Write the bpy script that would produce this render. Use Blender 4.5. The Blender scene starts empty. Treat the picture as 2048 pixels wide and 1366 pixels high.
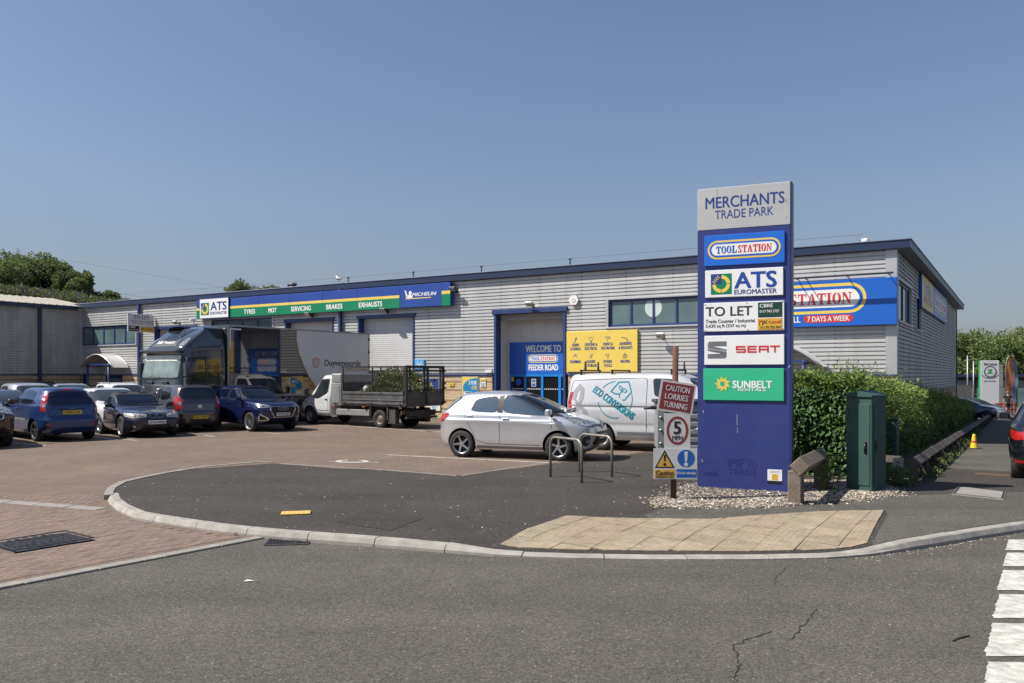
import bpy, bmesh, math, random
from mathutils import Vector, Matrix, noise
from mathutils.bvhtree import BVHTree

R = random.Random(11)
sc = bpy.context.scene
COL = sc.collection
rad = math.radians

# ------------------------------------------------------------------ camera
FPX, HY, CXP, EYE = 1642.0, 749.0, 1024.0, 1.95      # focal length and horizon in photo pixels, eye height in m
cam_d = bpy.data.cameras.new('camera'); cam = bpy.data.objects.new('camera', cam_d); COL.objects.link(cam)
cam.location = (0, 0, EYE); cam.rotation_euler = (rad(90), 0, 0)
cam_d.sensor_fit = 'HORIZONTAL'; cam_d.sensor_width = 36; cam_d.lens = FPX / 2048 * 36
cam_d.shift_y = (HY - 683) / 2048
cam_d.clip_start = .1; cam_d.clip_end = 4000
sc.camera = cam
# ------------------------------------------------------------------ world, sun, exposure
SUN = Vector((-.985 * math.cos(rad(51)), -.17 * math.cos(rad(51)), math.sin(rad(51)))).normalized()
w = bpy.data.worlds.new('World'); sc.world = w; w.use_nodes = True
nt = w.node_tree; nt.nodes.clear()
sky = nt.nodes.new('ShaderNodeTexSky'); sky.sky_type = 'NISHITA'; sky.sun_disc = False
sky.sun_elevation = rad(51); sky.sun_rotation = math.atan2(SUN.x, SUN.y)
sky.air_density = 1.3; sky.dust_density = 1.2; sky.ozone_density = 2.5; sky.altitude = 20
bg = nt.nodes.new('ShaderNodeBackground'); bg.inputs['Strength'].default_value = .06
wo = nt.nodes.new('ShaderNodeOutputWorld')
tint = nt.nodes.new('ShaderNodeMix'); tint.data_type = 'RGBA'; tint.blend_type = 'MULTIPLY'; tint.inputs['Factor'].default_value = 1; tint.inputs['B'].default_value = (1.03, .97, 1.035, 1)
nt.links.new(sky.outputs[0], tint.inputs['A']); tcw = nt.nodes.new('ShaderNodeTexCoord'); sxyz = nt.nodes.new('ShaderNodeSeparateXYZ'); nt.links.new(tcw.outputs['Generated'], sxyz.inputs[0])
hz = nt.nodes.new('ShaderNodeValToRGB'); cr = hz.color_ramp; cr.elements[0].position = .0; cr.elements[0].color = (.64, .74, 1.0, 1); cr.elements[1].position = .34; cr.elements[1].color = (1, 1, 1, 1)
for ps, cl in ((.06, (.69, .77, .97, 1)), (.125, (.81, .83, .9, 1)), (.2, (.94, .95, .97, 1))): el_ = cr.elements.new(ps); el_.color = cl          # summer haze: the low sky is greyer and dimmer all round
nt.links.new(sxyz.outputs['Z'], hz.inputs[0]); hzm = nt.nodes.new('ShaderNodeMix'); hzm.data_type = 'RGBA'; hzm.blend_type = 'MULTIPLY'; hzm.inputs['Factor'].default_value = 1
nt.links.new(tint.outputs['Result'], hzm.inputs['A']); nt.links.new(hz.outputs[0], hzm.inputs['B']); nt.links.new(hzm.outputs['Result'], bg.inputs[0]); nt.links.new(bg.outputs[0], wo.inputs[0])
sl = bpy.data.lights.new('sun', 'SUN'); sl.energy = 4.3; sl.angle = rad(.53); sl.color = (1, .955, .88)
so = bpy.data.objects.new('sun', sl); COL.objects.link(so); so.rotation_euler = SUN.to_track_quat('Z', 'Y').to_euler(); so.location = (-30, -6, 40)
sc.view_settings.view_transform = 'Standard'; sc.view_settings.look = 'None'
sc.view_settings.exposure = 0.75; sc.view_settings.gamma = 1.0; sc.view_settings.use_curve_mapping = False
sc.render.engine = 'CYCLES'
sc.cycles.max_bounces = 6; sc.cycles.transparent_max_bounces = 6

# ------------------------------------------------------------------ helpers: placing
def G(px, py, z=0.0):
    """point of the level plane at height z that the photo shows at this pixel"""
    Y = FPX * (EYE - z) / (py - HY)
    return Vector(((px - CXP) / FPX * Y, Y, z))
BE = Vector((.8504, -.5261)); BV = Vector((.5261, .8504)); BC = Vector((12.44, 26.56)); BANG = math.atan2(BE.y, BE.x)
def Bw(lx, ly, z=0.0):
    p = BC + BE * lx + BV * ly
    return Vector((p.x, p.y, z))
def Bl(x, y):
    d = Vector((x, y)) - BC
    return d.dot(BE), d.dot(BV)
class Plane:
    """a vertical plane through P along unit direction D"""
    def __init__(s, P, D): s.P, s.D = Vector(P), Vector(D).normalized()
    def at(s, px, py=None):
        r = (px - CXP) / FPX
        t = (r * s.P.y - s.P.x) / (s.D.x - r * s.D.y)
        Y = s.P.y + t * s.D.y
        return (t, None if py is None else EYE + (HY - py) / FPX * Y)
def facade(d=0.0): return Plane(BC - BV * d, BE)
def sideplane(d=0.0): return Plane(BC + BE * d, BV)
def smooth(a, b, x):
    t = min(1, max(0, (x - a) / (b - a))); return t * t * (3 - 2 * t)

# ------------------------------------------------------------------ helpers: materials
MATS = {}
def mat(name, col, rough=.6, metal=0.0, var=.12, vscale=3.0, bump=0.0, bscale=40.0, coat=0.0, spec=.5, dirt=None, dscale=1.2, damt=.5, dmap=None):
    if name in MATS: return MATS[name]
    m = bpy.data.materials.new(name); m.use_nodes = True; n = m.node_tree; b = n.nodes['Principled BSDF']
    b.inputs['Roughness'].default_value = rough; b.inputs['Metallic'].default_value = metal
    b.inputs['Coat Weight'].default_value = coat; b.inputs['Coat Roughness'].default_value = .03
    b.inputs['Specular IOR Level'].default_value = spec
    tc = n.nodes.new('ShaderNodeTexCoord')
    nz = n.nodes.new('ShaderNodeTexNoise'); nz.inputs['Scale'].default_value = vscale; nz.inputs['Detail'].default_value = 5
    n.links.new(tc.outputs['Object'], nz.inputs['Vector'])
    ra = n.nodes.new('ShaderNodeMapRange'); ra.inputs['From Min'].default_value = .3; ra.inputs['From Max'].default_value = .7
    ra.inputs['To Min'].default_value = 1 - var; ra.inputs['To Max'].default_value = 1 + var
    n.links.new(nz.outputs['Fac'], ra.inputs['Value'])
    mx = n.nodes.new('ShaderNodeMix'); mx.data_type = 'RGBA'; mx.blend_type = 'MULTIPLY'; mx.inputs['Factor'].default_value = 1
    mx.inputs['A'].default_value = (*col, 1); n.links.new(ra.outputs[0], mx.inputs['B'])
    out = mx.outputs['Result']
    if dirt:
        n2 = n.nodes.new('ShaderNodeTexNoise'); n2.inputs['Scale'].default_value = dscale; n2.inputs['Detail'].default_value = 8; n2.inputs['Roughness'].default_value = .7
        dv = tc.outputs['Object']
        if dmap:
            mp = n.nodes.new('ShaderNodeMapping'); mp.inputs['Scale'].default_value = dmap; n.links.new(dv, mp.inputs['Vector']); dv = mp.outputs[0]
        n.links.new(dv, n2.inputs['Vector'])
        r2 = n.nodes.new('ShaderNodeMapRange'); r2.inputs['From Min'].default_value = .45; r2.inputs['From Max'].default_value = .75; r2.inputs['To Max'].default_value = damt
        n.links.new(n2.outputs['Fac'], r2.inputs['Value'])
        m2 = n.nodes.new('ShaderNodeMix'); m2.data_type = 'RGBA'; n.links.new(r2.outputs[0], m2.inputs['Factor'])
        n.links.new(out, m2.inputs['A']); m2.inputs['B'].default_value = (*dirt, 1); out = m2.outputs['Result']
    n.links.new(out, b.inputs['Base Color'])
    if bump:
        n3 = n.nodes.new('ShaderNodeTexNoise'); n3.inputs['Scale'].default_value = bscale; n3.inputs['Detail'].default_value = 4
        n.links.new(tc.outputs['Object'], n3.inputs['Vector'])
        bp = n.nodes.new('ShaderNodeBump'); bp.inputs['Strength'].default_value = bump; bp.inputs['Distance'].default_value = .02
        n.links.new(n3.outputs['Fac'], bp.inputs['Height']); n.links.new(bp.outputs[0], b.inputs['Normal'])
    MATS[name] = m; return m

def asphalt(name, col, speck, patch=.18, bump=.45, grain=95):
    """tarmac: coarse stone grain, broad worn patches, odd pale chips"""
    m = bpy.data.materials.new(name); m.use_nodes = True; n = m.node_tree; b = n.nodes['Principled BSDF']; L = n.links.new
    b.inputs['Roughness'].default_value = .85; b.inputs['Specular IOR Level'].default_value = .3
    tc = n.nodes.new('ShaderNodeTexCoord')
    def nz(scale, detail=3, ro=.6):
        t = n.nodes.new('ShaderNodeTexNoise'); t.inputs['Scale'].default_value = scale; t.inputs['Detail'].default_value = detail; t.inputs['Roughness'].default_value = ro
        L(tc.outputs['Object'], t.inputs['Vector']); return t
    def mr(src, a, bb, c, d):
        r = n.nodes.new('ShaderNodeMapRange'); r.inputs[1].default_value = a; r.inputs[2].default_value = bb; r.inputs[3].default_value = c; r.inputs[4].default_value = d
        L(src, r.inputs[0]); return r.outputs[0]
    v = n.nodes.new('ShaderNodeTexVoronoi'); v.inputs['Scale'].default_value = grain; L(tc.outputs['Object'], v.inputs['Vector'])
    sep = n.nodes.new('ShaderNodeSeparateColor'); L(v.outputs['Color'], sep.inputs[0])
    g1 = mr(sep.outputs[0], 0, 1, .5, 1.5)
    g2 = mr(nz(30, 5, .75).outputs['Fac'], .3, .7, .72, 1.28)
    g3 = mr(nz(.55, 6, .65).outputs['Fac'], .3, .7, 1 - patch, 1 + patch)
    g4 = mr(nz(4.5, 5, .7).outputs['Fac'], .3, .7, .9, 1.1)
    def mul(a, c):
        q = n.nodes.new('ShaderNodeMath'); q.operation = 'MULTIPLY'; L(a, q.inputs[0]); L(c, q.inputs[1]); return q.outputs[0]
    mp = n.nodes.new('ShaderNodeMapping'); mp.inputs['Rotation'].default_value = (0, 0, .5); mp.inputs['Scale'].default_value = (.12, .9, 1); L(tc.outputs['Object'], mp.inputs['Vector'])
    tw = nz(1.0, 6, .6); L(mp.outputs[0], tw.inputs['Vector'])                       # tyre-polished tracks
    f = mul(mul(mul(g1, g2), mul(g3, g4)), mr(tw.outputs['Fac'], .32, .68, .84, 1.14))
    mx = n.nodes.new('ShaderNodeMix'); mx.data_type = 'RGBA'; mx.blend_type = 'MULTIPLY'; mx.inputs['Factor'].default_value = 1
    mx.inputs['A'].default_value = (*col, 1); L(f, mx.inputs['B'])
    sp = mr(sep.outputs[1], .993, .996, 0, .55)
    m2 = n.nodes.new('ShaderNodeMix'); m2.data_type = 'RGBA'; L(sp, m2.inputs['Factor']); L(mx.outputs['Result'], m2.inputs['A']); m2.inputs['B'].default_value = (*speck, 1)
    L(m2.outputs['Result'], b.inputs['Base Color'])
    bp = n.nodes.new('ShaderNodeBump'); bp.inputs['Strength'].default_value = bump; bp.inputs['Distance'].default_value = .012
    hs = n.nodes.new('ShaderNodeMath'); hs.operation = 'ADD'; L(v.outputs['Distance'], hs.inputs[0]); L(g2, hs.inputs[1])
    L(hs.outputs[0], bp.inputs['Height']); L(bp.outputs[0], b.inputs['Normal'])
    MATS[name] = m; return m

def paving(name, cols, ang, mortar, bump=.4):
    """small paving blocks too far to build one by one"""
    m = bpy.data.materials.new(name); m.use_nodes = True; n = m.node_tree; b = n.nodes['Principled BSDF']; L = n.links.new
    b.inputs['Roughness'].default_value = .85; b.inputs['Specular IOR Level'].default_value = .3
    tc = n.nodes.new('ShaderNodeTexCoord'); mp = n.nodes.new('ShaderNodeMapping'); mp.inputs['Rotation'].default_value = (0, 0, -ang); L(tc.outputs['Object'], mp.inputs['Vector'])
    br = n.nodes.new('ShaderNodeTexBrick'); br.inputs['Scale'].default_value = 1; br.inputs['Brick Width'].default_value = .2; br.inputs['Row Height'].default_value = .1
    br.inputs['Mortar Size'].default_value = .004; br.inputs['Color1'].default_value = (*cols[0], 1); br.inputs['Color2'].default_value = (*cols[1], 1); br.inputs['Mortar'].default_value = (*mortar, 1)
    L(mp.outputs[0], br.inputs['Vector'])
    def nz(scale, lo, hi, d=6):
        t = n.nodes.new('ShaderNodeTexNoise'); t.inputs['Scale'].default_value = scale; t.inputs['Detail'].default_value = d; t.inputs['Roughness'].default_value = .7
        L(tc.outputs['Object'], t.inputs['Vector'])
        r = n.nodes.new('ShaderNodeMapRange'); r.inputs[1].default_value = .3; r.inputs[2].default_value = .7; r.inputs[3].default_value = lo; r.inputs[4].default_value = hi; L(t.outputs['Fac'], r.inputs[0]); return r.outputs[0]
    q = n.nodes.new('ShaderNodeMath'); q.operation = 'MULTIPLY'; L(nz(.5, .8, 1.15), q.inputs[0]); L(nz(60, .7, 1.3, 3), q.inputs[1])
    mx = n.nodes.new('ShaderNodeMix'); mx.data_type = 'RGBA'; mx.blend_type = 'MULTIPLY'; mx.inputs['Factor'].default_value = 1; L(br.outputs['Color'], mx.inputs['A']); L(q.outputs[0], mx.inputs['B'])
    L(mx.outputs['Result'], b.inputs['Base Color'])
    bp = n.nodes.new('ShaderNodeBump'); bp.inputs['Strength'].default_value = bump; bp.inputs['Distance'].default_value = .006; bp.invert = True
    L(br.outputs['Fac'], bp.inputs['Height']); L(bp.outputs[0], b.inputs['Normal'])
    MATS[name] = m; return m

def paint(name, col, rough=.28, metal=.35, coat=1.0, dirt=None):
    return mat(name, col, rough, metal, var=.05, vscale=2, coat=coat, dirt=dirt, dscale=2.0, damt=.45)

def leafmat(name, col, col2, trans=.25, rough=.5, vscale=2.2):
    m = bpy.data.materials.new(name); m.use_nodes = True; n = m.node_tree; L = n.links.new; b = n.nodes['Principled BSDF']
    b.inputs['Roughness'].default_value = rough; b.inputs['Specular IOR Level'].default_value = .4
    geo = n.nodes.new('ShaderNodeNewGeometry')
    tc = n.nodes.new('ShaderNodeTexCoord'); nz = n.nodes.new('ShaderNodeTexNoise'); nz.inputs['Scale'].default_value = vscale; nz.inputs['Detail'].default_value = 3; L(tc.outputs['Object'], nz.inputs['Vector'])
    ad = n.nodes.new('ShaderNodeMath'); ad.operation = 'ADD'; L(geo.outputs['Random Per Island'], ad.inputs[0]); L(nz.outputs['Fac'], ad.inputs[1])
    r = n.nodes.new('ShaderNodeMapRange'); r.inputs[1].default_value = .3; r.inputs[2].default_value = 1.5; L(ad.outputs[0], r.inputs[0])
    mx = n.nodes.new('ShaderNodeMix'); mx.data_type = 'RGBA'; L(r.outputs[0], mx.inputs['Factor']); mx.inputs['A'].default_value = (*col, 1); mx.inputs['B'].default_value = (*col2, 1)
    L(mx.outputs['Result'], b.inputs['Base Color'])
    tr = n.nodes.new('ShaderNodeBsdfTranslucent'); L(mx.outputs['Result'], tr.inputs[0])
    ms = n.nodes.new('ShaderNodeMixShader'); ms.inputs[0].default_value = trans; L(b.outputs[0], ms.inputs[1]); L(tr.outputs[0], ms.inputs[2])
    L(ms.outputs[0], n.nodes['Material Output'].inputs[0])
    MATS[name] = m; return m

# ------------------------------------------------------------------ helpers: objects
def tag(o, label=None, cat=None, group=None, kind=None):
    if label: o['label'] = label
    if cat: o['category'] = cat
    if group: o['group'] = group
    if kind: o['kind'] = kind
    return o
def empty(name, loc=(0, 0, 0), rz=0.0, label=None, cat=None, group=None, parent=None, kind=None, scale=1.0):
    o = bpy.data.objects.new(name, None); COL.objects.link(o); o.location = loc; o.rotation_euler = (0, 0, rz); o.scale = (scale,) * 3
    o.empty_display_size = .2
    if parent: o.parent = parent
    return tag(o, label, cat, group, kind)
def link(name, me, parent=None, loc=(0, 0, 0), rot=(0, 0, 0)):
    o = bpy.data.objects.new(name, me); COL.objects.link(o); o.location = loc; o.rotation_euler = rot
    if parent: o.parent = parent
    return o
class MB:
    """collects shapes for one mesh"""
    def __init__(s): s.v, s.f, s.m, s.s = [], [], [], []
    def add(s, vs, fs, mi=0, sm=False, M=None):
        o = len(s.v)
        s.v += [tuple(M @ Vector(p)) for p in vs] if M else [tuple(p) for p in vs]
        for f in fs: s.f.append([i + o for i in f]); s.m.append(mi); s.s.append(sm)
        return s
    def box(s, x0, x1, y0, y1, z0, z1, mi=0, M=None, b=0.0):
        if b <= 0:
            vs = [(x, y, z) for z in (z0, z1) for y in (y0, y1) for x in (x0, x1)]
            return s.add(vs, [(0, 2, 3, 1), (4, 5, 7, 6), (0, 1, 5, 4), (2, 6, 7, 3), (0, 4, 6, 2), (1, 3, 7, 5)], mi, False, M)
        b = min(b, (x1 - x0) * .45, (y1 - y0) * .45, (z1 - z0) * .45)
        lo, hi = (x0, y0, z0), (x1, y1, z1); vs = []; idx = {}
        for sx in (0, 1):
            for sy in (0, 1):
                for sz in (0, 1):
                    c = [(lo, hi)[k][i] for i, k in enumerate((sx, sy, sz))]
                    for ax in range(3):
                        p = [c[i] + (b if (sx, sy, sz)[i] == 0 else -b) * (i != ax) for i in range(3)]
                        idx[sx, sy, sz, ax] = len(vs); vs.append(p)
        fs = []
        for ax in range(3):
            a1, a2 = (ax + 1) % 3, (ax + 2) % 3
            for side in (0, 1):
                def k(u, v_):
                    t = [0, 0, 0]; t[ax] = side; t[a1] = u; t[a2] = v_; return idx[(*t, ax)]
                q = [k(0, 0), k(1, 0), k(1, 1), k(0, 1)]
                fs.append(q if side else q[::-1])
            for u in (0, 1):
                for v_ in (0, 1):
                    def kk(x, axx):
                        t = [0, 0, 0]; t[ax] = x; t[a1] = u; t[a2] = v_; return idx[(*t, axx)]
                    q = [kk(0, a1), kk(1, a1), kk(1, a2), kk(0, a2)]
                    fs.append(q[::-1] if u == v_ else q)
        for sx in (0, 1):
            for sy in (0, 1):
                for sz in (0, 1):
                    q = [idx[sx, sy, sz, a] for a in range(3)]
                    fs.append(q if (sx + sy + sz) % 2 else q[::-1])
        return s.add(vs, fs, mi, False, M)
    def prism(s, poly, z0, z1, mi=0, M=None, sm=False):
        """poly: list of (x, y), counter-clockwise, extruded in z"""
        n = len(poly); vs = [(x, y, z0) for x, y in poly] + [(x, y, z1) for x, y in poly]
        fs = [tuple(range(n - 1, -1, -1)), tuple(range(n, 2 * n))]
        s.add(vs, fs, mi, False, M)
        o = len(s.v) - 2 * n
        for i in range(n):
            j = (i + 1) % n; s.f.append([o + i, o + j, o + n + j, o + n + i]); s.m.append(mi); s.s.append(sm)
        return s
    def tube(s, pts, r, n=8, mi=0, sm=True, M=None, caps=True):
        pts = [Vector(p) for p in pts]; rs = r if isinstance(r, (list, tuple)) else [r] * len(pts); vs = []; fs = []; up = None
        for i, p in enumerate(pts):
            d = (pts[min(i + 1, len(pts) - 1)] - pts[max(i - 1, 0)]).normalized()
            if up is None: up = Vector((0, 0, 1)) if abs(d.z) < .9 else Vector((1, 0, 0))
            a = d.cross(up).normalized(); up = a.cross(d).normalized()
            vs += [p + (a * math.cos(2 * math.pi * k / n) + up * math.sin(2 * math.pi * k / n)) * rs[i] for k in range(n)]
        for i in range(len(pts) - 1):
            for k in range(n):
                fs.append((i * n + k, i * n + (k + 1) % n, (i + 1) * n + (k + 1) % n, (i + 1) * n + k))
        s.add(vs, fs, mi, sm, M)
        if caps:
            o = len(s.v) - len(vs)
            for f in (list(range(n))[::-1], [(len(pts) - 1) * n + k for k in range(n)]):
                s.f.append([o + i for i in f]); s.m.append(mi); s.s.append(False)
        return s
    def lathe(s, prof, n=24, mi=0, sm=True, M=None):
        """prof: list of (r, z) turned about z"""
        vs = [(r * math.cos(2 * math.pi * k / n), r * math.sin(2 * math.pi * k / n), z) for r, z in prof for k in range(n)]
        fs = [(i * n + k, i * n + (k + 1) % n, (i + 1) * n + (k + 1) % n, (i + 1) * n + k) for i in range(len(prof) - 1) for k in range(n)]
        return s.add(vs, fs, mi, sm, M)
    def mesh(s, name, mats):
        me = bpy.data.meshes.new(name); me.from_pydata(s.v, [], s.f)
        for m in (mats if isinstance(mats, (list, tuple)) else [mats]): me.materials.append(m)
        me.polygons.foreach_set('material_index', s.m); me.polygons.foreach_set('use_smooth', s.s); me.update()
        return me
    def build(s, name, mats, parent=None, loc=(0, 0, 0), rot=(0, 0, 0)):
        return link(name, s.mesh(name, mats), parent, loc, rot)
def box(name, m, parent, x0, x1, y0, y1, z0, z1, b=0.0): return MB().box(x0, x1, y0, y1, z0, z1, b=b).build(name, m, parent)
XZ = Matrix(((1, 0, 0, 0), (0, 0, -1, 0), (0, 1, 0, 0), (0, 0, 0, 1)))   # drawing plane (u, v) -> (x, z), thickness towards -y
def flat(name, m, parent, polys, y=0.0, t=.003, M=None):
    """thin prints or plates on the plane y = const: polygons of (x, z), front face at y - t"""
    b = MB()
    for p in polys: b.prism(p, -y, -y + t, M=M)
    b.v = [tuple(XZ @ Vector(q)) for q in b.v]
    return b.build(name, m, parent)
def rect(x0, x1, z0, z1): return [(x0, z0), (x1, z0), (x1, z1), (x0, z1)]
def circ(cx, cz, r, n=28, rz=None, a0=0.0, a1=360.0):
    return [(cx + r * math.cos(rad(a0 + (a1 - a0) * k / n)), cz + (rz or r) * math.sin(rad(a0 + (a1 - a0) * k / n))) for k in range(n + (a1 - a0 < 359))]
def arcband(cx, cz, r0, r1, a0, a1, n=14):
    return [(cx + r1 * math.cos(rad(a0 + (a1 - a0) * k / n)), cz + r1 * math.sin(rad(a0 + (a1 - a0) * k / n))) for k in range(n + 1)] + \
           [(cx + r0 * math.cos(rad(a1 - (a1 - a0) * k / n)), cz + r0 * math.sin(rad(a1 - (a1 - a0) * k / n))) for k in range(n + 1)]
def stroke(pts, wd, closed=False):
    """quads along a polyline, mitred; returns polygons"""
    P = [Vector(p) for p in pts]; n = len(P); L_, R_ = [], []
    for i in range(n):
        a = P[i] - P[i - 1] if (i or closed) else P[1] - P[0]
        b = P[(i + 1) % n] - P[i] if (i < n - 1 or closed) else P[i] - P[i - 1]
        a.normalize(); b.normalize(); na = Vector((-a.y, a.x)); nb = Vector((-b.y, b.x)); m_ = (na + nb)
        m_ = na if m_.length < .2 else m_.normalized(); k = wd / 2 / max(.5, m_.dot(na))
        L_.append(P[i] + m_ * k); R_.append(P[i] - m_ * k)
    out = []
    for i in range(n if closed else n - 1):
        j = (i + 1) % n
        out.append([tuple(R_[i]), tuple(R_[j]), tuple(L_[j]), tuple(L_[i])])
    return out
def pill(cx, cz, w_, h, n=10):
    r = h / 2; a = w_ / 2 - r
    return [(cx + a + r * math.cos(rad(-90 + 180 * k / n)), cz + r * math.sin(rad(-90 + 180 * k / n))) for k in range(n + 1)] + \
           [(cx - a + r * math.cos(rad(90 + 180 * k / n)), cz + r * math.sin(rad(90 + 180 * k / n))) for k in range(n + 1)]

# ------------------------------------------------------------------ helpers: lettering
TX = {}
def textmesh(s, space=1.0):
    k = (s, space)
    if k not in TX:
        c = bpy.data.curves.new('lettering', 'FONT'); c.body = s; c.extrude = .01; c.resolution_u = 3; c.space_character = space
        o = bpy.data.objects.new('lettering', c); COL.objects.link(o); dg = bpy.context.evaluated_depsgraph_get()
        me = bpy.data.meshes.new_from_object(o.evaluated_get(dg)); bpy.data.objects.remove(o); bpy.data.curves.remove(c)
        vs = [v.co.copy() for v in me.vertices]; fs = [tuple(p.vertices) for p in me.polygons]; bpy.data.meshes.remove(me)
        x0, x1 = min(v.x for v in vs), max(v.x for v in vs); y0, y1 = min(v.y for v in vs), max(v.y for v in vs)
        TX[k] = ([((v.x - x0) / (x1 - x0) - .5, (v.y - y0) / (y1 - y0) - .5, 0 if v.z < 0 else 1) for v in vs], fs, (x1 - x0) / (y1 - y0))
    return TX[k]
def text(s, m, parent, cx, y, cz, wd=None, h=None, bold=.012, shear=0.0, rot=0.0, t=.003, M=None, space=1.0, name='lettering', wrap=None):
    """lettering fitted to a box wd x h centred on (cx, cz), standing t proud of the plane y (facing -y)"""
    vs, fs, asp = textmesh(s, space)
    if wd is None: wd = h * asp
    if h is None: h = wd / asp
    c, sn = math.cos(rad(rot)), math.sin(rad(rot)); mb = MB()
    k = min(bold * 1.15, .04) * h; tiers = ((0, 0),) if bold < .008 else ((-k, -k * .5), (k, -k * .5), (-k, k * .5), (k, k * .5))   # heavier strokes: the outline shifted, each a hair proud of the last
    if bold >= .008: wd -= 2 * k; h -= k
    for i, (dx, dz) in enumerate(tiers):
        out = []
        for u, v, d in vs:
            a, b_ = u * wd + shear * v * h + dx, v * h + dz
            p = Vector((cx + a * c - b_ * sn, y - d * (t + i * .0002), cz + a * sn + b_ * c))
            if wrap: p = wrap(p)
            out.append(M @ p if M else p)
        mb.add(out, fs)
    return mb.build(name, m, parent)
# ================================================================== materials
M_ROAD = asphalt('road_tarmac', (.088, .0795, .067), (.4, .37, .32), .14)
M_PAVE = asphalt('footway_tarmac', (.0465, .0405, .0345), (.45, .42, .37), .17)
M_FOOT = asphalt('worn_footway', (.087, .081, .069), (.36, .34, .3), .14)
PANG = math.atan2(2.47, 1.92)
M_PAVING = paving('block_paving', ((.172, .125, .094), (.138, .102, .078)), PANG, (.08, .065, .055))
M_CONC = mat('kerb_concrete', (.3, .28, .25), .85, var=.18, vscale=6, bump=.3, bscale=60, dirt=(.16, .145, .12), dscale=2.5, damt=.6)
M_CONC2 = mat('edging_concrete', (.24, .225, .2), .85, var=.2, vscale=5, bump=.3, bscale=60, dirt=(.13, .12, .105), dscale=2.0)
M_WHITE = mat('road_paint', (.5, .49, .44), .7, var=.16, vscale=14, bump=.4, bscale=90, dirt=(.16, .15, .13), dscale=9, damt=.85)
M_SOIL = mat('soil', (.07, .055, .04), .95, var=.3, vscale=4, bump=.6, bscale=20)
M_IRON = mat('cast_iron', (.05, .05, .054), .55, .6, var=.3, vscale=8, bump=.3, dirt=(.08, .065, .05), dscale=5)
M_DARK = mat('void_shade', (.012, .012, .013), .8)
M_GALV = mat('galvanised_steel', (.36, .36, .33), .45, .75, var=.12, vscale=6, dirt=(.22, .2, .16), dscale=5, damt=.4)

# ================================================================== ground shapes
def gz(x, y):
    """the road beside the building falls away to the back"""
    lx, ly = Bl(x, y)
    return -.0225 * min(70, max(0, ly + 12.5)) * smooth(-2.5, 1.0, lx)
KERB_PX = [(219, 987), (222, 998), (239, 1011), (273, 1025.5), (323, 1034), (376, 1042), (425, 1049.5), (478, 1055.5), (552, 1062.5), (615, 1067), (699, 1073), (800, 1080.5), (900, 1088),
           (985, 1094), (1070, 1097), (1150, 1099.5), (1300, 1101.5), (1500, 1102), (1650, 1099), (1740, 1093), (1800, 1085), (1860, 1077), (1960, 1060), (2048, 1047)]
KERB = [G(*p).to_2d() for p in KERB_PX] + [Bw(3.85, -15).to_2d(), Bw(4.15, -13.5).to_2d(), Bw(4.3, -12).to_2d(), Bw(4.35, -9).to_2d()]
def segdist(p, a, b):
    d = b - a; t = min(1, max(0, (p - a).dot(d) / d.length_squared)); return (p - (a + d * t)).length
def kdist(p): return min(segdist(p, KERB[i], KERB[i + 1]) for i in range(len(KERB) - 1))
def drop(x): return smooth(-1.1, .1, x) * (1 - smooth(3.6, 4.9, x))
def pz(x, y):
    """footway surface: dips to the road at the crossing"""
    z = gz(x, y)
    dw = drop(x)
    if y < 13 and dw > 0: z -= .07 * dw * (1 - smooth(0, 1.25, kdist(Vector((x, y)))))
    return z
def gridpoly(name, poly, step, zf, m, parent=None, kind='structure'):
    bm = bmesh.new(); f = bm.faces.new([bm.verts.new((p[0], p[1], 0)) for p in poly])
    if f.normal.z < 0 or sum(poly[i][0] * poly[(i + 1) % len(poly)][1] - poly[(i + 1) % len(poly)][0] * poly[i][1] for i in range(len(poly))) < 0: f.normal_flip()
    bmesh.ops.triangulate(bm, faces=bm.faces[:])
    for ax in (0, 1):
        a, b = min(p[ax] for p in poly), max(p[ax] for p in poly); k = a + step
        while k < b:
            co = Vector((0, 0, 0)); co[ax] = k; no = Vector((0, 0, 0)); no[ax] = 1
            bmesh.ops.bisect_plane(bm, geom=bm.verts[:] + bm.edges[:] + bm.faces[:], plane_co=co, plane_no=no, dist=1e-5); k += step
    for v_ in bm.verts: v_.co.z = zf(v_.co.x, v_.co.y)
    bm.normal_update()
    for f in bm.faces:
        if f.normal.z < 0: f.normal_flip()
    me = bpy.data.meshes.new(name); bm.to_mesh(me); bm.free(); me.materials.append(m)
    for p in me.polygons: p.use_smooth = True
    o = link(name, me, parent)
    if kind: o['kind'] = kind
    return o

# the wide base sheet, then the road on it
b = MB(); b.add([(-900, -200, -2.6), (900, -200, -2.6), (900, 1500, -2.6), (-900, 1500, -2.6)], [(0, 1, 2, 3)]); tag(b.build('ground', M_SOIL), kind='structure')
def zroad(x, y): return -.1 + gz(x, y)
o = gridpoly('road', [(-70, -25), (90, -25), (90, 130), (-70, 130)], 2.5, zroad, M_ROAD)
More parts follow.
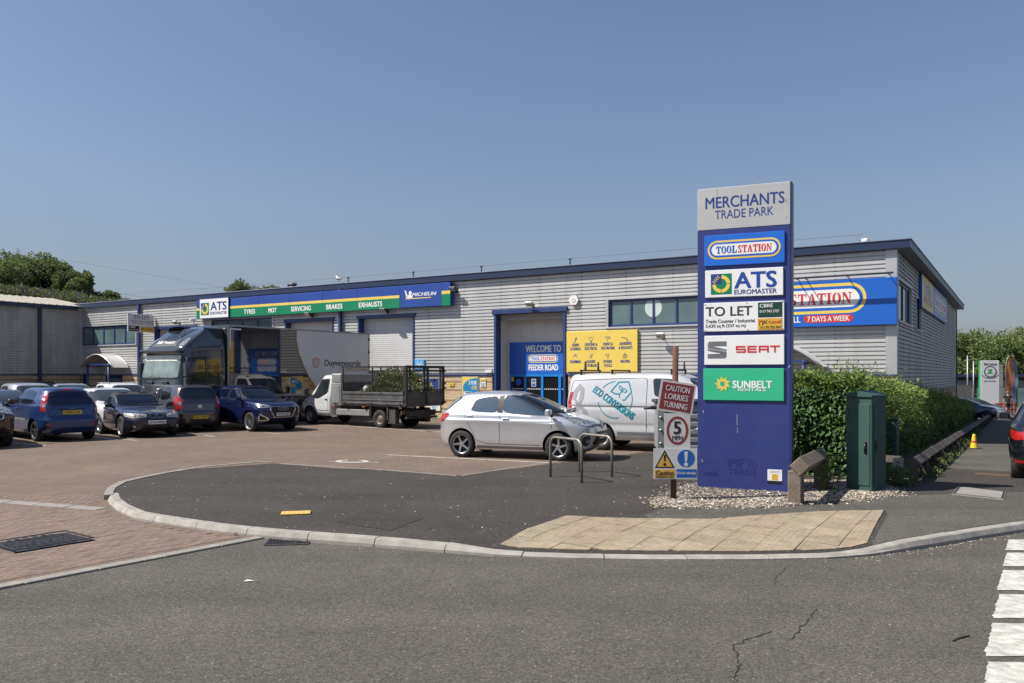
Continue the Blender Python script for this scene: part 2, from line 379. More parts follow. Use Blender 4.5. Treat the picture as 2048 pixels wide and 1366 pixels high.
# the cracks in the road: thin broken grooves with ragged edges
def crack(name, pts, wd):
    P = []
    for i in range(len(pts) - 1):
        a, c = Vector(pts[i]), Vector(pts[i + 1]); n_ = max(2, int((c - a).length / .045))
        for k in range(n_): P.append(a.lerp(c, k / n_) + Vector((R.gauss(0, .012), R.gauss(0, .012))))
    P.append(Vector(pts[-1])); mb = MB(); vs = []
    for i, p in enumerate(P):
        d = (P[min(i + 1, len(P) - 1)] - P[max(i - 1, 0)]).normalized(); nrm = Vector((-d.y, d.x)); ww = wd * R.uniform(.25, 1) * (.3 + .7 * math.sin(math.pi * i / (len(P) - 1)) ** .4)
        for s_ in (1, -1):
            q = p + nrm * ww * s_; vs.append((q.x, q.y, zroad(q.x, q.y) + .004))
    mb.add(vs, [(2 * i, 2 * i + 1, 2 * i + 3, 2 * i + 2) for i in range(len(P) - 1)])
    return tag(mb.build(name, mat('crack_grit', (.022, .02, .018), .95, var=.5, vscale=30)), kind='structure')
gr = lambda *q: [G(a, c, -.1).to_2d() for a, c in q]
crack('road_crack', gr((1470, 1366), (1476, 1320), (1470, 1290), (1500, 1276), (1545, 1262)), .010)
crack('road_crack', gr((1578, 1282), (1600, 1262), (1616, 1240), (1632, 1217)), .009)
crack('road_crack', gr((1550, 1170), (1548, 1160), (1562, 1144), (1580, 1132)), .005)

# the car park of block paving: falls to the road at its near left corner
def zpark(x, y): return -.086 * (1 - smooth(11.5, 17.5, y)) + .002
KA, KB = G(-60, 1185, -.09).to_2d(), G(545, 1070, -.09).to_2d()
QD = (KB - KA).normalized(); QN = Vector((-QD.y, QD.x))
back_edge = [G(*p).to_2d() for p in [(219, 987), (224, 976), (246, 964), (290, 954), (342, 944), (410, 933.5), (512, 924.5), (547, 924), (560, 927), (700, 936), (744, 938), (913, 951), (924, 951), (1098, 925), (1165, 915.7), (1255, 905.4), (1290, 902)]]
far0 = KA - QD * 40
pk = [far0, KB] + [G(*p).to_2d() for p in [(500, 1057), (376, 1044), (273, 1028), (239, 1014), (222, 1000), (219, 988)]] + \
     [G(px, py + 3).to_2d() for px, py in [(290, 954), (410, 933.5), (547, 924), (700, 936), (913, 951), (1098, 925), (1290, 902)]] + [Vector((6.5, 21.0)), Bw(-1.5, -7).to_2d(), Bw(-1.0, .6).to_2d(), Bw(-50, .6).to_2d(), Vector((-60, 20))]
gridpoly('car_park', [tuple(p) for p in pk], 2.0, zpark, M_PAVING)

# single paving blocks close to the camera
MB_BR = [mat('paving_block_%s' % n_, c, .85, var=.22, vscale=22, bump=.5, bscale=90) for n_, c in (('brown', (.172, .122, .092)), ('rose', (.195, .135, .105)), ('umber', (.145, .103, .08)), ('grey', (.165, .126, .1)))]
def inside(p, poly):
    c = False; n_ = len(poly)
    for i in range(n_):
        a, d = poly[i], poly[i - 1]
        if (a[1] > p[1]) != (d[1] > p[1]) and p[0] < (d[0] - a[0]) * (p[1] - a[1]) / (d[1] - a[1]) + a[0]: c = not c
    return c
blocks = []
MH = G(82, 1087, -.09).to_2d()                                     # the manhole cover sits among the blocks
FK0, FK1 = G(-40, 1000, -.07).to_2d(), G(203, 1019, -.085).to_2d()
for j in range(2, 62):
    for i in range(-62, 40):
        p = KB + QN * (.1 * j + .05) + QD * (.2 * i + (.1 if j % 2 else 0))
        if p.y > 13.6 or p.y < 7.2 or p.x < -.64 * p.y or not inside(p, pk): continue
        if kdist(p) < .17 or abs((p - MH).dot(QD)) < .52 and abs((p - MH).dot(QN)) < .42: continue
        if segdist(p, FK0, FK1) < .22: continue
        blocks.append(p)
blocks.sort(key=lambda p: p.length)
bmeshes = []
for m in MB_BR:
    bmeshes.append([MB().box(-.0985, .0985, -.0485, .0485, -.03, .005, b=.004).mesh('brick', m)])
bl_root = empty('block_paving', (0, 0, 0), kind='structure')
rest = MB(); qa = math.atan2(QD.y, QD.x)
for k, p in enumerate(blocks):
    dz = R.uniform(-.0015, .002); mi = R.choice((0, 0, 1, 2, 3)); rz = qa + R.gauss(0, .007)
    if k < 300:
        link('brick', bmeshes[mi][0], bl_root, (p.x, p.y, zpark(p.x, p.y) + dz), (R.gauss(0, .005), R.gauss(0, .005), rz))
    else:
        M = Matrix.Translation((p.x, p.y, zpark(p.x, p.y) + dz)) @ Matrix.Rotation(rz, 4, 'Z')
        rest.box(-.0985, .0985, -.0485, .0485, -.03, .005, mi, M, b=.004)
tag(rest.build('paving_blocks', MB_BR, bl_root), kind='stuff')
# ragged joints where the near blocks have sunk
# flush concrete edging: beside the road and across the entrance
edg = empty('edging', kind='structure')
def edging(a, c, wd, z0f, n_):
    d = (c - a).normalized(); L_ = (c - a).length / n_; ang = math.atan2(d.y, d.x)
    for i in range(n_):
        p = a + d * (L_ * (i + .5)); me = MB().box(-L_ / 2 + .004, L_ / 2 - .004, -wd / 2, wd / 2, -.05, .01, b=.006).mesh('edging_stone', M_CONC2)
        link('edging_stone', me, edg, (p.x, p.y, z0f(p.x, p.y) + R.uniform(-.002, .002)), (0, 0, ang + R.gauss(0, .004)))
edging(KA - QD * 1.0, KB - QD * .06, .15, lambda x, y: -.088, 6)
edging(FK0, FK1, .22, zpark, 4)

# ------------------------------------------------------------------ the footway island with kerbs
inner = []
for i, p in enumerate(KERB):
    d = (KERB[min(i + 1, len(KERB) - 1)] - KERB[max(i - 1, 0)]).normalized(); inner.append(p + Vector((-d.y, d.x)) * .13)
poly = [tuple(p) for p in inner[1:]] + [tuple(Bw(4.2, -9).to_2d()), tuple(Bw(1.9, -9).to_2d()), tuple(Bw(1.75, -12.5).to_2d()), (6.6, 17.6), (6.3, 21.0), (5.1, 21.2)] + [tuple(p) for p in back_edge[::-1]][:-2] + [tuple(G(226, 975.5).to_2d()), tuple(G(221, 984).to_2d())]
gridpoly('pavement', poly, .5, pz, M_PAVE)
strip = [Bw(1.9, -9.0).to_2d(), Bw(4.2, -9.0).to_2d(), Bw(4.4, 75).to_2d(), Bw(1.9, 75).to_2d()]
gridpoly('pavement', [tuple(p) for p in strip], 2.0, lambda x, y: gz(x, y), M_FOOT)
# a worn lighter apron in front of the crossing side
ap = [G(*p).to_2d() for p in [(1285, 1030), (1330, 1018), (1440, 1016), (1560, 1014), (1650, 1009), (1790, 991), (1860, 990), (1960, 985), (2060, 985), (2060, 1040), (1960, 1053), (1860, 1069), (1790, 1079), (1744, 1086), (1776, 1030), (1771, 1021.5), (1640, 1023.5), (1520, 1031), (1420, 1038), (1300, 1038)]]
gridpoly('footway_patch', [tuple(p) for p in ap], .4, lambda x, y: pz(x, y) + .005, M_FOOT)
pa2 = [G(*p).to_2d() for p in [(672, 1044), (742, 1018), (848, 1036), (782, 1062)]]
gridpoly('tarmac_patch', [tuple(p) for p in pa2], .4, lambda x, y: pz(x, y) + .004, asphalt('tarmac_new', (.041, .036, .031), (.3, .3, .28), .08))
# kerb stones
kr = empty('kerb', kind='structure')
def resample(P, seg):
    out = [[P[0]]]; acc = 0
    for i in range(len(P) - 1):
        a, c = P[i], P[i + 1]; L_ = (c - a).length; t = 0
        while L_ - t > seg - acc:
            t += seg - acc; q = a.lerp(c, t / L_); out[-1].append(q); out.append([q]); acc = 0
        acc += L_ - t
        if (c - out[-1][-1]).length > .02: out[-1].append(c)
    return [s_ for s_ in out if len(s_) > 1]
for s_ in resample(KERB, .915):
    mb = MB(); n_ = len(s_); gap = .006; vs = []
    tilt = R.uniform(-.004, .004)
    for i, p in enumerate(s_):
        d = (s_[min(i + 1, n_ - 1)] - s_[max(i - 1, 0)]).normalized(); nr = Vector((-d.y, d.x)); q = p + d * (gap if i == 0 else -gap if i == n_ - 1 else 0)
        dr = drop(p.x) if p.y < 13 else 0; zt = gz(p.x, p.y) - .07 * dr + tilt; zl = zroad(p.x, p.y)
        for off, z in ((.13, zl - .1), (.13, zt + .003), (.02, zt + .003), (.004, zt - .005), (-.03, zt - .05 * (1 - dr) - .012), (-.036, zl - .1)):
            r_ = q + nr * off; vs.append((r_.x, r_.y, z))
    fs = []
    for i in range(n_ - 1):
        for k in range(6): fs.append((i * 6 + k, i * 6 + (k + 1) % 6, (i + 1) * 6 + (k + 1) % 6, (i + 1) * 6 + k))
    fs += [tuple(range(6)), tuple((n_ - 1) * 6 + k for k in range(5, -1, -1))]
    mb.add(vs, fs, 0); me = mb.mesh('kerb_stone', M_CONC); link('kerb_stone', me, kr)
# low flush kerb round the back of the island
lowk = [G(*p).to_2d() for p in [(217.5, 991), (219, 984), (224, 976), (246, 964), (290, 954), (342, 944), (410, 933.5), (512, 924.5), (547, 924)]]
low2 = [G(*p).to_2d() for p in [(560, 927.5), (700, 936.5), (744, 938.5), (913, 951.5)]]
low3 = [G(*p).to_2d() for p in [(924, 951.5), (1098, 925), (1165, 915.7), (1255, 905.4), (1290, 902)]]
for path, wd, dz in ((lowk, .12, .0), (low2, .05, -.006), (low3, .05, -.006)):
    for s_ in resample(path, .915):
        mb = MB(); vs = []; n_ = len(s_)
        for i, p in enumerate(s_):
            d = (s_[min(i + 1, n_ - 1)] - s_[max(i - 1, 0)]).normalized(); nr = Vector((-d.y, d.x)); q = p + d * (.005 if i == 0 else -.005 if i == n_ - 1 else 0)
            zz = .012 + dz
            for off, z in ((-wd / 2, -.15), (-wd / 2, zz), (wd / 2 + .01, zz), (wd / 2 + .012, -.15)):
                r_ = q + nr * off; vs.append((r_.x, r_.y, z))
        fs = [(i * 4 + k, (i + 1) * 4 + k, (i + 1) * 4 + (k + 1) % 4, i * 4 + (k + 1) % 4) for i in range(n_ - 1) for k in range(4)] + [(3, 2, 1, 0), tuple((n_ - 1) * 4 + k for k in range(4))]
        mb.add(vs, fs); link('kerb_stone', mb.mesh('kerb_stone', M_CONC2), kr)

# ------------------------------------------------------------------ buff tactile slabs, each with its blisters
tp = empty('tactile_paving', kind='structure')
TREG = [G(px, py, -.02 if py < 1060 else -.06).to_2d() for px, py in [(1133, 1036), (1200, 1038.5), (1270, 1041), (1420, 1042), (1520, 1034), (1640, 1027), (1768, 1024), (1750, 1055), (1734, 1091), (1700, 1096.5), (1600, 1101.5), (1500, 1103), (1300, 1102.5), (1150, 1100), (992, 1094.5), (1060, 1066)]]
M_TAC = [mat('buff_slab_%d' % i, c, .9, var=.14, vscale=14, bump=.35, bscale=70, dirt=(.13, .11, .085), dscale=3.2, damt=.7) for i, c in enumerate(((.285, .235, .16), (.303, .248, .17), (.27, .22, .152), (.285, .225, .156)))]
def clip(subject, a, c):
    out = []; nrm = Vector((-(c - a).y, (c - a).x))
    for i in range(len(subject)):
        p, q = subject[i - 1], subject[i]; dp, dq = (p - a).dot(nrm), (q - a).dot(nrm)
        if (dp >= 0) != (dq >= 0): out.append(p.lerp(q, dp / (dp - dq)))
        if dq >= 0: out.append(q)
    return out
TO = Bw(-7.2, -21)
for i in range(0, 26):
    for j in range(0, 26):
        o0 = TO.to_2d() + BE * (.4 * i) + BV * (.4 * j); g_ = .004
        cell = [o0 + BE * g_ + BV * g_, o0 + BE * (.4 - g_) + BV * g_, o0 + BE * (.4 - g_) + BV * (.4 - g_), o0 + BE * g_ + BV * (.4 - g_)]
        s_ = [p.copy() for p in TREG]
        for k in range(4):
            if len(s_) > 2: s_ = clip(s_, cell[k], cell[(k + 1) % 4])
        if len(s_) < 3: continue
        ar = abs(sum(s_[k - 1].x * s_[k].y - s_[k].x * s_[k - 1].y for k in range(len(s_)))) / 2
        if ar < .006: continue
        if sum(s_[k - 1].x * s_[k].y - s_[k].x * s_[k - 1].y for k in range(len(s_))) < 0: s_.reverse()
        mb = MB(); up = R.uniform(.008, .015); n_ = len(s_)
        top = [(p.x, p.y, pz(p.x, p.y) + up) for p in s_]; bot = [(p.x, p.y, pz(p.x, p.y) - .03) for p in s_]
        mb.add(top + bot, [tuple(range(n_))] + [(k, k + n_, (k + 1) % n_ + n_, (k + 1) % n_) for k in range(n_)])
        for a_ in range(6):
            for c_ in range(6):
                q = o0 + BE * (.0335 + a_ * .0666) + BV * (.0335 + c_ * .0666)
                if not inside(q, s_) or R.random() < .05: continue
                z = pz(q.x, q.y) + up; vs = [(q.x + .013 * math.cos(k), q.y + .013 * math.sin(k), z - .001) for k in (0, 1.05, 2.09, 3.14, 4.19, 5.24)] + [(q.x + .008 * math.cos(k), q.y + .008 * math.sin(k), z + .0055) for k in (0, 1.05, 2.09, 3.14, 4.19, 5.24)]
                mb.add(vs, [(k, (k + 1) % 6, 6 + (k + 1) % 6, 6 + k) for k in range(6)] + [(6, 7, 8, 9, 10, 11)], 0, True)
        link('slab', mb.mesh('slab', R.choice(M_TAC)), tp)

# ------------------------------------------------------------------ covers, grates, loose tile
dg = G(577, 1084, -.1)
d_ = empty('drain_grate', (dg.x, dg.y, -.1), math.atan2(.12, 1), 'black iron drain grate in the gutter below the curved kerb', 'drain grate')
box('pit_shade', M_DARK, d_, -.24, .24, -.17, .17, .001, .003)  # flat black sheet, painted shade in place of a real hollow
mb = MB()
for s_ in (-1, 1): mb.box(-.26, .26, s_ * .19 - .02, s_ * .19 + .02, 0, .014, b=.004); mb.box(s_ * .25 - .015, s_ * .25 + .015, -.17, .17, 0, .014, b=.004)
mb.box(-.235, .235, -.012, .012, 0, .012); mb.build('frame', M_IRON, d_)
M45 = Matrix.Rotation(rad(-22), 4, 'Z')
for k in range(11):
    x = -.215 + k * .043
    link('grate_bar', MB().box(-.011, .011, -.165, .165, .001, .012, b=.003).mesh('grate_bar', M_IRON), d_, (x, 0, 0), (0, 0, rad(-12)))
mh = empty('manhole_cover', (MH.x, MH.y, -.083), qa, 'dark iron manhole cover with concentric ridges set in the brown block paving', 'manhole cover')
box('cover_plate', M_IRON, mh, -.46, .46, -.38, .38, -.02, .012, b=.01)
mb = MB()
for r_ in (.1, .17, .24, .31, .37):
    for k in range(int(r_ * 60)):
        a_ = 2 * math.pi * k / int(r_ * 60); M = Matrix.Rotation(a_, 4, 'Z') @ Matrix.Translation((r_, 0, .012)); mb.box(-.012, .012, -.03, .03, 0, .0045, 0, M)
for s_ in (-1, 1):
    mb.box(-.46, .46, s_ * .365 - .015, s_ * .365 + .015, .012, .02); mb.box(s_ * .445 - .015, s_ * .445 + .015, -.35, .35, .012, .02)
mb.build('ridges', M_IRON, mh)
flat('paint_mark', mat('red_mark', (.35, .06, .04), .8, var=.4, vscale=20), mh, [[(.0, -.06), (.16, -.05), (.18, .03), (.03, .02)]], t=.002, M=None).rotation_euler = (rad(-90), 0, 0)
mh.children[-1].location = (0, 0, .021)
yt = G(592, 1027.5)
y_ = empty('tactile_tile', (yt.x, yt.y, .0), rad(12), 'loose yellow blister tile lying on the dark tarmac island', 'paving tile')
M_YEL = mat('yellow_tile', (.6, .38, .1), .75, var=.12, vscale=15, dirt=(.3, .2, .08), dscale=8)
b = MB().box(-.2, .2, -.12, .12, 0, .022, b=.005)
b.build('tile', M_YEL, y_)
mb = MB()
for a_ in range(6):
    for c_ in range(4):
        M = Matrix.Translation((-.165 + a_ * .066, -.09 + c_ * .06, .02)); mb.lathe([(.0135, 0), (.009, .007), (0, .008)], 8, M=M)
mb.build('blisters', M_YEL, y_)
uc = [G(px, py) for px, py in ((1904, 990), (1917, 974), (2012, 985), (2008, 1001))]
ctr = sum(uc, Vector()) / 4
u_ = empty('service_cover', (ctr.x, ctr.y, pz(ctr.x, ctr.y)), 0, 'pale concrete service cover let into the pavement beyond the green cabinet', 'service cover')
mb = MB(); P = [Vector((p.x - ctr.x, p.y - ctr.y)) for p in uc]; mb.prism([tuple(p) for p in P][::-1] if (P[1] - P[0]).cross(P[2] - P[0]) < 0 else [tuple(p) for p in P], -.02, .02)
mb.build('slab', M_CONC2, u_)
mb = MB()
for p in stroke([tuple(p * .93) for p in P], .03, True): mb.prism(p if (Vector(p[1]) - Vector(p[0])).cross(Vector(p[2]) - Vector(p[0])) > 0 else p[::-1], .02, .026)
mb.build('rim', M_IRON, u_)
sc2 = G(1985, 945); mb = MB().box(-.3, .3, -.18, .18, .0, .012, b=.004); tag(mb.build('service_cover', mat('rust_plate', (.12, .07, .05), .8, .3, bump=.3), None, (sc2.x, sc2.y, pz(sc2.x, sc2.y) + .004), (0, 0, BANG)), 'small rusty metal cover in the pavement beside the parked black car', 'service cover')

# ------------------------------------------------------------------ painted lines
rm = empty('road_markings', kind='structure')
def ragged(P, n_=22, amp=.005):
    out = []
    for i in range(len(P)):
        a, c = Vector(P[i]), Vector(P[(i + 1) % len(P)])
        for k in range(n_): out.append(tuple(a.lerp(c, k / n_) + Vector((R.gauss(0, amp), R.gauss(0, amp)))))
    return out
rows = [(1080, 1101, 2017, 2011), (1106, 1133, 2013, 2006), (1141, 1181, 2006, 1994), (1189, 1237, 1999, 1985), (1247, 1313, 1986, 1970), (1325, 1400, 1977, 1960), (1420, 1510, 1963, 1945)]
for t_, bt, xa, xb in rows:
    a, c = G(xa, t_, -.1), G(xb, bt, -.1)
    q = [(a.x, a.y), (c.x, c.y), (c.x + 3.4, c.y - .12), (a.x + 3.4, a.y - .12)]
    mb = MB(); pl = ragged(q); zz = [zroad(x, y) + .006 for x, y in pl]; mb.add([(x, y, z) for (x, y), z in zip(pl, zz)], [tuple(range(len(pl)))]); link('crossing_stripe', mb.mesh('crossing_stripe', M_WHITE), rm)
def line(a, c, wd, name='bay_line'):
    a, c = G(*a).to_2d(), G(*c).to_2d(); d = (c - a).normalized(); nr = Vector((-d.y, d.x)) * wd / 2; pl = ragged([a - nr, c - nr, c + nr, a + nr], 20, .006)
    mb = MB().add([(x, y, zpark(x, y) + .006) for x, y in pl], [tuple(range(len(pl)))]); return link(name, mb.mesh(name, M_WHITE), rm)
line((772, 910), (1098, 926), .09); line((690, 852), (900, 866), .09); line((840, 862.5), (890, 864.5), .08); line((600, 848), (690, 852.5), .09)
line((24, 886), (90, 891.5), .09); line((246, 879), (275, 881.5), .09); line((408, 871), (430, 873.5), .09); line((135, 867), (235, 880), .09); line((530, 866), (560, 867.5), .09)
line((1240, 874), (1340, 880), .09); line((655, 923), (757, 925.5), .08)
P = [G(704 + 29 * math.cos(k * math.pi / 12), 923.4 + 2.6 * math.sin(k * math.pi / 12)) for k in range(-4, 18)]
mb = MB()
for q in stroke([p.to_2d() for p in P], .12): mb.add([(x, y, zpark(x, y) + .007) for x, y in q], [(0, 1, 2, 3)])
link('bay_symbol', mb.mesh('bay_symbol', M_WHITE), rm)

# ------------------------------------------------------------------ loose stones and litter on the tarmac
M_ST = [mat('chip_%s' % n_, c, .9, var=.2, vscale=30) for n_, c in (('pale', (.55, .5, .42)), ('grey', (.22, .2, .19)), ('tan', (.36, .28, .2)), ('dark', (.1, .09, .09)))]
OCT = [(1, 0, 0), (-1, 0, 0), (0, 1, 0), (0, -1, 0), (0, 0, 1), (0, 0, -.6)]; OF = [(0, 2, 4), (2, 1, 4), (1, 3, 4), (3, 0, 4), (2, 0, 5), (1, 2, 5), (3, 1, 5), (0, 3, 5)]
def stone(mb, x, y, z, s_, mi):
    M = Matrix.Translation((x, y, z)) @ Matrix.Rotation(R.uniform(0, 6.3), 4, 'Z') @ Matrix.Rotation(R.gauss(0, .4), 4, 'X')
    a, c, d = R.uniform(.7, 1.3) * s_, R.uniform(.5, 1) * s_, R.uniform(.35, .7) * s_
    mb.add([(p[0] * a, p[1] * c, p[2] * d) for p in OCT], OF, mi, False, M)
mb = MB()
for _ in range(420):
    px, py = R.uniform(240, 1420), R.uniform(930, 1075)
    p = G(px, py)
    if inside(p, poly): stone(mb, p.x, p.y, pz(p.x, p.y) + .004, R.choice((.006, .008, .01, .015)), R.choice((0, 0, 1, 2, 3)))
for _ in range(700):
    px = R.gauss(1800, 110); py = 1093 - max(0, px - 1740) * .13 + abs(R.gauss(0, 9)) + 6
    p = G(px, py, -.1); stone(mb, p.x, p.y, zroad(p.x, p.y) + .004, R.choice((.006, .009, .013)), R.choice((0, 0, 2, 1, 2)))
for _ in range(260):
    px = R.uniform(560, 1700); py = 1075 + (px - 600) * .045 if px < 1200 else 1107; p = G(px, py + abs(R.gauss(0, 8)), -.1); stone(mb, p.x, p.y, zroad(p.x, p.y) + .003, R.choice((.005, .008, .011)), R.choice((0, 1, 2, 3)))
for _ in range(160):
    p = G(R.uniform(0, 2000), R.uniform(1120, 1366), -.1); stone(mb, p.x, p.y, zroad(p.x, p.y) + .003, R.choice((.004, .006, .008)), R.choice((0, 0, 1, 2)))
tag(mb.build('loose_stones', M_ST), kind='stuff')
p = G(471, 1073, -.09); mb = MB(); stone(mb, 0, 0, .02, .045, 3); tag(mb.build('stone', M_ST, None, (p.x, p.y, -.085)), 'dark stone lying on the block paving near the kerb', 'stone')
p = G(497, 1163, -.1); mb = MB().add([(-.05, -.01, .004), (.03, -.025, .012), (.06, .02, .004), (-.02, .03, .014)], [(0, 1, 2, 3)]); tag(mb.build('litter', mat('paper', (.6, .6, .58), .8), None, (p.x, p.y, -.1)), 'white scrap of paper lying on the open road', 'litter')
a, c = G(1905, 1283, -.1), G(1938, 1273, -.1); tag(MB().tube([a + Vector((0, 0, .006)), (a + c) / 2 + Vector((.0, .01, .008)), c + Vector((0, 0, .006))], .006, 6).build('twig', mat('twig', (.03, .025, .02), .9)), 'thin dark twig lying on the road by the white stripes', 'twig')
# ================================================================== buildings
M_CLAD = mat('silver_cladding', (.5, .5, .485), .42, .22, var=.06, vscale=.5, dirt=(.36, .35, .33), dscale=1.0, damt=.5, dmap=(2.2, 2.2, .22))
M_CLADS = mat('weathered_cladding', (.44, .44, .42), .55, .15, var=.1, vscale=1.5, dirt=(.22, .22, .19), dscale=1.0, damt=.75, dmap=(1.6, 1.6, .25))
M_FIX = mat('cladding_fixing', (.06, .06, .065), .6)
M_NAVY = mat('navy_trim', (.022, .045, .14), .4, 0, var=.08, vscale=3, dirt=(.06, .07, .11), dscale=3, damt=.3)
M_NAVY2 = mat('dark_navy_trim', (.016, .028, .07), .4, 0, var=.08, vscale=3)
M_FLASH = mat('pale_flashing', (.5, .5, .5), .4, .5, var=.06, vscale=2)
M_ROOF = mat('roof_sheet', (.27, .25, .21), .7, .1, var=.12, vscale=1, dirt=(.25, .22, .17), dscale=.6)
M_MORTAR = mat('mortar', (.4, .36, .29), .95, var=.12, vscale=8)
M_BRICK = [mat('buff_brick_%d' % i, c, .9, var=.14, vscale=18, bump=.3, bscale=90) for i, c in enumerate(((.56, .43, .26), (.5, .38, .23), (.6, .47, .3)))]
M_BRED = mat('red_brick', (.34, .19, .11), .9, var=.15, vscale=18, bump=.3, bscale=90)
M_GLASS = mat('window_glass', (.095, .15, .155), .04, 0, var=.25, vscale=.8, spec=.8)
M_DOORW = mat('shutter_white', (.62, .62, .61), .5, .1, var=.04, vscale=2, dirt=(.45, .43, .4), dscale=1.5, damt=.3)
M_INW = mat('white_wall_panel', (.62, .61, .58), .6, 0, var=.03)
M_BLACK = mat('black_plastic', (.012, .012, .013), .45, var=.1)
M_WHITEP = mat('white_plastic', (.7, .7, .68), .4, var=.04)

PITCH = .142
def clad(name, m, parent, along, x0, x1, z0, z1, face=0.0, fix=True):
    """horizontal profiled sheet: crowns 0.1 wide, dark grooves between. along 'x': faces -y; along 'y': faces +x"""
    mb = MB(); prof = []
    k0 = math.floor((z0 - 6.0) / PITCH) - 1
    z = 6.0 + k0 * PITCH
    while z < z1 + PITCH:
        for dz, d in ((0, 0), (.098, .004), (.106, .05), (.134, .05)): prof.append((z + dz, d))
        z += PITCH
    pr = [(z0, .02)] + [p for p in prof if z0 + .004 < p[0] < z1 - .004] + [(z1, .02)]
    P = (lambda x, z, d: (x, face + d, z)) if along == 'x' else (lambda x, z, d: (face - d, x, z))
    vs = [P(x, z, d) for x in (x0, x1) for z, d in pr]; n = len(pr)
    mb.add(vs, [(i, n + i, n + i + 1, i + 1) for i in range(n - 1)])
    if fix:
        x = math.ceil(x0 / 1.9) * 1.9
        while x < x1:
            for zz, d in pr:
                if d == .05 and pr:
                    a, c = P(x, zz + .005, .026), P(x + .022, zz + .03, .0)
                    lo = [min(a[i], c[i]) for i in range(3)]; hi = [max(a[i], c[i]) for i in range(3)]
                    mb.box(lo[0], hi[0], lo[1], hi[1], lo[2], hi[2], 1)
            x += 1.9
    return mb.build(name, [m, M_FIX], parent)
def wallpanels(parent, along, X0, X1, ZB, ZT, holes, m, face=0.0):
    xs = sorted({X0, X1, *[min(max(h[i], X0), X1) for h in holes for i in (0, 1)]}); runs = []
    for a, c in zip(xs[:-1], xs[1:]):
        if c - a < .01: continue
        mid = (a + c) / 2; free = [(ZB, ZT)]
        for h in holes:
            if h[0] <= mid <= h[1]:
                nf = []
                for f in free:
                    if h[3] <= f[0] or h[2] >= f[1]: nf.append(f); continue
                    if h[2] > f[0]: nf.append((f[0], h[2]))
                    if h[3] < f[1]: nf.append((h[3], f[1]))
                free = nf
        for f in free:
            for r in runs:
                if abs(r[1] - a) < 1e-6 and r[2] == f[0] and r[3] == f[1]: r[1] = c; break
            else: runs.append([a, c, *f])
    for a, c, z0, z1 in runs:
        n = max(1, round((c - a) / 7.6))
        for k in range(n): clad('cladding_sheet', m, parent, along, a + (c - a) * k / n + .002, a + (c - a) * (k + 1) / n - .002, z0, z1, face)
FA = facade()
def fx(px): return FA.at(px)[0]
def fp(px, py, d=0.0): return (facade(d) if d else FA).at(px, py)

wh = empty('warehouse', (BC.x, BC.y, 0), BANG, 'long silver clad trade unit with navy roof edge and buff brick base', 'warehouse')
XL = fx(163); ZB, ZT, ZE = 1.95, 6.0, 6.27
# openings on the front: shutters, shop entrance, windows
door2 = (fx(716), fx(829), 0, fp(716, 633)[1]); door1 = (fx(570), fx(667), 0, fp(570, 641)[1]); door3 = (fx(309), fx(394), 0, fp(309, 655)[1])
entr = (fx(988.5), fx(1132), 0, fp(988.5, 621.5)[1])
win_r = (fx(1217), fx(1500), fp(1217, 654.5)[1], fp(1217, 600)[1]); win_l = (XL + .05, fx(271), fp(271, 688)[1], fp(271, 648.5)[1]); win_a = (fx(423), fx(545), fp(423, 690)[1], fp(423, 640.5)[1])
pdoor_l = (fx(212), fx(245), 0, 1.98); pdoor_r = (fx(1592), fx(1640), 0, 1.95); pdoor_l0 = (fx(166), fx(173), 0, 1.95)
holes = [door1, door2, door3, entr, win_r, win_l, win_a]
wallpanels(wh, 'x', XL, -.32, ZB, ZT, holes, M_CLAD)
SB = 29.2
swin1 = (.35, sideplane().at(1822)[0], *sorted((sideplane().at(1822, 652)[1], sideplane().at(1822, 578)[1]))); swin2 = (sideplane().at(1832)[0], sideplane().at(1842)[0], *sorted((sideplane().at(1837, 660)[1], sideplane().at(1837, 598)[1])))
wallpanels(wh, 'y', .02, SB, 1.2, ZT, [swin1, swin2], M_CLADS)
# body behind the cladding so nothing shows through
mb = MB()
xs = sorted([XL, 0.0] + [h[i] for h in (door1, door2, door3, entr) for i in (0, 1)])
for a, c in ((XL, door3[0]), (door3[1], door1[0]), (door1[1], door2[0]), (door2[1], entr[0]), (entr[1], -.04)): mb.box(a, c, .16, .3, 0, ZT)
for h in (door1, door2, door3, entr): mb.box(h[0], h[1], .16, .3, h[3], ZT)
mb.box(-.3, -.16, .3, SB, 0, ZT)
mb.box(XL, -.3, SB - .25, SB, 0, ZT); mb.box(XL, XL + .2, .3, SB - .25, 0, ZT)
mb.build('wall', mat('inner_wall', (.12, .12, .12), .9), wh)
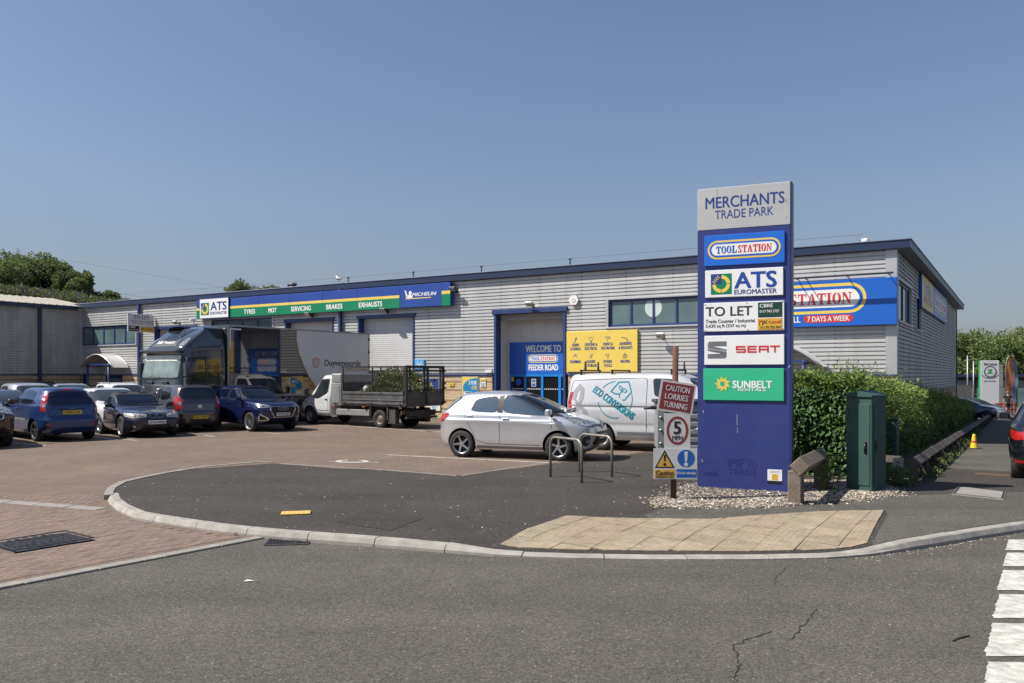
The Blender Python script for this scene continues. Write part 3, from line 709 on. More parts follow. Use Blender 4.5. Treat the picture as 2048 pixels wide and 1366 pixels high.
# brick base: real courses
bw, bh = .225, .075
def brickrun(x0, x1, near=None):
    out = []
    nrow = 25
    for r in range(nrow):
        z = 1.9 - (r + 1) * bh
        x = x0 - (bw / 2 if r % 2 else 0)
        while x < x1:
            a, c = max(x + .005, x0), min(x + bw - .005, x1)
            if c - a > .03: out.append((a, c, max(z, 0) + .005, z + bh - .005, r in (3, 8, 14, 19)))
            x += bw
    return out
runs = [(XL, pdoor_l0[0]), (pdoor_l0[1], pdoor_l[0]), (pdoor_l[1], door3[0] - .1), (door3[1] + .1, door1[0] - .1), (door1[1] + .1, door2[0] - .1), (door2[1] + .1, entr[0] - .1), (entr[1] + .1, pdoor_r[0]), (pdoor_r[1], 0)]
near_x0, near_x1 = fx(884), fx(985); rest = MB(); cnt = 0; BM = {}
core = MB()
for a, c in runs:
    core.box(a, c, .012, .048, 0, 1.9)
    for x0, x1, z0, z1, red in brickrun(a, c):
        mi = 3 if red else R.choice((0, 0, 1, 2)); pr = R.uniform(-.003, .003)
        if x0 > near_x0 and x1 < near_x1 and cnt < 300:
            k = (round(x1 - x0, 3), mi)
            if k not in BM: BM[k] = MB().box(-k[0] / 2, k[0] / 2, 0, .03, -.0325, .0325).mesh('brick', (M_BRICK + [M_BRED])[mi])
            link('brick', BM[k], wh, ((x0 + x1) / 2, pr, (z0 + z1) / 2)); cnt += 1
        else: rest.box(x0, x1, pr, .03, z0, z1, mi)
for r in range(25):                                                # the side wall's base
    y = .0 - (bw / 2 if r % 2 else 0); z = 1.2 - (r + 1) * bh
    while y < SB:
        rest.box(-.03, R.uniform(-.012, -.006), max(y, 0) + .005, y + bw - .005, z + .005, z + bh - .005, 3 if r in (3, 8, 14) else R.choice((0, 0, 1, 2))); y += bw
core.box(-.048, -.016, .05, SB, -.7, 1.2)
core.build('mortar', M_MORTAR, wh)
tag(rest.build('bricks', M_BRICK + [M_BRED], wh), kind='stuff')
# navy drip trim between brick and cladding, corner posts, down pipes
for a, c in runs: box('drip_trim', M_NAVY, wh, a, c, -.05, .02, 1.9, 1.955, b=.006)
box('drip_trim', M_NAVY, wh, -.02, .05, .03, SB, 1.14, 1.2)
box('corner_post', M_FLASH, wh, -.32, .012, -.012, .1, 1.955, ZT); box('corner_post', M_FLASH, wh, -.008, .014, .1, .34, 1.2, ZT)
box('corner_post', M_FLASH, wh, XL + .0, XL + .16, -.03, .02, 1.955, win_l[2] - .04); box('corner_post', M_FLASH, wh, XL + .0, XL + .16, -.03, .02, win_l[3] + .05, ZT)
box('corner_post', M_NAVY2, wh, .0, .05, SB - .05, SB + .04, .2, ZT)
def pipe(x, z0=0.0, hop=True):
    mb = MB().box(x - .07, x + .07, -.17, -.04, z0, ZT + .02, b=.01)
    for z in (1.2, 3.2, 5.2): mb.box(x - .1, x + .1, -.15, -.01, z, z + .05)
    mb.build('down_pipe', M_NAVY, wh)
pipe(fx(281)); pipe(fx(683))
# roof edge
OV = .42; OFR = .17
mb = MB(); mb.box(XL - .5, OV, -OFR, -OFR + .02, ZT + .02, ZE, 0); mb.box(OV - .02, OV, -OFR + .02, SB + .3, ZT + .02, ZE, 0); mb.box(XL - .5, OV - .02, SB + .28, SB + .3, ZT + .02, ZE, 0)
mb.build('fascia', M_NAVY2, wh)
mb = MB(); mb.box(XL - .5, OV - .02, -OFR + .02, .04, ZT + .02, ZT + .035); mb.box(-.04, OV - .02, .04, SB + .28, ZT + .02, ZT + .035); mb.build('soffit', mat('soffit_grey', (.2, .21, .23), .5), wh)
mb = MB(); mb.box(XL - .5, OV + .03, -OFR - .03, -OFR + .05, ZE, ZE + .045, b=.01); mb.box(OV - .05, OV + .03, -OFR + .05, SB + .33, ZE, ZE + .045, b=.01); mb.build('gutter_edge', mat('gutter_grey', (.17, .2, .27), .4, .2), wh)
mb = MB(); rg = 7.0
a, c, d, e = (XL - .5, -OFR, ZE), (OV, -OFR, ZE), (OV, SB + .3, ZE), (XL - .5, SB + .3, ZE); r0, r1 = (XL + 14, SB / 2, rg), (-14.5, SB / 2, rg)
mb.add([a, c, d, e, r0, r1], [(0, 1, 5, 4), (1, 2, 5), (2, 3, 4, 5), (3, 0, 4)]); mb.build('roof', M_ROOF, wh)
# small things on the roof
for px in (700, 830, 966, 1143): # line posts for roof access
    x = fx(px); o = MB().tube([(0, 0, 0), (0, 0, .22)], .025, 6).box(-.05, .05, -.03, .03, .2, .26).build('roof_line_post', M_IRON, wh, (x, -.12, ZE + .04))
mb = MB(); mb.tube([(fx(230), -.12, ZE + .42), (fx(500), -.12, ZE + .3), (fx(820), -.12, ZE + .28), (fx(1143), -.12, ZE + .3), (-1, -.12, ZE + .28)], .004, 4); mb.build('roof_safety_wire', M_IRON, wh)
def flue(px, py, wd, m, rnd=True, label=None):
    f_ = facade(-3.0); x, z = f_.at(px, py); mb = MB()
    if rnd: mb.tube([(x, 3, ZE), (x, 3, z - .1)], wd / 2, 12); mb.lathe([(wd * .62, z - .12), (wd * .66, z - .02), (wd * .3, z)], 12, M=Matrix.Translation((x, 3, 0)))
    else: mb.box(x - wd / 2, x + wd / 2, 2.85, 3.15, ZE, z - .08); mb.box(x - wd * .6, x + wd * .6, 2.8, 3.2, z - .08, z)
    mb.build('flue', m, wh)
flue(579.5, 567, .22, M_IRON); flue(586, 566, .34, mat('flue_grey', (.1, .1, .11), .5, .5)); flue(1730.5, 477, .2, M_WHITEP)

# windows
def window(parent, along, x0, x1, z0, z1, n, face=0.0, sill=True, mull=.07, frame=.09, glassm=None, blinds=False):
    glassm = glassm or M_GLASS
    def bx(mb, a, c, d0, d1, za, zb, mi=0, b=0.0):
        if along == 'x': mb.box(a, c, face + d0, face + d1, za, zb, mi, b=b)
        else: mb.box(face - d1, face - d0, a, c, za, zb, mi, b=b)
    mb = MB(); D0, D1 = .055, .14
    bx(mb, x0, x1, D0, D1, z0, z0 + frame); bx(mb, x0, x1, D0, D1, z1 - frame, z1); bx(mb, x0, x0 + frame, D0, D1, z0 + frame, z1 - frame); bx(mb, x1 - frame, x1, D0, D1, z0 + frame, z1 - frame)
    for k in range(1, n):
        x = x0 + (x1 - x0) * k / n; bx(mb, x - mull / 2, x + mull / 2, D0 - .005, D1, z0 + frame, z1 - frame)
    w_ = mb.build('window', M_NAVY, parent)
    for k in range(n):
        a = x0 + (x1 - x0) * k / n + (mull / 2 if k else frame); c = x0 + (x1 - x0) * (k + 1) / n - (mull / 2 if k < n - 1 else frame)
        mb = MB(); bx(mb, a, c, .09, .1, z0 + frame, z1 - frame); mb.build('pane', glassm, w_)
    if sill:
        mb = MB(); bx(mb, x0 - .1, x1 + .1, -.06, .06, z0 - .06, z0 - .002, b=.008); bx(mb, x0 - .1, x0 - .0, -.03, .06, z0, z1 + .05); bx(mb, x1, x1 + .1, -.03, .06, z0, z1 + .05); bx(mb, x0, x1, -.03, .06, z1, z1 + .05)
        mb.build('sill', M_FLASH, w_)
    return w_
wr = window(wh, 'x', *win_r, 6)
window(wh, 'x', *win_l, 5); window(wh, 'x', *win_a, 4)
window(wh, 'y', *swin1, 2, glassm=M_GLASS, mull=.05); window(wh, 'y', *swin2, 1, frame=.06)
# paper blinds seen behind the corner window
mb = MB()
# the round white sticker and lamp reflections, painted pale on the long window
x, z = fp(1305, 615); 
flat('window_sticker', mat('sticker_reflection', (.5, .58, .54), .5), wr, [circ(x, z, .34, 28, .36), rect(x - .03, x + .03, win_r[2] + .1, z - .36)], y=.088, t=.004)
# roller shutters
def shutter(h, m, closed_to=0.0, lip=True):
    x0, x1, z0, z1 = h; d = empty('roller_door', (0, 0, 0), 0, parent=wh); d.name = 'roller_door'
    mb = MB(); prof = []; z = closed_to; zt = z1 - .12
    while z < zt:
        prof += [(z, .3), (z + .075, .292), (z + .088, .31)]; z += .095
    prof.append((zt, .3)); n = len(prof); vs = [(x, dd, zz) for x in (x0 + .1, x1 - .1) for zz, dd in prof]
    mb.add(vs, [(i, n + i, n + i + 1, i + 1) for i in range(n - 1)]); mb.build('shutter_curtain', m, d)
    mb = MB(); mb.box(x0, x0 + .1, -.03, .34, 0, z1, b=.008); mb.box(x1 - .1, x1, -.03, .34, 0, z1, b=.008); mb.box(x0 - .06, x1 + .06, -.06, .34, z1 - .12, z1 + .03, b=.008); mb.build('door_frame', M_NAVY, d)
shutter(door1, M_DOORW); shutter(door2, M_DOORW); shutter(door3, M_DOORW, .0)
# personnel doors under the curved porches
for h in (pdoor_l, pdoor_r, pdoor_l0):
    d = box('door', M_NAVY2, wh, h[0] + .06, h[1] - .06, .02, .06, .05, h[3] - .1, b=.01)
    mb = MB(); mb.box(h[0], h[0] + .06, -.02, .06, 0, h[3] - .04); mb.box(h[1] - .06, h[1], -.02, .06, 0, h[3] - .04); mb.box(h[0], h[1], -.022, .058, h[3] - .1, h[3] - .04); mb.build('door_frame', M_NAVY, wh)
    if h[1] - h[0] > .6: box('pane', M_GLASS, d, h[0] + .25, h[1] - .25, .012, .02, .9, h[3] - .25)
# shop entrance: recess with white lining, blue front and glazed doors
en = entr; dp = .9
mb = MB()
mb.add([(en[0] + .12, .3, 0), (en[0] + .12, dp, 0), (en[0] + .12, dp, en[3]), (en[0] + .12, .3, en[3])], [(0, 1, 2, 3)])
mb.add([(en[1] - .12, .3, 0), (en[1] - .12, dp, 0), (en[1] - .12, dp, en[3]), (en[1] - .12, .3, en[3])], [(3, 2, 1, 0)])
mb.add([(en[0], .3, en[3] - .16), (en[1], .3, en[3] - .16), (en[1], dp, en[3] - .16), (en[0], dp, en[3] - .16)], [(0, 1, 2, 3)])
EW = facade(-dp); ex0 = EW.at(1021)[0]; ezt = EW.at(1021, 685.5)[1]; ezb = EW.at(1021, 748.5)[1]
mb.box(en[0] + .12, ex0, dp, dp + .08, 0, en[3] - .16); mb.box(ex0, en[1] - .12, dp, dp + .08, ezt, en[3] - .16)
n = 5
mb.build('entrance_lining', M_INW, wh)
mb = MB()
for k in range(1, 5): x = en[0] + .12 + (en[1] - en[0] - .24) * k / 5; mb.box(x - .004, x + .004, dp - .003, dp, ezt + .02, en[3] - .17)
mb.build('panel_joint', mat('joint_grey', (.35, .34, .33), .6), wh)
mb = MB(); mb.box(en[0] - .0, en[0] + .12, -.04, .34, 0, en[3], b=.008); mb.box(en[1] - .12, en[1], -.04, .34, 0, en[3], b=.008); mb.box(en[0] - .08, en[1] + .08, -.08, .34, en[3] - .16, en[3] + .03, b=.008); mb.build('door_frame', M_NAVY, wh)
mb = MB(); mb.box(en[0] + .12, en[1] - .12, .35, .5, en[3] - .42, en[3] - .2); mb.box(en[0] + .9, en[0] + 1.0, .34, .36, en[3] - .4, en[3] - .3); mb.box(en[1] - 1.0, en[1] - .9, .34, .36, en[3] - .4, en[3] - .3); mb.build('shutter_box', mat('box_grey', (.4, .39, .37), .6), wh)
M_BLUE = mat('shop_blue', (.008, .085, .42), .35, 0, var=.04); M_BLUEF = mat('frame_blue', (.01, .2, .62), .35, 0, var=.04)
M_SHOPGL = mat('shop_glass', (.012, .013, .014), .05, 0, spec=.6)
mb = MB(); exr = en[1] - .12
cols = [ex0, EW.at(1052)[0], EW.at(1086)[0], EW.at(1121)[0], exr]
for k, x in enumerate(cols): mb.box(max(ex0, x - .06), min(exr, x + .06), dp - .08, dp + .02, 0, ezb, b=.008)
for a, c in zip(cols[:-1], cols[1:]): mb.box(a + .06, c - .06, dp - .078, dp + .018, ezb - .1, ezb - .002, b=.008); mb.box(a + .06, c - .06, dp - .078, dp + .018, 0, .12, b=.008)
ed = mb.build('glazed_entrance', M_BLUEF, wh)
for a, c in zip(cols[:-1], cols[1:]):
    if c - a > .2: box('pane', M_SHOPGL, ed, a + .05, c - .05, dp - .04, dp - .03, .12, ezb - .1)
mb = MB(); mb2 = []
for a, c in zip(cols[:-1], cols[1:]):
    if c - a < .3: continue
    x = a + .12
    while x < c - .1: mb2.append(circ(x, ezb - .62, .026, 8)); x += .085
flat('manifestation_dots', M_WHITEP, ed, mb2, y=dp - .04, t=.004)
x = (cols[0] + cols[1]) / 2
flat('window_sticker', mat('sticker_blue', (.02, .12, .42), .5), ed, [circ(x + .04, ezb - .33, .14, 20)], y=dp - .04, t=.004)
flat('notice', mat('notice_yellow', (.62, .45, .04), .6), ed, [rect(ex0 + .07, ex0 + .2, ezb - .3, ezb - .12)], y=dp - .04, t=.004)
flat('notice', M_WHITEP, ed, [rect((cols[1] + cols[2]) / 2 - .12, (cols[1] + cols[2]) / 2 + .1, ezb - .52, ezb - .2)], y=dp - .04, t=.004)
flat('notice', mat('sticker_blue2', (.02, .12, .42), .5), ed, [rect((cols[1] + cols[2]) / 2 - .1, (cols[1] + cols[2]) / 2 + .08, ezb - .34, ezb - .22), rect((cols[1] + cols[2]) / 2 - .1, (cols[1] + cols[2]) / 2 + .08, ezb - .5, ezb - .38)], y=dp - .044, t=.003)

# curved porch roofs on posts
def canopy(x0, x1, zc, rise, dep, label):
    c = empty('porch_canopy', Bw((x0 + x1) / 2, -.02, 0), BANG, label, 'porch canopy', 'curved porch canopies')
    hw = (x1 - x0) / 2; n = 14; arc = [(-hw + 2 * hw * k / n, zc + rise * (1 - ((-1 + 2 * k / n) ** 2))) for k in range(n + 1)]
    mb = MB(); ny = 10
    for j in range(ny):                                            # roof sheet with raised ribs
        for q, (ya, yb, up) in enumerate(((j / ny, (j + .62) / ny, .0), ((j + .62) / ny, (j + .7) / ny, .03), ((j + .7) / ny, (j + .92) / ny, .03), ((j + .92) / ny, (j + 1) / ny, .0))):
            up2 = (.0, .03, .03, .0)[q]; upn = (.0, .03, .0, .0)[q] if q != 1 else .03
            za = (0, 0, .03, .03)[q]; zb_ = (0, .03, .03, 0)[q]
            for k in range(n):
                mb.add([(arc[k][0], -dep * ya, arc[k][1] + za), (arc[k + 1][0], -dep * ya, arc[k + 1][1] + za), (arc[k + 1][0], -dep * yb, arc[k + 1][1] + zb_), (arc[k][0], -dep * yb, arc[k][1] + zb_)], [(3, 2, 1, 0)])
    mb.build('roof_sheet', M_CLAD, c)
    mb = MB(); mb.tube([(x, -dep - .01, z) for x, z in arc], .035, 8); mb.tube([(x, -.03, z) for x, z in arc], .03, 8); mb.build('edge_trim', M_FLASH, c)
    for s_ in (-1, 1):
        mb = MB(); x = s_ * (hw - .6); mb.tube([(x, -dep + .12, 0), (x, -dep + .12, zc + .22)], .06, 10); mb.build('post', M_NAVY, c)
    mb = MB(); mb.box(-hw + .5, hw - .5, -dep + .08, -dep + .16, zc + .14, zc + .24); mb.box(-hw + .55, -hw + .63, -dep, 0, zc + .1, zc + .18); mb.box(hw - .63, hw - .55, -dep, 0, zc + .1, zc + .18); mb.build('beam', M_NAVY, c)
    return c
ca, cb = fx(194), fx(260)
zc = fp(260, 735.5)[1]
canopy(ca, cb, zc, .78, 1.05, 'curved metal porch canopy on navy posts in the corner by the side wing')
cx1 = fx(1657); canopy(cx1 - (cb - ca), cx1, 2.2, .78, 1.05, 'curved metal porch canopy rising behind the tall hedge')

# ------------------------------------------------------------------ side wing at the left
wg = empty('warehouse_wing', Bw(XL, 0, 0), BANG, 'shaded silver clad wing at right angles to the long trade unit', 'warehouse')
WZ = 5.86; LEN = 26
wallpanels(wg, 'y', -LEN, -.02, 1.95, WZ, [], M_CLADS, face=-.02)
box('wall', MATS['inner_wall'], wg, -14, -.08, -LEN, 8, 0, WZ)
core = MB().box(-.075, -.04, -LEN, -.03, 0, 1.9); core.build('mortar', M_MORTAR, wg)
rest = MB()
for r in range(25):
    y = -9 - (bw / 2 if r % 2 else 0); z = 1.9 - (r + 1) * bh
    while y < -.05: rest.box(-.05, R.uniform(-.031, -.026), y + .005, min(y + bw - .005, -.03), z + .005, z + bh - .005, 3 if r in (3, 8, 14, 19) else R.choice((0, 0, 1, 2))); y += bw
tag(rest.build('bricks', M_BRICK + [M_BRED], wg), kind='stuff')
box('drip_trim', M_NAVY2, wg, -.06, .02, -LEN, -.03, 1.9, 1.955)
wl = Plane(Bw(XL, 0).to_2d(), BV)
yp = wl.at(79)[0]
for y in (yp, yp - 5.6, yp - 11.2): MB().box(-.03, .12, y - .09, y + .09, 0, WZ + .02, b=.01).build('down_pipe', M_NAVY2, wg)
box('corner_post', M_FLASH, wg, -.02, .01, -.2, -.02, 1.96, WZ)
mb = MB(); mb.box(.3, .32, -LEN, -.4, WZ + .02, WZ + .24); mb.build('fascia', M_NAVY2, wg)
mb = MB(); mb.add([(-.1, -LEN, WZ + .02), (.3, -LEN, WZ + .02), (.3, -.02, WZ + .02), (-.1, -.02, WZ + .02)], [(3, 2, 1, 0)]); mb.build('soffit', MATS['soffit_grey'], wg)
mb = MB(); n = 60
for k in range(n):
    y0, y1 = -LEN + (LEN + .5) * k / n, -LEN + (LEN + .5) * (k + 1) / n; ym = y0 + (y1 - y0) * .8
    for (ya, yb, za, zb_) in ((y0, ym, 0, 0), (ym, ym + (y1 - ym) * .4, 0, .035), (ym + (y1 - ym) * .4, y1, .035, 0)):
        mb.add([(.36, ya, WZ + .25 + za), (.36, yb, WZ + .25 + zb_), (-4.2, yb, WZ + 1.02 + zb_), (-4.2, ya, WZ + 1.02 + za)], [(0, 1, 2, 3)])
mb.build('roof', M_ROOF, wg)
# ================================================================== signs and fittings on the buildings
S_BLUE = mat('sign_blue', (.012, .11, .48), .35, 0, var=.03); S_YEL = mat('sign_yellow', (.72, .53, .1), .4, 0, var=.03); S_WHITE = mat('sign_white', (.74, .74, .73), .4, 0, var=.03)
S_RED = mat('sign_red', (.55, .035, .03), .4, 0, var=.03); S_NAVY = mat('sign_navy', (.02, .045, .2), .4, 0, var=.04); S_GREEN = mat('sign_green', (.0, .19, .085), .4, 0, var=.04)
S_BLACK = mat('sign_black', (.012, .012, .014), .4); S_CHAR = mat('sign_charcoal', (.035, .035, .04), .4); S_DKGREEN = mat('sign_dark_green', (.012, .05, .035), .4)
S_GOLD = mat('sign_gold', (.6, .38, .03), .45); S_LIGHTBLUE = mat('sign_light_blue', (.1, .35, .62), .4)
S_POLE = MB

def glyph(ch):
    """heavy slab-serif stencil capitals on a unit square, as separate pieces"""
    if ch == 'T': return [[(0, 1), (0, .66), (.06, .66), (.13, .88), (.33, .88), (.33, 1)], [(.67, 1), (.67, .88), (.87, .88), (.94, .66), (1, .66), (1, 1)], [(.2, 0), (.8, 0), (.8, .08), (.64, .08), (.64, 1), (.36, 1), (.36, .08), (.2, .08)]]
    if ch == 'L': return [[(.0, 0), (.46, 0), (.46, .92), (.56, .92), (.56, 1), (0, 1), (0, .92), (.14, .92), (.14, .08), (0, .08)], [(.52, 0), (1, 0), (1, .42), (.94, .42), (.84, .12), (.52, .12)]]
    if ch == 'I': return [[(.0, 0), (1, 0), (1, .08), (.78, .08), (.78, .92), (1, .92), (1, 1), (0, 1), (0, .92), (.22, .92), (.22, .08), (0, .08)]]
    if ch == 'O':
        l = [(.45 + .45 * math.cos(a) * 1.0, .5 + .52 * math.sin(a)) for a in [math.pi / 2 + math.pi * k / 10 for k in range(11)]] + [(.45 + .16 * math.cos(a), .5 + .42 * math.sin(a)) for a in [1.5 * math.pi - math.pi * k / 10 for k in range(11)]]
        return [l, [(1 - x, z) for x, z in l][::-1]]
    if ch == 'A': return [[(.0, 0), (.3, 0), (.3, .07), (.2, .07), (.46, .8), (.46, 1), (.42, 1), (.08, .07), (0, .07)], [(.5, 1), (.62, 1), (.93, .07), (1, .07), (1, 0), (.54, 0), (.54, .07), (.64, .07), (.5, .52)], [(.26, .22), (.5, .22), (.5, .3), (.29, .3)]]
    if ch == 'N': return [[(.0, 0), (.3, 0), (.3, .08), (.2, .08), (.2, .86), (.1, .86), (.1, .08), (0, .08)], [(.0, 1), (0, .92), (.08, .92), (.74, 0), (.9, 0), (.9, .1), (.34, 1)], [(.68, 1), (.68, .92), (.8, .92), (.8, .3), (.9, .3), (.9, .92), (1, .92), (1, 1)]]
    if ch == 'S':
        up = [(.82, .68), (.9, .68), (.9, 1), (.84, 1), (.8, .95), (.6, 1.02), (.3, 1.0), (.08, .86), (.06, .66), (.22, .53), (.47, .47), (.47, .62), (.4, .66), (.38, .78), (.45, .9), (.6, .93), (.74, .86)]
        return [up, [(.98 - x, 1 - z) for x, z in up]]
    return []
def slabword(word, m, parent, x0, x1, z0, z1, y, t=.004, gap=.12):
    wts = {'I': .55, 'O': 1.0, 'N': 1.1, 'A': 1.1, 'S': .85}; tot = sum(wts.get(c, 1) for c in word) + gap * (len(word) - 1); u = (x1 - x0) / tot; x = x0; P = []
    for c in word:
        ww = wts.get(c, 1) * u
        for g_ in glyph(c): 
            q = [(x + a * ww, z0 + b_ * (z1 - z0)) for a, b_ in g_]
            if sum(q[k - 1][0] * q[k][1] - q[k][0] * q[k - 1][1] for k in range(len(q))) < 0: q.reverse()
            P.append(q)
        x += ww + gap * u
    return flat('lettering', m, parent, P, y, t)
def tool_logo(parent, cx, cz, w_, h, y):
    flat('logo_band', S_YEL, parent, [pill(cx, cz, w_, h)], y, .003); flat('logo_band', S_BLUE, parent, [pill(cx, cz, w_ - h * .2, h * .8)], y, .005); flat('logo_field', S_WHITE, parent, [pill(cx, cz, w_ - h * .42, h * .6)], y, .007)
    iw = w_ - h * .42 - h * .5; x0 = cx - iw / 2; sp = x0 + iw * .385
    slabword('TOOL', S_BLUE, parent, x0, sp - iw * .012, cz - h * .19, cz + h * .19, y - .007); slabword('STATION', S_RED, parent, sp + iw * .012, x0 + iw, cz - h * .19, cz + h * .19, y - .007)
def euro_logo(parent, cx, cz, s_, y):
    """square emblem: green and navy quarters, broken yellow ring, wheat ear"""
    h = s_ / 2
    flat('emblem', S_GREEN, parent, [rect(cx - h, cx + h, cz - h, cz + h)], y, .003); flat('emblem', S_NAVY, parent, [rect(cx - h, cx, cz, cz + h)], y, .005)
    flat('emblem_ring', S_YEL, parent, [arcband(cx, cz, s_ * .26, s_ * .43, a, b_, 10) for a, b_ in ((3, 87), (183, 267), (273, 357))], y, .007)
    L_ = []
    for k in range(4):
        bx_, bz = cx - s_ * (.38 - .07 * k), cz + s_ * (.06 + .085 * k)
        for sd in (1, -1):
            a = rad(50 + sd * 48); d = Vector((math.cos(a), math.sin(a))); nn = Vector((-d.y, d.x)); p = Vector((bx_, bz)); q = [p, p + d * s_ * .06 - nn * s_ * .028, p + d * s_ * .12, p + d * s_ * .06 + nn * s_ * .028]; L_.append([tuple(v_) for v_ in q])
    flat('emblem_wheat', S_YEL, parent, L_, y, .007)
def board(name, m, x0, x1, z0, z1, d, label, cat='sign', group=None, back=0.0, b=.01):
    """a sign fixed on the long front: thing whose own mesh is the board; drawn in front coordinates shifted to its centre"""
    cx = (x0 + x1) / 2; o = MB().box(x0 - cx, x1 - cx, -d, -back, z0, z1, b=b).build(name, m, None, Bw(cx, 0, 0), (0, 0, BANG))
    tag(o, label, cat, group); o['cx'] = cx; return o, cx

# -- tyre bay fascia
xa, xb = fx(393), fx(900); zt = fp(640, 582.6, .3)[1]; zb_ = fp(640, 625, .3)[1]
ax0, ax1 = facade(.3).at(393)[0], facade(.3).at(900.5)[0]
zT = (facade(.3).at(900, 563)[1] + facade(.3).at(393, 602)[1]) / 2; zBm = (facade(.3).at(900, 610)[1] + facade(.3).at(393, 638.5)[1]) / 2
S_NAVY3 = mat('fascia_blue', (.02, .06, .28), .35, 0, var=.05, vscale=.6)
o, cx = board('fascia_sign', S_NAVY3, ax0, ax1, zT - .0 - (zT - zBm), zT, .3, 'long blue and green tyre workshop sign with yellow stripe above the shutters', 'shop sign', back=.06)
Hs = zT - zBm; zy = zBm + Hs * .5; f3 = facade(.3); q3 = lambda px: f3.at(px)[0] - cx; Y0 = -.3
gx = q3(799)
flat('green_panel', S_GREEN, o, [rect(ax0 - cx + .003, gx, zBm + .002, zy - .05)], Y0, .004); flat('green_panel', S_GREEN, o, [rect(q3(883), ax1 - cx - .003, zBm + .002, zy - .0)], Y0, .004)
flat('yellow_stripe', S_YEL, o, [rect(ax0 - cx + .003, gx, zy - .05, zy + .075)], Y0, .005); flat('yellow_stripe', S_YEL, o, [rect(q3(883), ax1 - cx - .003, zy, zy + .14)], Y0, .005)
flat('panel_joint', S_NAVY, o, [rect(q3(px) - .006, q3(px) + .006, zBm + .01, zT - .01) for px in (516, 580, 645, 714, 799, 883)], Y0, .006)
for wd_, p0, p1 in (('TYRES', 488, 510.5), ('MOT', 537, 553), ('SERVICING', 582, 622), ('BRAKES', 652.5, 685), ('EXHAUSTS', 717.5, 764.5)):
    text(wd_, S_WHITE, o, (q3(p0) + q3(p1)) / 2, Y0 - .004, zBm + Hs * .235, q3(p1) - q3(p0), Hs * .235, bold=.03)
text('MICHELIN', S_WHITE, o, (q3(825) + q3(872)) / 2, Y0, zBm + Hs * .56, q3(872) - q3(825), Hs * .155, bold=.035, shear=.25)
flat('underline', S_YEL, o, [rect(q3(811), q3(862), zBm + Hs * .37, zBm + Hs * .41)], Y0, .004)
mx_, mz = q3(817), zBm + Hs * .56                                 # small white waving emblem, plain stand-in
flat('white_emblem', S_WHITE, o, [circ(mx_ + .06, mz - .1, .17, 14, .1), circ(mx_ + .1, mz + .08, .09, 12), [(mx_ - .22, mz + .2), (mx_ - .16, mz + .22), (mx_ - .03, mz - .08), (mx_ - .12, mz - .14)]], Y0, .004)
pa, pb = q3(402), q3(458.5)
mb = MB().box(pa - .04, pb + .04, -.37, -.3, zBm - .03, zT + .06, b=.01); p_ = mb.build('logo_panel', S_NAVY, o)
flat('panel_face', S_WHITE, p_, [rect(pa, pb, zBm + .02, zT + .02)], -.37, .004)
euro_logo(p_, pa + Hs * .42, zBm + Hs * .5, Hs * .66, -.374)
text('ATS', S_NAVY, p_, pa + Hs * .82 + (pb - pa - Hs * .9) / 2, -.374, zBm + Hs * .63, pb - pa - Hs * .98, Hs * .46, bold=.035)
text('EUROMASTER', S_NAVY, p_, pa + Hs * .82 + (pb - pa - Hs * .9) / 2, -.374, zBm + Hs * .26, pb - pa - Hs * .93, Hs * .155, bold=.03)

# -- tool shop fascia on the right
f2 = facade(.22); tx0, tx1 = f2.at(1410)[0], f2.at(1794)[0]; tzt, tzb = f2.at(1793, 553.5)[1], f2.at(1793, 648.5)[1]
o, cx = board('fascia_sign', S_BLUE, tx0, tx1, tzb, tzt, .22, 'big blue tool shop sign with yellow ringed logo at the building corner', 'shop sign', back=.045)
q2 = lambda px: f2.at(px)[0] - cx
pr = q2(1733); Hb = tzt - tzb; plz0, plz1 = f2.at(1700, 625.5)[1], f2.at(1700, 565)[1]; ph = plz1 - plz0; pl = q2(1478) ; pw = pr - pl
tool_logo(o, (pl + pr) / 2, (plz0 + plz1) / 2, pw, ph, -.22)
rz0, rz1 = f2.at(1650, 645)[1], f2.at(1650, 630)[1]
flat('red_label', S_RED, o, [pill((q2(1607) + q2(1707)) / 2, (rz0 + rz1) / 2, q2(1707) - q2(1607), rz1 - rz0, 4)], -.22, .004)
text('7 DAYS A WEEK', S_WHITE, o, (q2(1615) + q2(1699)) / 2, -.224, (rz0 + rz1) / 2, q2(1699) - q2(1615), (rz1 - rz0) * .7, bold=.02)
text('OPEN TO ALL', S_WHITE, o, (q2(1510) + q2(1601)) / 2, -.22, (rz0 + rz1) / 2, q2(1601) - q2(1510), (rz1 - rz0) * .82, bold=.03)
mb = MB()                                                          # trough lamp on arms above the sign
mb.box(tx0 - cx + .1, tx1 - cx - .05, -.72, -.64, tzt + .06, tzt + .12, b=.01)
for px in (1440, 1500, 1560, 1595, 1612, 1695, 1778): x = q2(px); mb.tube([(x, .0, tzt + .1), (x, -.68, tzt + .1)], .018, 6)
mb.build('lamp_trough', M_IRON, o)

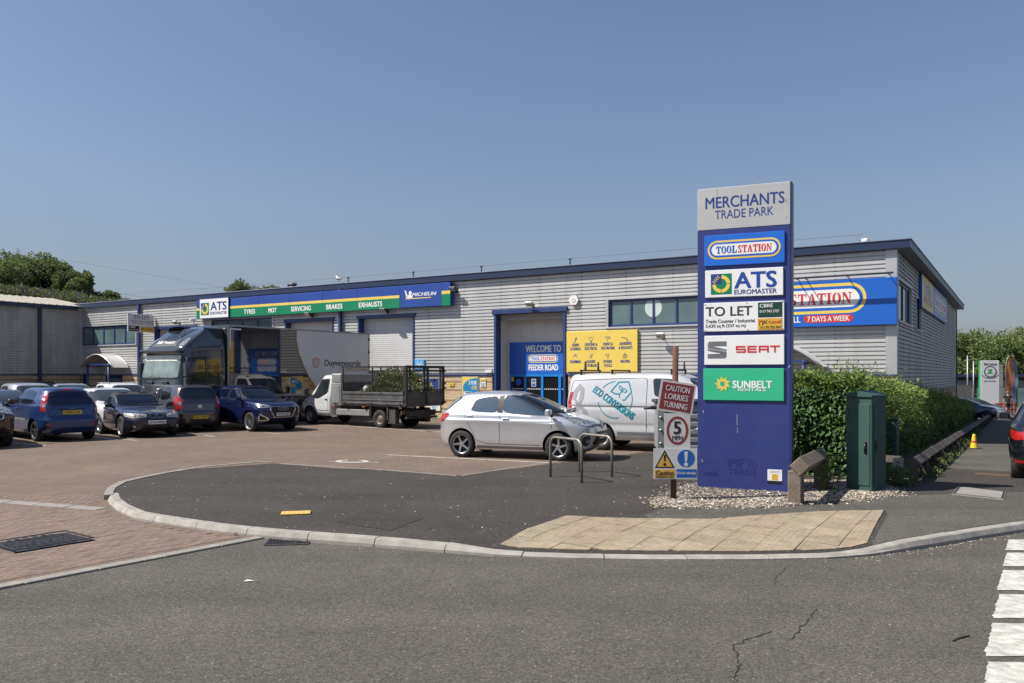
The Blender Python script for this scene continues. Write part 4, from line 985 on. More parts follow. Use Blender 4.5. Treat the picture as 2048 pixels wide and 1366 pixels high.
# -- yellow goods board
f1 = facade(.1); yx0, yx1 = f1.at(1133)[0], f1.at(1275)[0]; yzt = f1.at(1275, 659)[1]; yzb = f1.at(1275, 743.5)[1]
o, cx = board('goods_board', S_YEL, yx0, yx1, yzb, yzt, .1, 'bright yellow board listing eight kinds of goods below the long window', 'sign', back=.0)
q1 = lambda px: f1.at(px)[0] - cx; zz = lambda px, py: f1.at(px, py)[1]; Y1 = -.1
for px, py, l1, l2, w1 in ((1151, 690, 'SCREWS', '& FIXINGS', 21), (1182, 689, 'LIGHTING &', 'ELECTRICAL', 25), (1216, 688, 'PAINT &', 'DECORATING', 27), (1251, 687, 'ADHESIVES', '& SEALANTS', 27.5), (1151, 723.5, 'PLUMBING', None, 21.5), (1181.5, 723, 'LADDERS', '& STORAGE', 24), (1215.5, 723, 'POWER', 'TOOLS', 17), (1250.5, 722.5, 'HEATING', None, 19.5)):
    sc_ = q1(px + .5) - q1(px - .5); z = zz(px, py); hh = 5.6 / FPX * 34.2
    n2 = max(len(l1), len(l2 or '')); 
    text(l1, S_NAVY, o, q1(px), Y1, z, w1 * sc_ * len(l1) / n2 * (1 if l2 else 1), hh, bold=.035)
    if l2: text(l2, S_NAVY, o, q1(px), Y1, z - hh * 1.33, w1 * sc_ * len(l2) / n2, hh, bold=.035)
def icon(polys): flat('icon', S_NAVY, o, polys, Y1, .003)
ic = lambda px, py: (q1(px), zz(px, py)); w5 = .014
x, z = ic(1151, 680); icon(stroke([(x - .06, z - .1), (x + .0, z + .03), (x + .03, z + .02), (x - .03, z - .11)], w5, True) + stroke([(x - .02, z + .06), (x + .06, z + .03), (x + .04, z + .09)], w5 * 1.4, True))
x, z = ic(1182, 678); icon([arcband(x, z, .06, .075, -50, 230, 14), rect(x - .03, x + .03, z - .13, z - .065)] + stroke([(x - .1, z + .07), (x - .13, z + .09)], w5) + stroke([(x + .1, z + .07), (x + .13, z + .09)], w5))
x, z = ic(1215, 677); icon(stroke([(x - .09, z + .02), (x + .07, z + .02), (x + .07, z + .07), (x - .09, z + .07)], w5, True) + stroke([(x + .07, z + .045), (x + .11, z + .045), (x + .11, z - .0), (x, z - .02), (x, z - .13)], w5))
x, z = ic(1250, 678); icon(stroke([(x - .16, z + .06), (x + .04, z + .01), (x + .05, z + .05), (x - .1, z + .075)], w5, True) + stroke([(x + .04, z + .02), (x + .13, z - .03), (x + .11, z - .1), (x + .07, z - .04)], w5 * 1.2, True))
x, z = ic(1151, 712); icon(stroke([(x - .09, z - .04), (x - .06, z + .02), (x + .05, z + .0), (x + .09, z - .05)], w5 * 1.6) + stroke([(x - .04, z + .06), (x + .05, z + .06)], w5) + stroke([(x, z + .02), (x, z + .06)], w5))
x, z = ic(1182, 712); icon(stroke([(x - .06, z - .1), (x - .01, z + .09)], w5) + stroke([(x + .02, z - .1), (x + .07, z + .09)], w5) + [rect(x - .045 + k * .017, x + .035 + k * .017, z - .06 + k * .05, z - .048 + k * .05) for k in range(3)])
x, z = ic(1215, 711); icon(stroke([(x - .09, z + .06), (x + .06, z + .06), (x + .06, z + .0), (x + .02, z - .01), (x + .04, z - .1), (x - .02, z - .1), (x - .01, z + .0), (x - .08, z + .02)], w5, True))
x, z = ic(1250, 711); icon(stroke([(x - .08, z - .09), (x + .08, z - .09), (x + .08, z + .03), (x - .08, z + .03)], w5, True) + [rect(x - .05 + k * .03, x - .04 + k * .03, z - .08, z + .02) for k in range(4)] + stroke([(x - .03, z + .04), (x, z + .1), (x + .03, z + .04)], w5))

# -- shop entrance sign
cxe = (ex0 + en[1] - .12) / 2
o = MB().box(ex0 - cxe, en[1] - .12 - cxe, -.08, -.0, ezb + .002, ezt).build('entrance_sign', S_BLUE, None, Bw(cxe, dp, 0), (0, 0, BANG)); tag(o, 'blue welcome sign over the glazed doors in the tall white entrance recess', 'shop sign')
qe = lambda px: EW.at(px)[0] - cxe; ze = lambda px, py: EW.at(px, py)[1]
text('WELCOME TO', S_WHITE, o, (qe(1053) + qe(1124)) / 2, -.08, ze(1088, 697.5), qe(1124) - qe(1053), ze(1088, 690.5) - ze(1088, 704.5), bold=.035)
tool_logo(o, (qe(1058) + qe(1118)) / 2, ze(1088, 717.5), qe(1118) - qe(1058), ze(1088, 709.5) - ze(1088, 726), -.08)
text('FEEDER ROAD', S_WHITE, o, (qe(1059) + qe(1118)) / 2, -.08, ze(1088, 735), qe(1118) - qe(1059), ze(1088, 729) - ze(1088, 741), bold=.035)

# -- posters and plates on the brick
def plate(name, m, px0, px1, py0, py1, label, cat, d=.03):
    x0, z1 = fp(px0, py0, d); x1, z0 = fp(px1, py1, d)[0], fp((px0 + px1) / 2, py1, d)[1]; z1 = fp((px0 + px1) / 2, py0, d)[1]
    return (*board(name, m, x0, x1, z0, z1, d, label, cat, b=.004), z0, z1, x1 - x0)
o, cx, z0, z1, wd = plate('poster', M_FLASH, 923, 957, 752, 800, 'framed blue and yellow price poster on the brick base beside the entrance', 'poster')
hw = wd / 2 - .04; S_PBLUE = mat('poster_blue', (.02, .22, .45), .4)
flat('poster_print', S_YEL, o, [rect(-hw, hw, z0 + .04, z1 - .04)], -.03, .003)
n = 12; arc = [(-hw + .04 + (hw * 2 - .04) * (1 - math.cos(k / n * math.pi / 2)), z0 + (z1 - z0) * .52 + (z1 - z0) * .4 * math.sin(k / n * math.pi / 2)) for k in range(n + 1)]
flat('poster_print', S_PBLUE, o, [[(-hw + .1, z0 + .04), (hw, z0 + .04), (hw, arc[-1][1])] + arc[::-1]], -.03, .005)
text('2 FOR', S_WHITE, o, hw * .35, -.035, z0 + (z1 - z0) * .72, hw * 1.05, .16, bold=.03); text('£18', S_YEL, o, hw * .55, -.035, z0 + (z1 - z0) * .52, hw * .62, .17, bold=.03)
flat('poster_print', S_WHITE, o, [[(-hw * .7, z0 + .1), (hw * .1, z0 + .1), (hw * .2, z0 + .36), (-hw * .8, z0 + .36)]], -.035, .003)
flat('poster_print', S_CHAR, o, [rect(-hw * .6, hw * .05, z0 + .3, z0 + .34)], -.038, .003)
o, cx, z0, z1, wd = plate('notice', S_GOLD, 898, 908, 766, 772.5, 'small amber plate on the brick between the cage truck and the poster', 'notice')
text('NO', mat('amber_dark', (.35, .18, .02), .5), o, 0, -.03, (z0 + z1) / 2, wd * .5, (z1 - z0) * .5)
o, cx, z0, z1, wd = plate('notice', S_WHITE, 961, 971.5, 757, 774.5, 'yellow over white warning notice beside the navy entrance frame', 'notice')
flat('notice_print', S_YEL, o, [rect(-wd / 2 + .005, wd / 2 - .005, z0 + (z1 - z0) * .58, z1 - .005)], -.03, .002); flat('notice_print', S_LIGHTBLUE, o, [rect(-wd / 2 + .02, wd / 2 - .02, z0 + (z1 - z0) * .4, z0 + (z1 - z0) * .48), ], -.03, .003)
flat('notice_print', S_CHAR, o, [rect(-wd * .35, wd * .35, z0 + (z1 - z0) * k, z0 + (z1 - z0) * (k + .04)) for k in (.08, .18, .28, .66, .76)], -.032, .002)
o, cx, z0, z1, wd = plate('poster', M_FLASH, 845, 879, 755, 800, 'framed dark blue poster with yellow words behind the cage truck', 'poster')
flat('poster_print', mat('poster_navy', (.03, .06, .25), .4), o, [rect(-wd / 2 + .05, wd / 2 - .05, z0 + .05, z1 - .05)], -.03, .003)
for k, s_ in enumerate(('ALL', 'MORE', 'NOW')): text(s_, S_YEL, o, -.12, -.033, z1 - .3 - k * .23, .16 * len(s_), .16, bold=.03)
o, cx, z0, z1, wd = plate('vehicle_test_sign', S_LIGHTBLUE, 829, 848.5, 719, 738.5, 'light blue square sign with three white triangles beside the shutter', 'sign', d=.06)
for dx, dz in ((-.1, .06), (.1, .06), (0, -.08)):
    cz = (z0 + z1) / 2 + dz; flat('triangle', S_WHITE, o, stroke([(dx - .075, cz - .065), (dx + .075, cz - .065), (dx, cz + .075)], .022, True), -.06, .003)
o, cx, z0, z1, wd = plate('wall_plate', M_WHITEP, 970, 983, 740, 745.5, 'small white plate at the foot of the cladding by the entrance', 'plate', d=.06)
o, cx, z0, z1, wd = plate('notice', S_WHITE, 852, 880, 809, 821, 'low white board leaning on the brick under the truck bed', 'notice', d=.06)
text('MOTS', S_LIGHTBLUE, o, .1, -.06, (z0 + z1) / 2, .3, .12)

# -- letting board standing out from the wall, and its twin on the post
o = MB().box(-.86, .86, -.03, .03, 0, 1.28, b=.008).build('letting_board', mat('board_shade_grey', (.6, .6, .62), .5), None, (0, 0, 0), (0, 0, 0))
lx, _ = FA.at(309.5); tz = fp(309.5, 630.5)[1]; bz = fp(309.5, 666)[1]
w_ = 1.62; o.data = MB().box(-w_ / 2, w_ / 2, -.03, .03, 0, tz - bz, b=.008).mesh('letting_board', mat('board_shade_grey', (.6, .6, .62), .5))  # white board greyed: its shade is put into the base colour
pc = Bw(lx, -.06 - w_ / 2); o.location = (pc.x, pc.y, bz); o.rotation_euler = (0, 0, BANG + rad(90)); tag(o, 'shaded TO LET board standing out from the wall above the lorry cab', 'letting board')
hh = tz - bz
text('TO LET', S_CHAR, o, .02, -.03, hh * .82, .98, hh * .2, bold=.02); text('Trade Counter / Industrial', S_CHAR, o, 0, -.03, hh * .62, 1.44, hh * .09); text('3,630 sq ft (337 sq m)', S_CHAR, o, .02, -.03, hh * .49, 1.2, hh * .1)
flat('agent_block', S_BLACK, o, [rect(-.76, -.12, hh * .05, hh * .34)], -.03, .003); flat('agent_block', S_GOLD, o, [rect(-.03, .74, hh * .05, hh * .31)], -.03, .003)
text('CBRE', S_WHITE, o, -.52, -.033, hh * .265, .34, hh * .085, bold=.03); text('0117 943 5757', S_WHITE, o, -.44, -.033, hh * .13, .54, hh * .06, bold=.01)
text('pc', S_BLACK, o, .13, -.033, hh * .18, .22, hh * .15); text('russell', S_RED, o, .47, -.033, hh * .2, .4, hh * .09)

# -- side wall sign
sp = sideplane(.12); y0, y1 = sp.at(1844)[0], sp.at(1894)[0]; z1 = sp.at(1844, 547.5)[1]; z0 = sp.at(1844, 613.5)[1]; ym = sp.at(1866)[0]
cy = (y0 + y1) / 2
o = MB().box(-(y1 - y0) / 2, (y1 - y0) / 2, -.12, 0, z0, z1, b=.01).build('fascia_sign', S_BLUE, None, Bw(0, cy, 0), (0, 0, BANG + rad(90))); tag(o, 'shaded yellow and blue shop sign on the side wall under the eaves', 'shop sign')
a_ = ym - cy
flat('yellow_panel', S_YEL, o, [rect(-(y1 - y0) / 2 + .003, a_, z0 + .003, z1 - .003)], -.12, .004)
tool_logo(o, (a_ + (y1 - y0) / 2) / 2, (z0 + z1) / 2, ((y1 - y0) / 2 - a_) * .86, (z1 - z0) * .62, -.12)
text('OPEN', S_BLUE, o, (-(y1 - y0) / 2 + a_) / 2, -.124, z0 + (z1 - z0) * .6, 2.6, .6, bold=.03); flat('red_label', S_RED, o, [rect(-(y1 - y0) / 2 + .7, a_ - .5, z0 + (z1 - z0) * .2, z0 + (z1 - z0) * .38)], -.124, .003)
text('7 DAYS', S_WHITE, o, (-(y1 - y0) / 2 + a_) / 2 + .1, -.127, z0 + (z1 - z0) * .29, 1.8, .2)

# -- flood lights, alarm, camera on the long front
M_LAMP = mat('lamp_body', (.05, .05, .055), .45, .3); M_LGL = mat('lamp_glass', (.35, .36, .36), .1, .2)
def flood(px, py, label, pale=False):
    x, z = fp(px, py, .25); e_ = empty('flood_light', Bw(x, 0, z), BANG, label, 'flood light', 'flood lights on the long front')
    T = Matrix.Translation((0, -.3, 0)) @ Matrix.Rotation(rad(50), 4, 'X')
    MB().box(-.17, .17, -.05, .05, -.12, .12, 0, T, b=.02).build('housing', M_GALV if pale else M_LAMP, e_)
    MB().box(-.14, .14, -.06, -.045, -.09, .09, 0, T).build('lens', M_LGL, e_)
    MB().tube([(0, .04, -.05), (0, -.18, -.06), (0, -.28, 0)], .02, 6).box(-.06, .06, -.01, .04, -.14, .04).build('bracket', M_LAMP, e_)
flood(352, 645, 'small flood light on the wall just above the lorry cab roof', True); flood(617, 629, 'flood light under the green sign band above the first shutter'); flood(768, 620.5, 'flood light under the green sign band above the second shutter')
flood(1060, 608, 'flood light above the tall white shop entrance', True); flood(1322, 671, 'flood light on the cladding just right of the yellow board', True); flood(907, 578, 'small flood light at the right end of the tyre workshop sign')
x, z = fp(1147, 600, .1); e_ = empty('alarm_box', Bw(x, 0, z), BANG, 'white hexagonal alarm box on the cladding above the yellow board', 'alarm box')
MB().prism([(.22 * math.cos(k * math.pi / 3), .22 * math.sin(k * math.pi / 3)) for k in range(6)], .0, .11, 0, XZ).build('cover', M_WHITEP, e_); MB().prism(circ(0, 0, .1, 12), .11, .12, 0, XZ).build('badge', M_DOORW, e_)
x, z = fp(385, 640, .4); e_ = empty('security_camera', Bw(x, 0, z), BANG, 'white security camera on a bracket left of the tyre workshop sign', 'camera')
MB().box(-.07, .07, -.55, -.2, -.05, .06, b=.02).build('body', M_WHITEP, e_); MB().tube([(0, .03, -.2), (0, -.3, -.2), (0, -.35, -.04)], .025, 6).build('bracket', M_GALV, e_)
# gull standing on the roof edge
x, z = fp(672, 562, .3); e_ = empty('gull', Bw(x, -.12, ZE + .045), BANG + rad(150), 'white gull with grey wings standing on the roof edge', 'bird')
mb = MB(); prof = [(-.3, .01), (-.22, .035), (-.1, .075), (.02, .09), (.12, .075), (.2, .05), (.24, .045), (.3, .055), (.35, .045), (.39, .0)]
zs = [.2, .2, .19, .19, .21, .26, .31, .34, .34, .33]; mb.tube([(p[0], 0, zs[i]) for i, p in enumerate(prof)], [max(.004, p[1]) for p in prof], 10); mb.tube([(.38, 0, .33), (.45, 0, .31)], [.014, .004], 6, 1); mb.tube([(.0, .03, .12), (.0, .03, 0)], .008, 5, 1); mb.tube([(.0, -.03, .12), (.0, -.03, 0)], .008, 5, 1)
bo = mb.build('body', [S_WHITE, S_GOLD], e_); mb = MB()
for s_ in (-1, 1): mb.tube([(.14, s_ * .08, .22), (-.05, s_ * .095, .21), (-.32, s_ * .04, .2)], [.03, .05, .01], 8)
mb.build('wing', mat('gull_grey', (.3, .31, .33), .7), e_)

# ================================================================== the totem sign at the entrance
pA, pB = G(1395, 975), G(1581, 985.5); pd = (pB - pA).to_2d(); PW = pd.length; pd.normalize(); PX = math.atan2(pd.y, pd.x)
pcen = (pA + pB) / 2; PH = 5.14
TP = Plane(pcen.to_2d(), pd)
pt = lambda px, py: TP.at(px, py)
pyl = empty('totem_sign', (pcen.x, pcen.y, 0), PX, 'tall blue totem sign with six trade panels standing in the gravel bed', 'totem sign')
M_PB = mat('totem_blue', (.026, .038, .17), .38, .0, var=.08, vscale=1.5, dirt=(.07, .08, .24), dscale=2.2, damt=.3)
M_PS = mat('totem_silver', (.48, .48, .47), .45, .3, var=.05, vscale=1.5, dirt=(.36, .35, .33), dscale=3, damt=.4)
M_PE = mat('totem_shade_edge', (.02, .03, .09), .4)  # darker than the body: shade of the side away from the sun, painted
hz = pt(1490, 455.5)[1]; hw = PW / 2
box('body', M_PB, pyl, -hw, hw, 0, .3, -.1, hz, b=.008)
box('header', M_PS, pyl, -hw, hw, -.004, .3, hz + .003, PH, b=.008)
box('side_edge', M_PE, pyl, hw - .002, hw + .022, -.002, .302, -.1, PH - .004)
hd = pyl.children[1]
def zt_(px, py): return pt(px, py)[1]
text('MERCHANTS', S_NAVY, hd, (pt(1411, 0)[0] + pt(1569, 0)[0]) / 2, -.004, zt_(1490, 400.5), pt(1569, 0)[0] - pt(1411, 0)[0], zt_(1490, 389) - zt_(1490, 412), bold=.012)
text('TRADE PARK', S_NAVY, hd, (pt(1430, 0)[0] + pt(1547, 0)[0]) / 2, -.004, zt_(1488, 425.5), pt(1547, 0)[0] - pt(1430, 0)[0], zt_(1488, 417) - zt_(1488, 434), bold=.002)
def panel(px0, px1, py0, py1, m, d=.03):
    """py: at the panel's middle"""
    pm = (px0 + px1) / 2; x0, x1 = pt(px0, 0)[0], pt(px1, 0)[0]; z1, z0 = zt_(pm, py0), zt_(pm, py1)
    p = MB().box(x0, x1, -d, -.0, z0, z1, b=.006).build('tenant_panel', m, pyl); return p, x0, x1, z0, z1, -d
X = lambda px: pt(px, 0)[0]
p, x0, x1, z0, z1, y = panel(1409.5, 1570, 467, 529, mat('totem_shop_blue', (.014, .13, .56), .35, 0, var=.03))
tool_logo(p, (X(1416) + X(1562)) / 2, zt_(1489, 497.5), X(1562) - X(1416), zt_(1489, 479) - zt_(1489, 516.5), y)
p, x0, x1, z0, z1, y = panel(1411, 1567, 538, 593, S_WHITE)
euro_logo(p, (X(1422.5) + X(1464)) / 2, zt_(1443, 568.5), X(1464) - X(1422.5), y)
text('ATS', S_NAVY3, p, (X(1469) + X(1554)) / 2, y, zt_(1511, 559.5), X(1554) - X(1469), zt_(1511, 543) - zt_(1511, 576), bold=.03); text('EUROMASTER', S_NAVY, p, (X(1469) + X(1554)) / 2, y, zt_(1511, 583), X(1554) - X(1469), zt_(1511, 578.5) - zt_(1511, 588), bold=.02)
p, x0, x1, z0, z1, y = panel(1408.5, 1569, 604, 662, S_WHITE)
text('TO LET', S_CHAR, p, (X(1412) + X(1505)) / 2, y, zt_(1459, 622.5), X(1505) - X(1412), zt_(1459, 613) - zt_(1459, 632), bold=.02)
text('Trade Counter / Industrial', S_CHAR, p, (X(1412) + X(1510)) / 2, y, zt_(1461, 642), X(1510) - X(1412), zt_(1461, 638.5) - zt_(1461, 645.5)); text('3,630 sq ft (337 sq m)', S_CHAR, p, (X(1412) + X(1492)) / 2, y, zt_(1451, 652.5), X(1492) - X(1412), zt_(1451, 649) - zt_(1451, 657))
flat('agent_block', S_DKGREEN, p, [rect(X(1516.5), X(1565), zt_(1541, 634.5), zt_(1541, 604.5))], y, .003); flat('agent_block', S_RED, p, [rect(X(1516), X(1565), zt_(1541, 659.5), zt_(1541, 637))], y, .003); flat('agent_block', S_GOLD, p, [rect(X(1516.7), X(1564.3), zt_(1541, 658.8), zt_(1541, 637.7))], y, .004)
text('CBRE', S_WHITE, p, (X(1520) + X(1546.5)) / 2, y - .003, zt_(1533, 611.5), X(1546.5) - X(1520), zt_(1533, 608) - zt_(1533, 615), bold=.02); text('0117 943 5757', S_WHITE, p, (X(1520) + X(1559)) / 2, y - .003, zt_(1540, 622.6), X(1559) - X(1520), zt_(1540, 619.8) - zt_(1540, 625.2)); text('www.cbre.co.uk', S_GREEN, p, (X(1520) + X(1545)) / 2, y - .003, zt_(1533, 629.5), X(1545) - X(1520), .016)
text('r', S_RED, p, X(1521.5), y - .004, zt_(1521, 646), X(1525) - X(1519), .09); text('pc', S_BLACK, p, (X(1524) + X(1536)) / 2, y - .004, zt_(1530, 646), X(1535) - X(1525), .08); text('russell', S_RED, p, (X(1537) + X(1563)) / 2, y - .004, zt_(1550, 643.5), X(1562.5) - X(1537.5), .055); text('01179 732 007', S_CHAR, p, (X(1521) + X(1563)) / 2, y - .004, zt_(1542, 654.5), X(1562) - X(1521), .04)
flat('fixing', S_CHAR, p, [circ(X(a), zt_(a, b_), .008, 8) for a, b_ in ((1411.5, 610), (1494, 606), (1566, 603), (1411, 661.5), (1496, 660), (1566, 658))], y, .006)
p, x0, x1, z0, z1, y = panel(1409.5, 1569, 670.5, 729.5, S_WHITE)
M_CHR = mat('brushed_silver', (.3, .3, .31), .3, .8, var=.25, vscale=6)
x0, x1, z0, z1 = X(1416), X(1453), zt_(1434, 716), zt_(1434, 683); w_, h = x1 - x0, z1 - z0
up = [(0, .56), (1, .45), (1, .53), (.42, .66), (.36, .72), (1, .72), (1, 1), (.1, 1), (.02, .93), (0, .85)]
flat('logo', M_CHR, p, [[(x0 + u * w_, z0 + v_ * h) for u, v_ in q] for q in ([(.0, .6), (1, .44), (1, .52), (.3, .7), (.34, .74), (1, .74), (1, 1), (.1, 1), (.02, .93), (0, .85)][::1], [(1, .38), (.0, .55), (.0, .46), (.7, .3), (.66, .25), (0, .25), (0, 0), (.9, 0), (.98, .07), (1, .15)])], y, .006)
sx0, sx1, sz0, sz1 = X(1473), X(1560), zt_(1516, 705), zt_(1516, 691.5); u = (sx1 - sx0) / 4.0; hh = sz1 - sz0; k = .026; P = []
def seg(a, pts): P.extend(stroke([(sx0 + a + q[0] * u * .84, sz0 + q[1] * hh) for q in pts], k))
seg(0, [(1, .9), (.04, .9), (.04, .5), (.96, .5), (.96, .1), (0, .1)]); seg(u * 1.06, [(1, .9), (.06, .9), (.06, .1), (1, .1)]); seg(u * 1.06, [(.1, .5), (.95, .5)]); seg(u * 2.12, [(.04, 0), (.04, .9), (.96, .9), (.96, 0)]); seg(u * 2.12, [(.06, .45), (.94, .45)]); seg(u * 3.12, [(0, .9), (1.05, .9)]); seg(u * 3.12, [(.52, .84), (.52, 0)])
flat('lettering', S_RED, p, [q if (Vector(q[1]) - Vector(q[0])).cross(Vector(q[2]) - Vector(q[0])) > 0 else q[::-1] for q in P], y, .004)
p, x0, x1, z0, z1, y = panel(1407.5, 1568.5, 737, 801, mat('mint_green', (.03, .42, .22), .4, 0, var=.03))
cx, cz = X(1446), zt_(1446, 768); r0, r1 = .075, .135; r2 = .045; Q = []
for k in range(9):
    a0 = rad(90 + 40 * k); a1 = rad(90 + 40 * (k + 1)); aa = rad(90 + 40 * k - 6)
    Q.append([(cx + r2 * math.cos(a0), cz + r2 * math.sin(a0)), (cx + r0 * 1.12 * math.cos(a0), cz + r0 * 1.12 * math.sin(a0)), (cx + r1 * math.cos(a0 + .1), cz + r1 * math.sin(a0 + .1)), (cx + r0 * 1.12 * math.cos(a1), cz + r0 * 1.12 * math.sin(a1)), (cx + r2 * math.cos(a1), cz + r2 * math.sin(a1))])
flat('sun_logo', S_YEL, p, [q if sum(q[i - 1][0] * q[i][1] - q[i][0] * q[i - 1][1] for i in range(5)) > 0 else q[::-1] for q in Q], y, .004)
text('SUNBELT', S_WHITE, p, (X(1465.5) + X(1545)) / 2, y, zt_(1505, 769), X(1545) - X(1465.5), zt_(1505, 761.5) - zt_(1505, 776.5), bold=.05); text('RENTALS', S_WHITE, p, (X(1476.5) + X(1532)) / 2, y, zt_(1504, 779.6), X(1532) - X(1476.5), zt_(1504, 777.3) - zt_(1504, 782.5), bold=.03)
# faded ghost lettering and the small notice near the foot
bd = pyl.children[0]; M_GH = mat('ghost_blue', (.018, .022, .13), .45)
text('IPIF', M_GH, bd, (X(1455) + X(1488)) / 2, .0, zt_(1471, 926), X(1488) - X(1455), .145, bold=.02, t=.002); text('TRADE', M_GH, bd, (X(1456) + X(1513)) / 2, .0, zt_(1484, 944), X(1513) - X(1456), .1, bold=.02, t=.002)
flat('ghost_chevrons', M_GH, bd, [[(X(1491 + 7 * k), zt_(1497, 919)), (X(1494 + 7 * k), zt_(1497, 919)), (X(1500 + 7 * k), zt_(1500, 925)), (X(1500 + 7 * k), zt_(1500, 935)), (X(1497 + 7 * k), zt_(1500, 935)), (X(1497 + 7 * k), zt_(1500, 926))][::-1] for k in range(3)] + [rect(X(1410), X(1435), zt_(1422, 951), zt_(1422, 943))], .0, .002)
a, c = X(1535), X(1564); nb = flat('notice', S_WHITE, pyl, [rect(a, c, zt_(1549, 967), zt_(1549, 939))], .0, .004)
flat('notice_print', S_GOLD, nb, [rect(X(1544), X(1556), zt_(1550, 960), zt_(1550, 948))], -.004, .002); flat('notice_print', S_BLACK, nb, [rect(a, c, zt_(1549, 967), zt_(1549, 961.5))], -.004, .003); flat('notice_print', mat('print_grey', (.4, .4, .42), .6), nb, [rect(X(1540), X(1560), zt_(1550, 943 + k * 2.6), zt_(1550, 942 + k * 2.6)) for k in range(2)], -.004, .002)
flat('stain', mat('stain_grey', (.2, .2, .2), .6), hd, stroke([(X(1434), PH - .01), (X(1434.3), zt_(1434, 392))], .008) + stroke([(X(1573), zt_(1573, 398)), (X(1573), zt_(1573, 405))], .012) + stroke([(X(1573.5), zt_(1573, 432)), (X(1573.5), zt_(1573, 437))], .01), -.004, .001)
# tape end and scuffs
flat('scratch', mat('scuff', (.4, .42, .5), .6), bd, stroke([(X(1474), zt_(1474, 829)), (X(1474.2), zt_(1474, 850))], .006) + stroke([(X(1474.5), zt_(1474, 855)), (X(1475), zt_(1474, 866))], .005) + stroke([(X(1407), zt_(1407, 820)), (X(1406.3), zt_(1407, 826))], .01) + stroke([(X(1403), zt_(1403, 919)), (X(1405), zt_(1403, 924))], .01) + stroke([(X(1577), zt_(1577, 735)), (X(1580), zt_(1580, 731))], .012), .0, .0015)

# ------------------------------------------------------------------ the warning signs on the rusty post
q_ = G(1349, 1000); M_RUST = mat('rusty_steel', (.1, .045, .03), .8, .2, var=.35, vscale=9, bump=.3, bscale=50, dirt=(.16, .08, .05), dscale=6)
QP = Plane(q_.to_2d(), (1, .02)); sp_ = empty('warning_sign_post', (q_.x, q_.y, .02), rad(-2), 'rusty post with three warning signs beside the blue totem sign', 'warning signs')
qx = lambda px: (px - 1350.5) / FPX * q_.y; qz = lambda py: EYE + (HY - py) / FPX * q_.y - .02
mb = MB(); mb.tube([(qx(1349), .05, -.2), (qx(1354), .05, qz(692))], .046, 14); mb.build('post', M_RUST, sp_)
M_REDS = mat('faded_red', (.21, .03, .035), .5, 0, var=.05); M_AMB = mat('amber_sign', (.62, .36, .06), .5, var=.05); M_SBL = mat('mandatory_blue', (.012, .1, .38), .45, var=.05); M_SW = mat('sign_plate_white', (.6, .6, .58), .45, 0, var=.05, dirt=(.45, .44, .4), dscale=5)
ang = -9.0; cxx, czz = qx(1354.5), qz(794.5); w_, h = (1389 - 1318.5) / FPX * q_.y, 62 / FPX * q_.y
def rotp(P): c, s_ = math.cos(rad(ang)), math.sin(rad(ang)); return [(cxx + (x * c - z * s_), czz + (x * s_ + z * c)) for x, z in P]
g = flat('sign_plate', M_SW, sp_, [rotp(rect(-w_ / 2, w_ / 2, -h / 2, h / 2))], 0, .012)
flat('sign_face', M_REDS, g, [rotp(rect(-w_ / 2 + .03, w_ / 2 - .03, -h / 2 + .03, h / 2 - .03))], -.012, .002)
for s_, dz, wq in (('CAUTION', .128, .68), ('LORRIES', .0, .66), ('TURNING', -.128, .68)):
    p0 = rotp([(0.0, dz)])[0]; text(s_, M_SW, g, p0[0], -.014, p0[1], wq * w_, .09, bold=.012, rot=ang)
g = flat('sign_plate', M_SW, sp_, [rect(qx(1330), qx(1381.5), qz(898), qz(826.5))], -.002, .01)
cx, cz = qx(1356), qz(861); r_ = 21.5 / FPX * q_.y; rzz = 28.5 / FPX * q_.y
flat('red_ring', M_REDS, g, [[(cx + r_ * math.cos(rad(a)), cz + rzz * math.sin(rad(a))) for a in range(k, k + 31, 10)] + [(cx + r_ * .78 * math.cos(rad(a)), cz + rzz * .82 * math.sin(rad(a))) for a in range(k + 30, k - 1, -10)] for k in range(0, 360, 30)], -.012, .002)
text('5', S_BLACK, g, cx - .002, -.012, qz(855.5), .115, .2, bold=.04); text('MPH', S_BLACK, g, cx, -.012, qz(875.5), .16, .065, bold=.02)
g = flat('sign_plate', M_SW, sp_, [rect(qx(1308.5), qx(1395), qz(958), qz(896.5))], -.008, .01)
flat('triangle', S_BLACK, g, [[(qx(1311), qz(935.5)), (qx(1350.5), qz(935.5)), (qx(1330.5), qz(899.5))]], -.018, .002); flat('triangle', M_AMB, g, [[(qx(1315.5), qz(933)), (qx(1346), qz(933)), (qx(1330.5), qz(905.5))]], -.018, .004)
flat('exclamation', S_BLACK, g, [circ(qx(1330.7), qz(928.5), .022, 12), [(qx(1329.3), qz(922)), (qx(1332), qz(922)), (qx(1333), qz(909)), (qx(1328.4), qz(909))]], -.022, .002)
flat('disc', M_SBL, g, [circ(qx(1373), qz(916.5), 17.3 / FPX * q_.y, 32)], -.018, .002); flat('exclamation', M_SW, g, [circ(qx(1373), qz(928.5), .032, 14), [(qx(1371.2), qz(923)), (qx(1375), qz(923)), (qx(1376.5), qz(903)), (qx(1369.5), qz(903))]], -.02, .002)
flat('label', M_AMB, g, [rect(qx(1310.5), qx(1351), qz(956), qz(939))], -.018, .002); flat('label', M_SBL, g, [rect(qx(1354), qx(1394), qz(955), qz(938))], -.018, .002)
text('Caution', S_BLACK, g, (qx(1313) + qx(1348.5)) / 2, -.02, qz(945.3), qx(1348.5) - qx(1313), .07, bold=.012); text('Pedestrian area', S_BLACK, g, (qx(1313) + qx(1348)) / 2, -.02, qz(953), qx(1348) - qx(1313), .026, bold=.01); text('Drive slowly', M_SW, g, (qx(1355.5) + qx(1392.5)) / 2, -.02, qz(946.5), qx(1392.5) - qx(1355.5), .055, bold=.015)

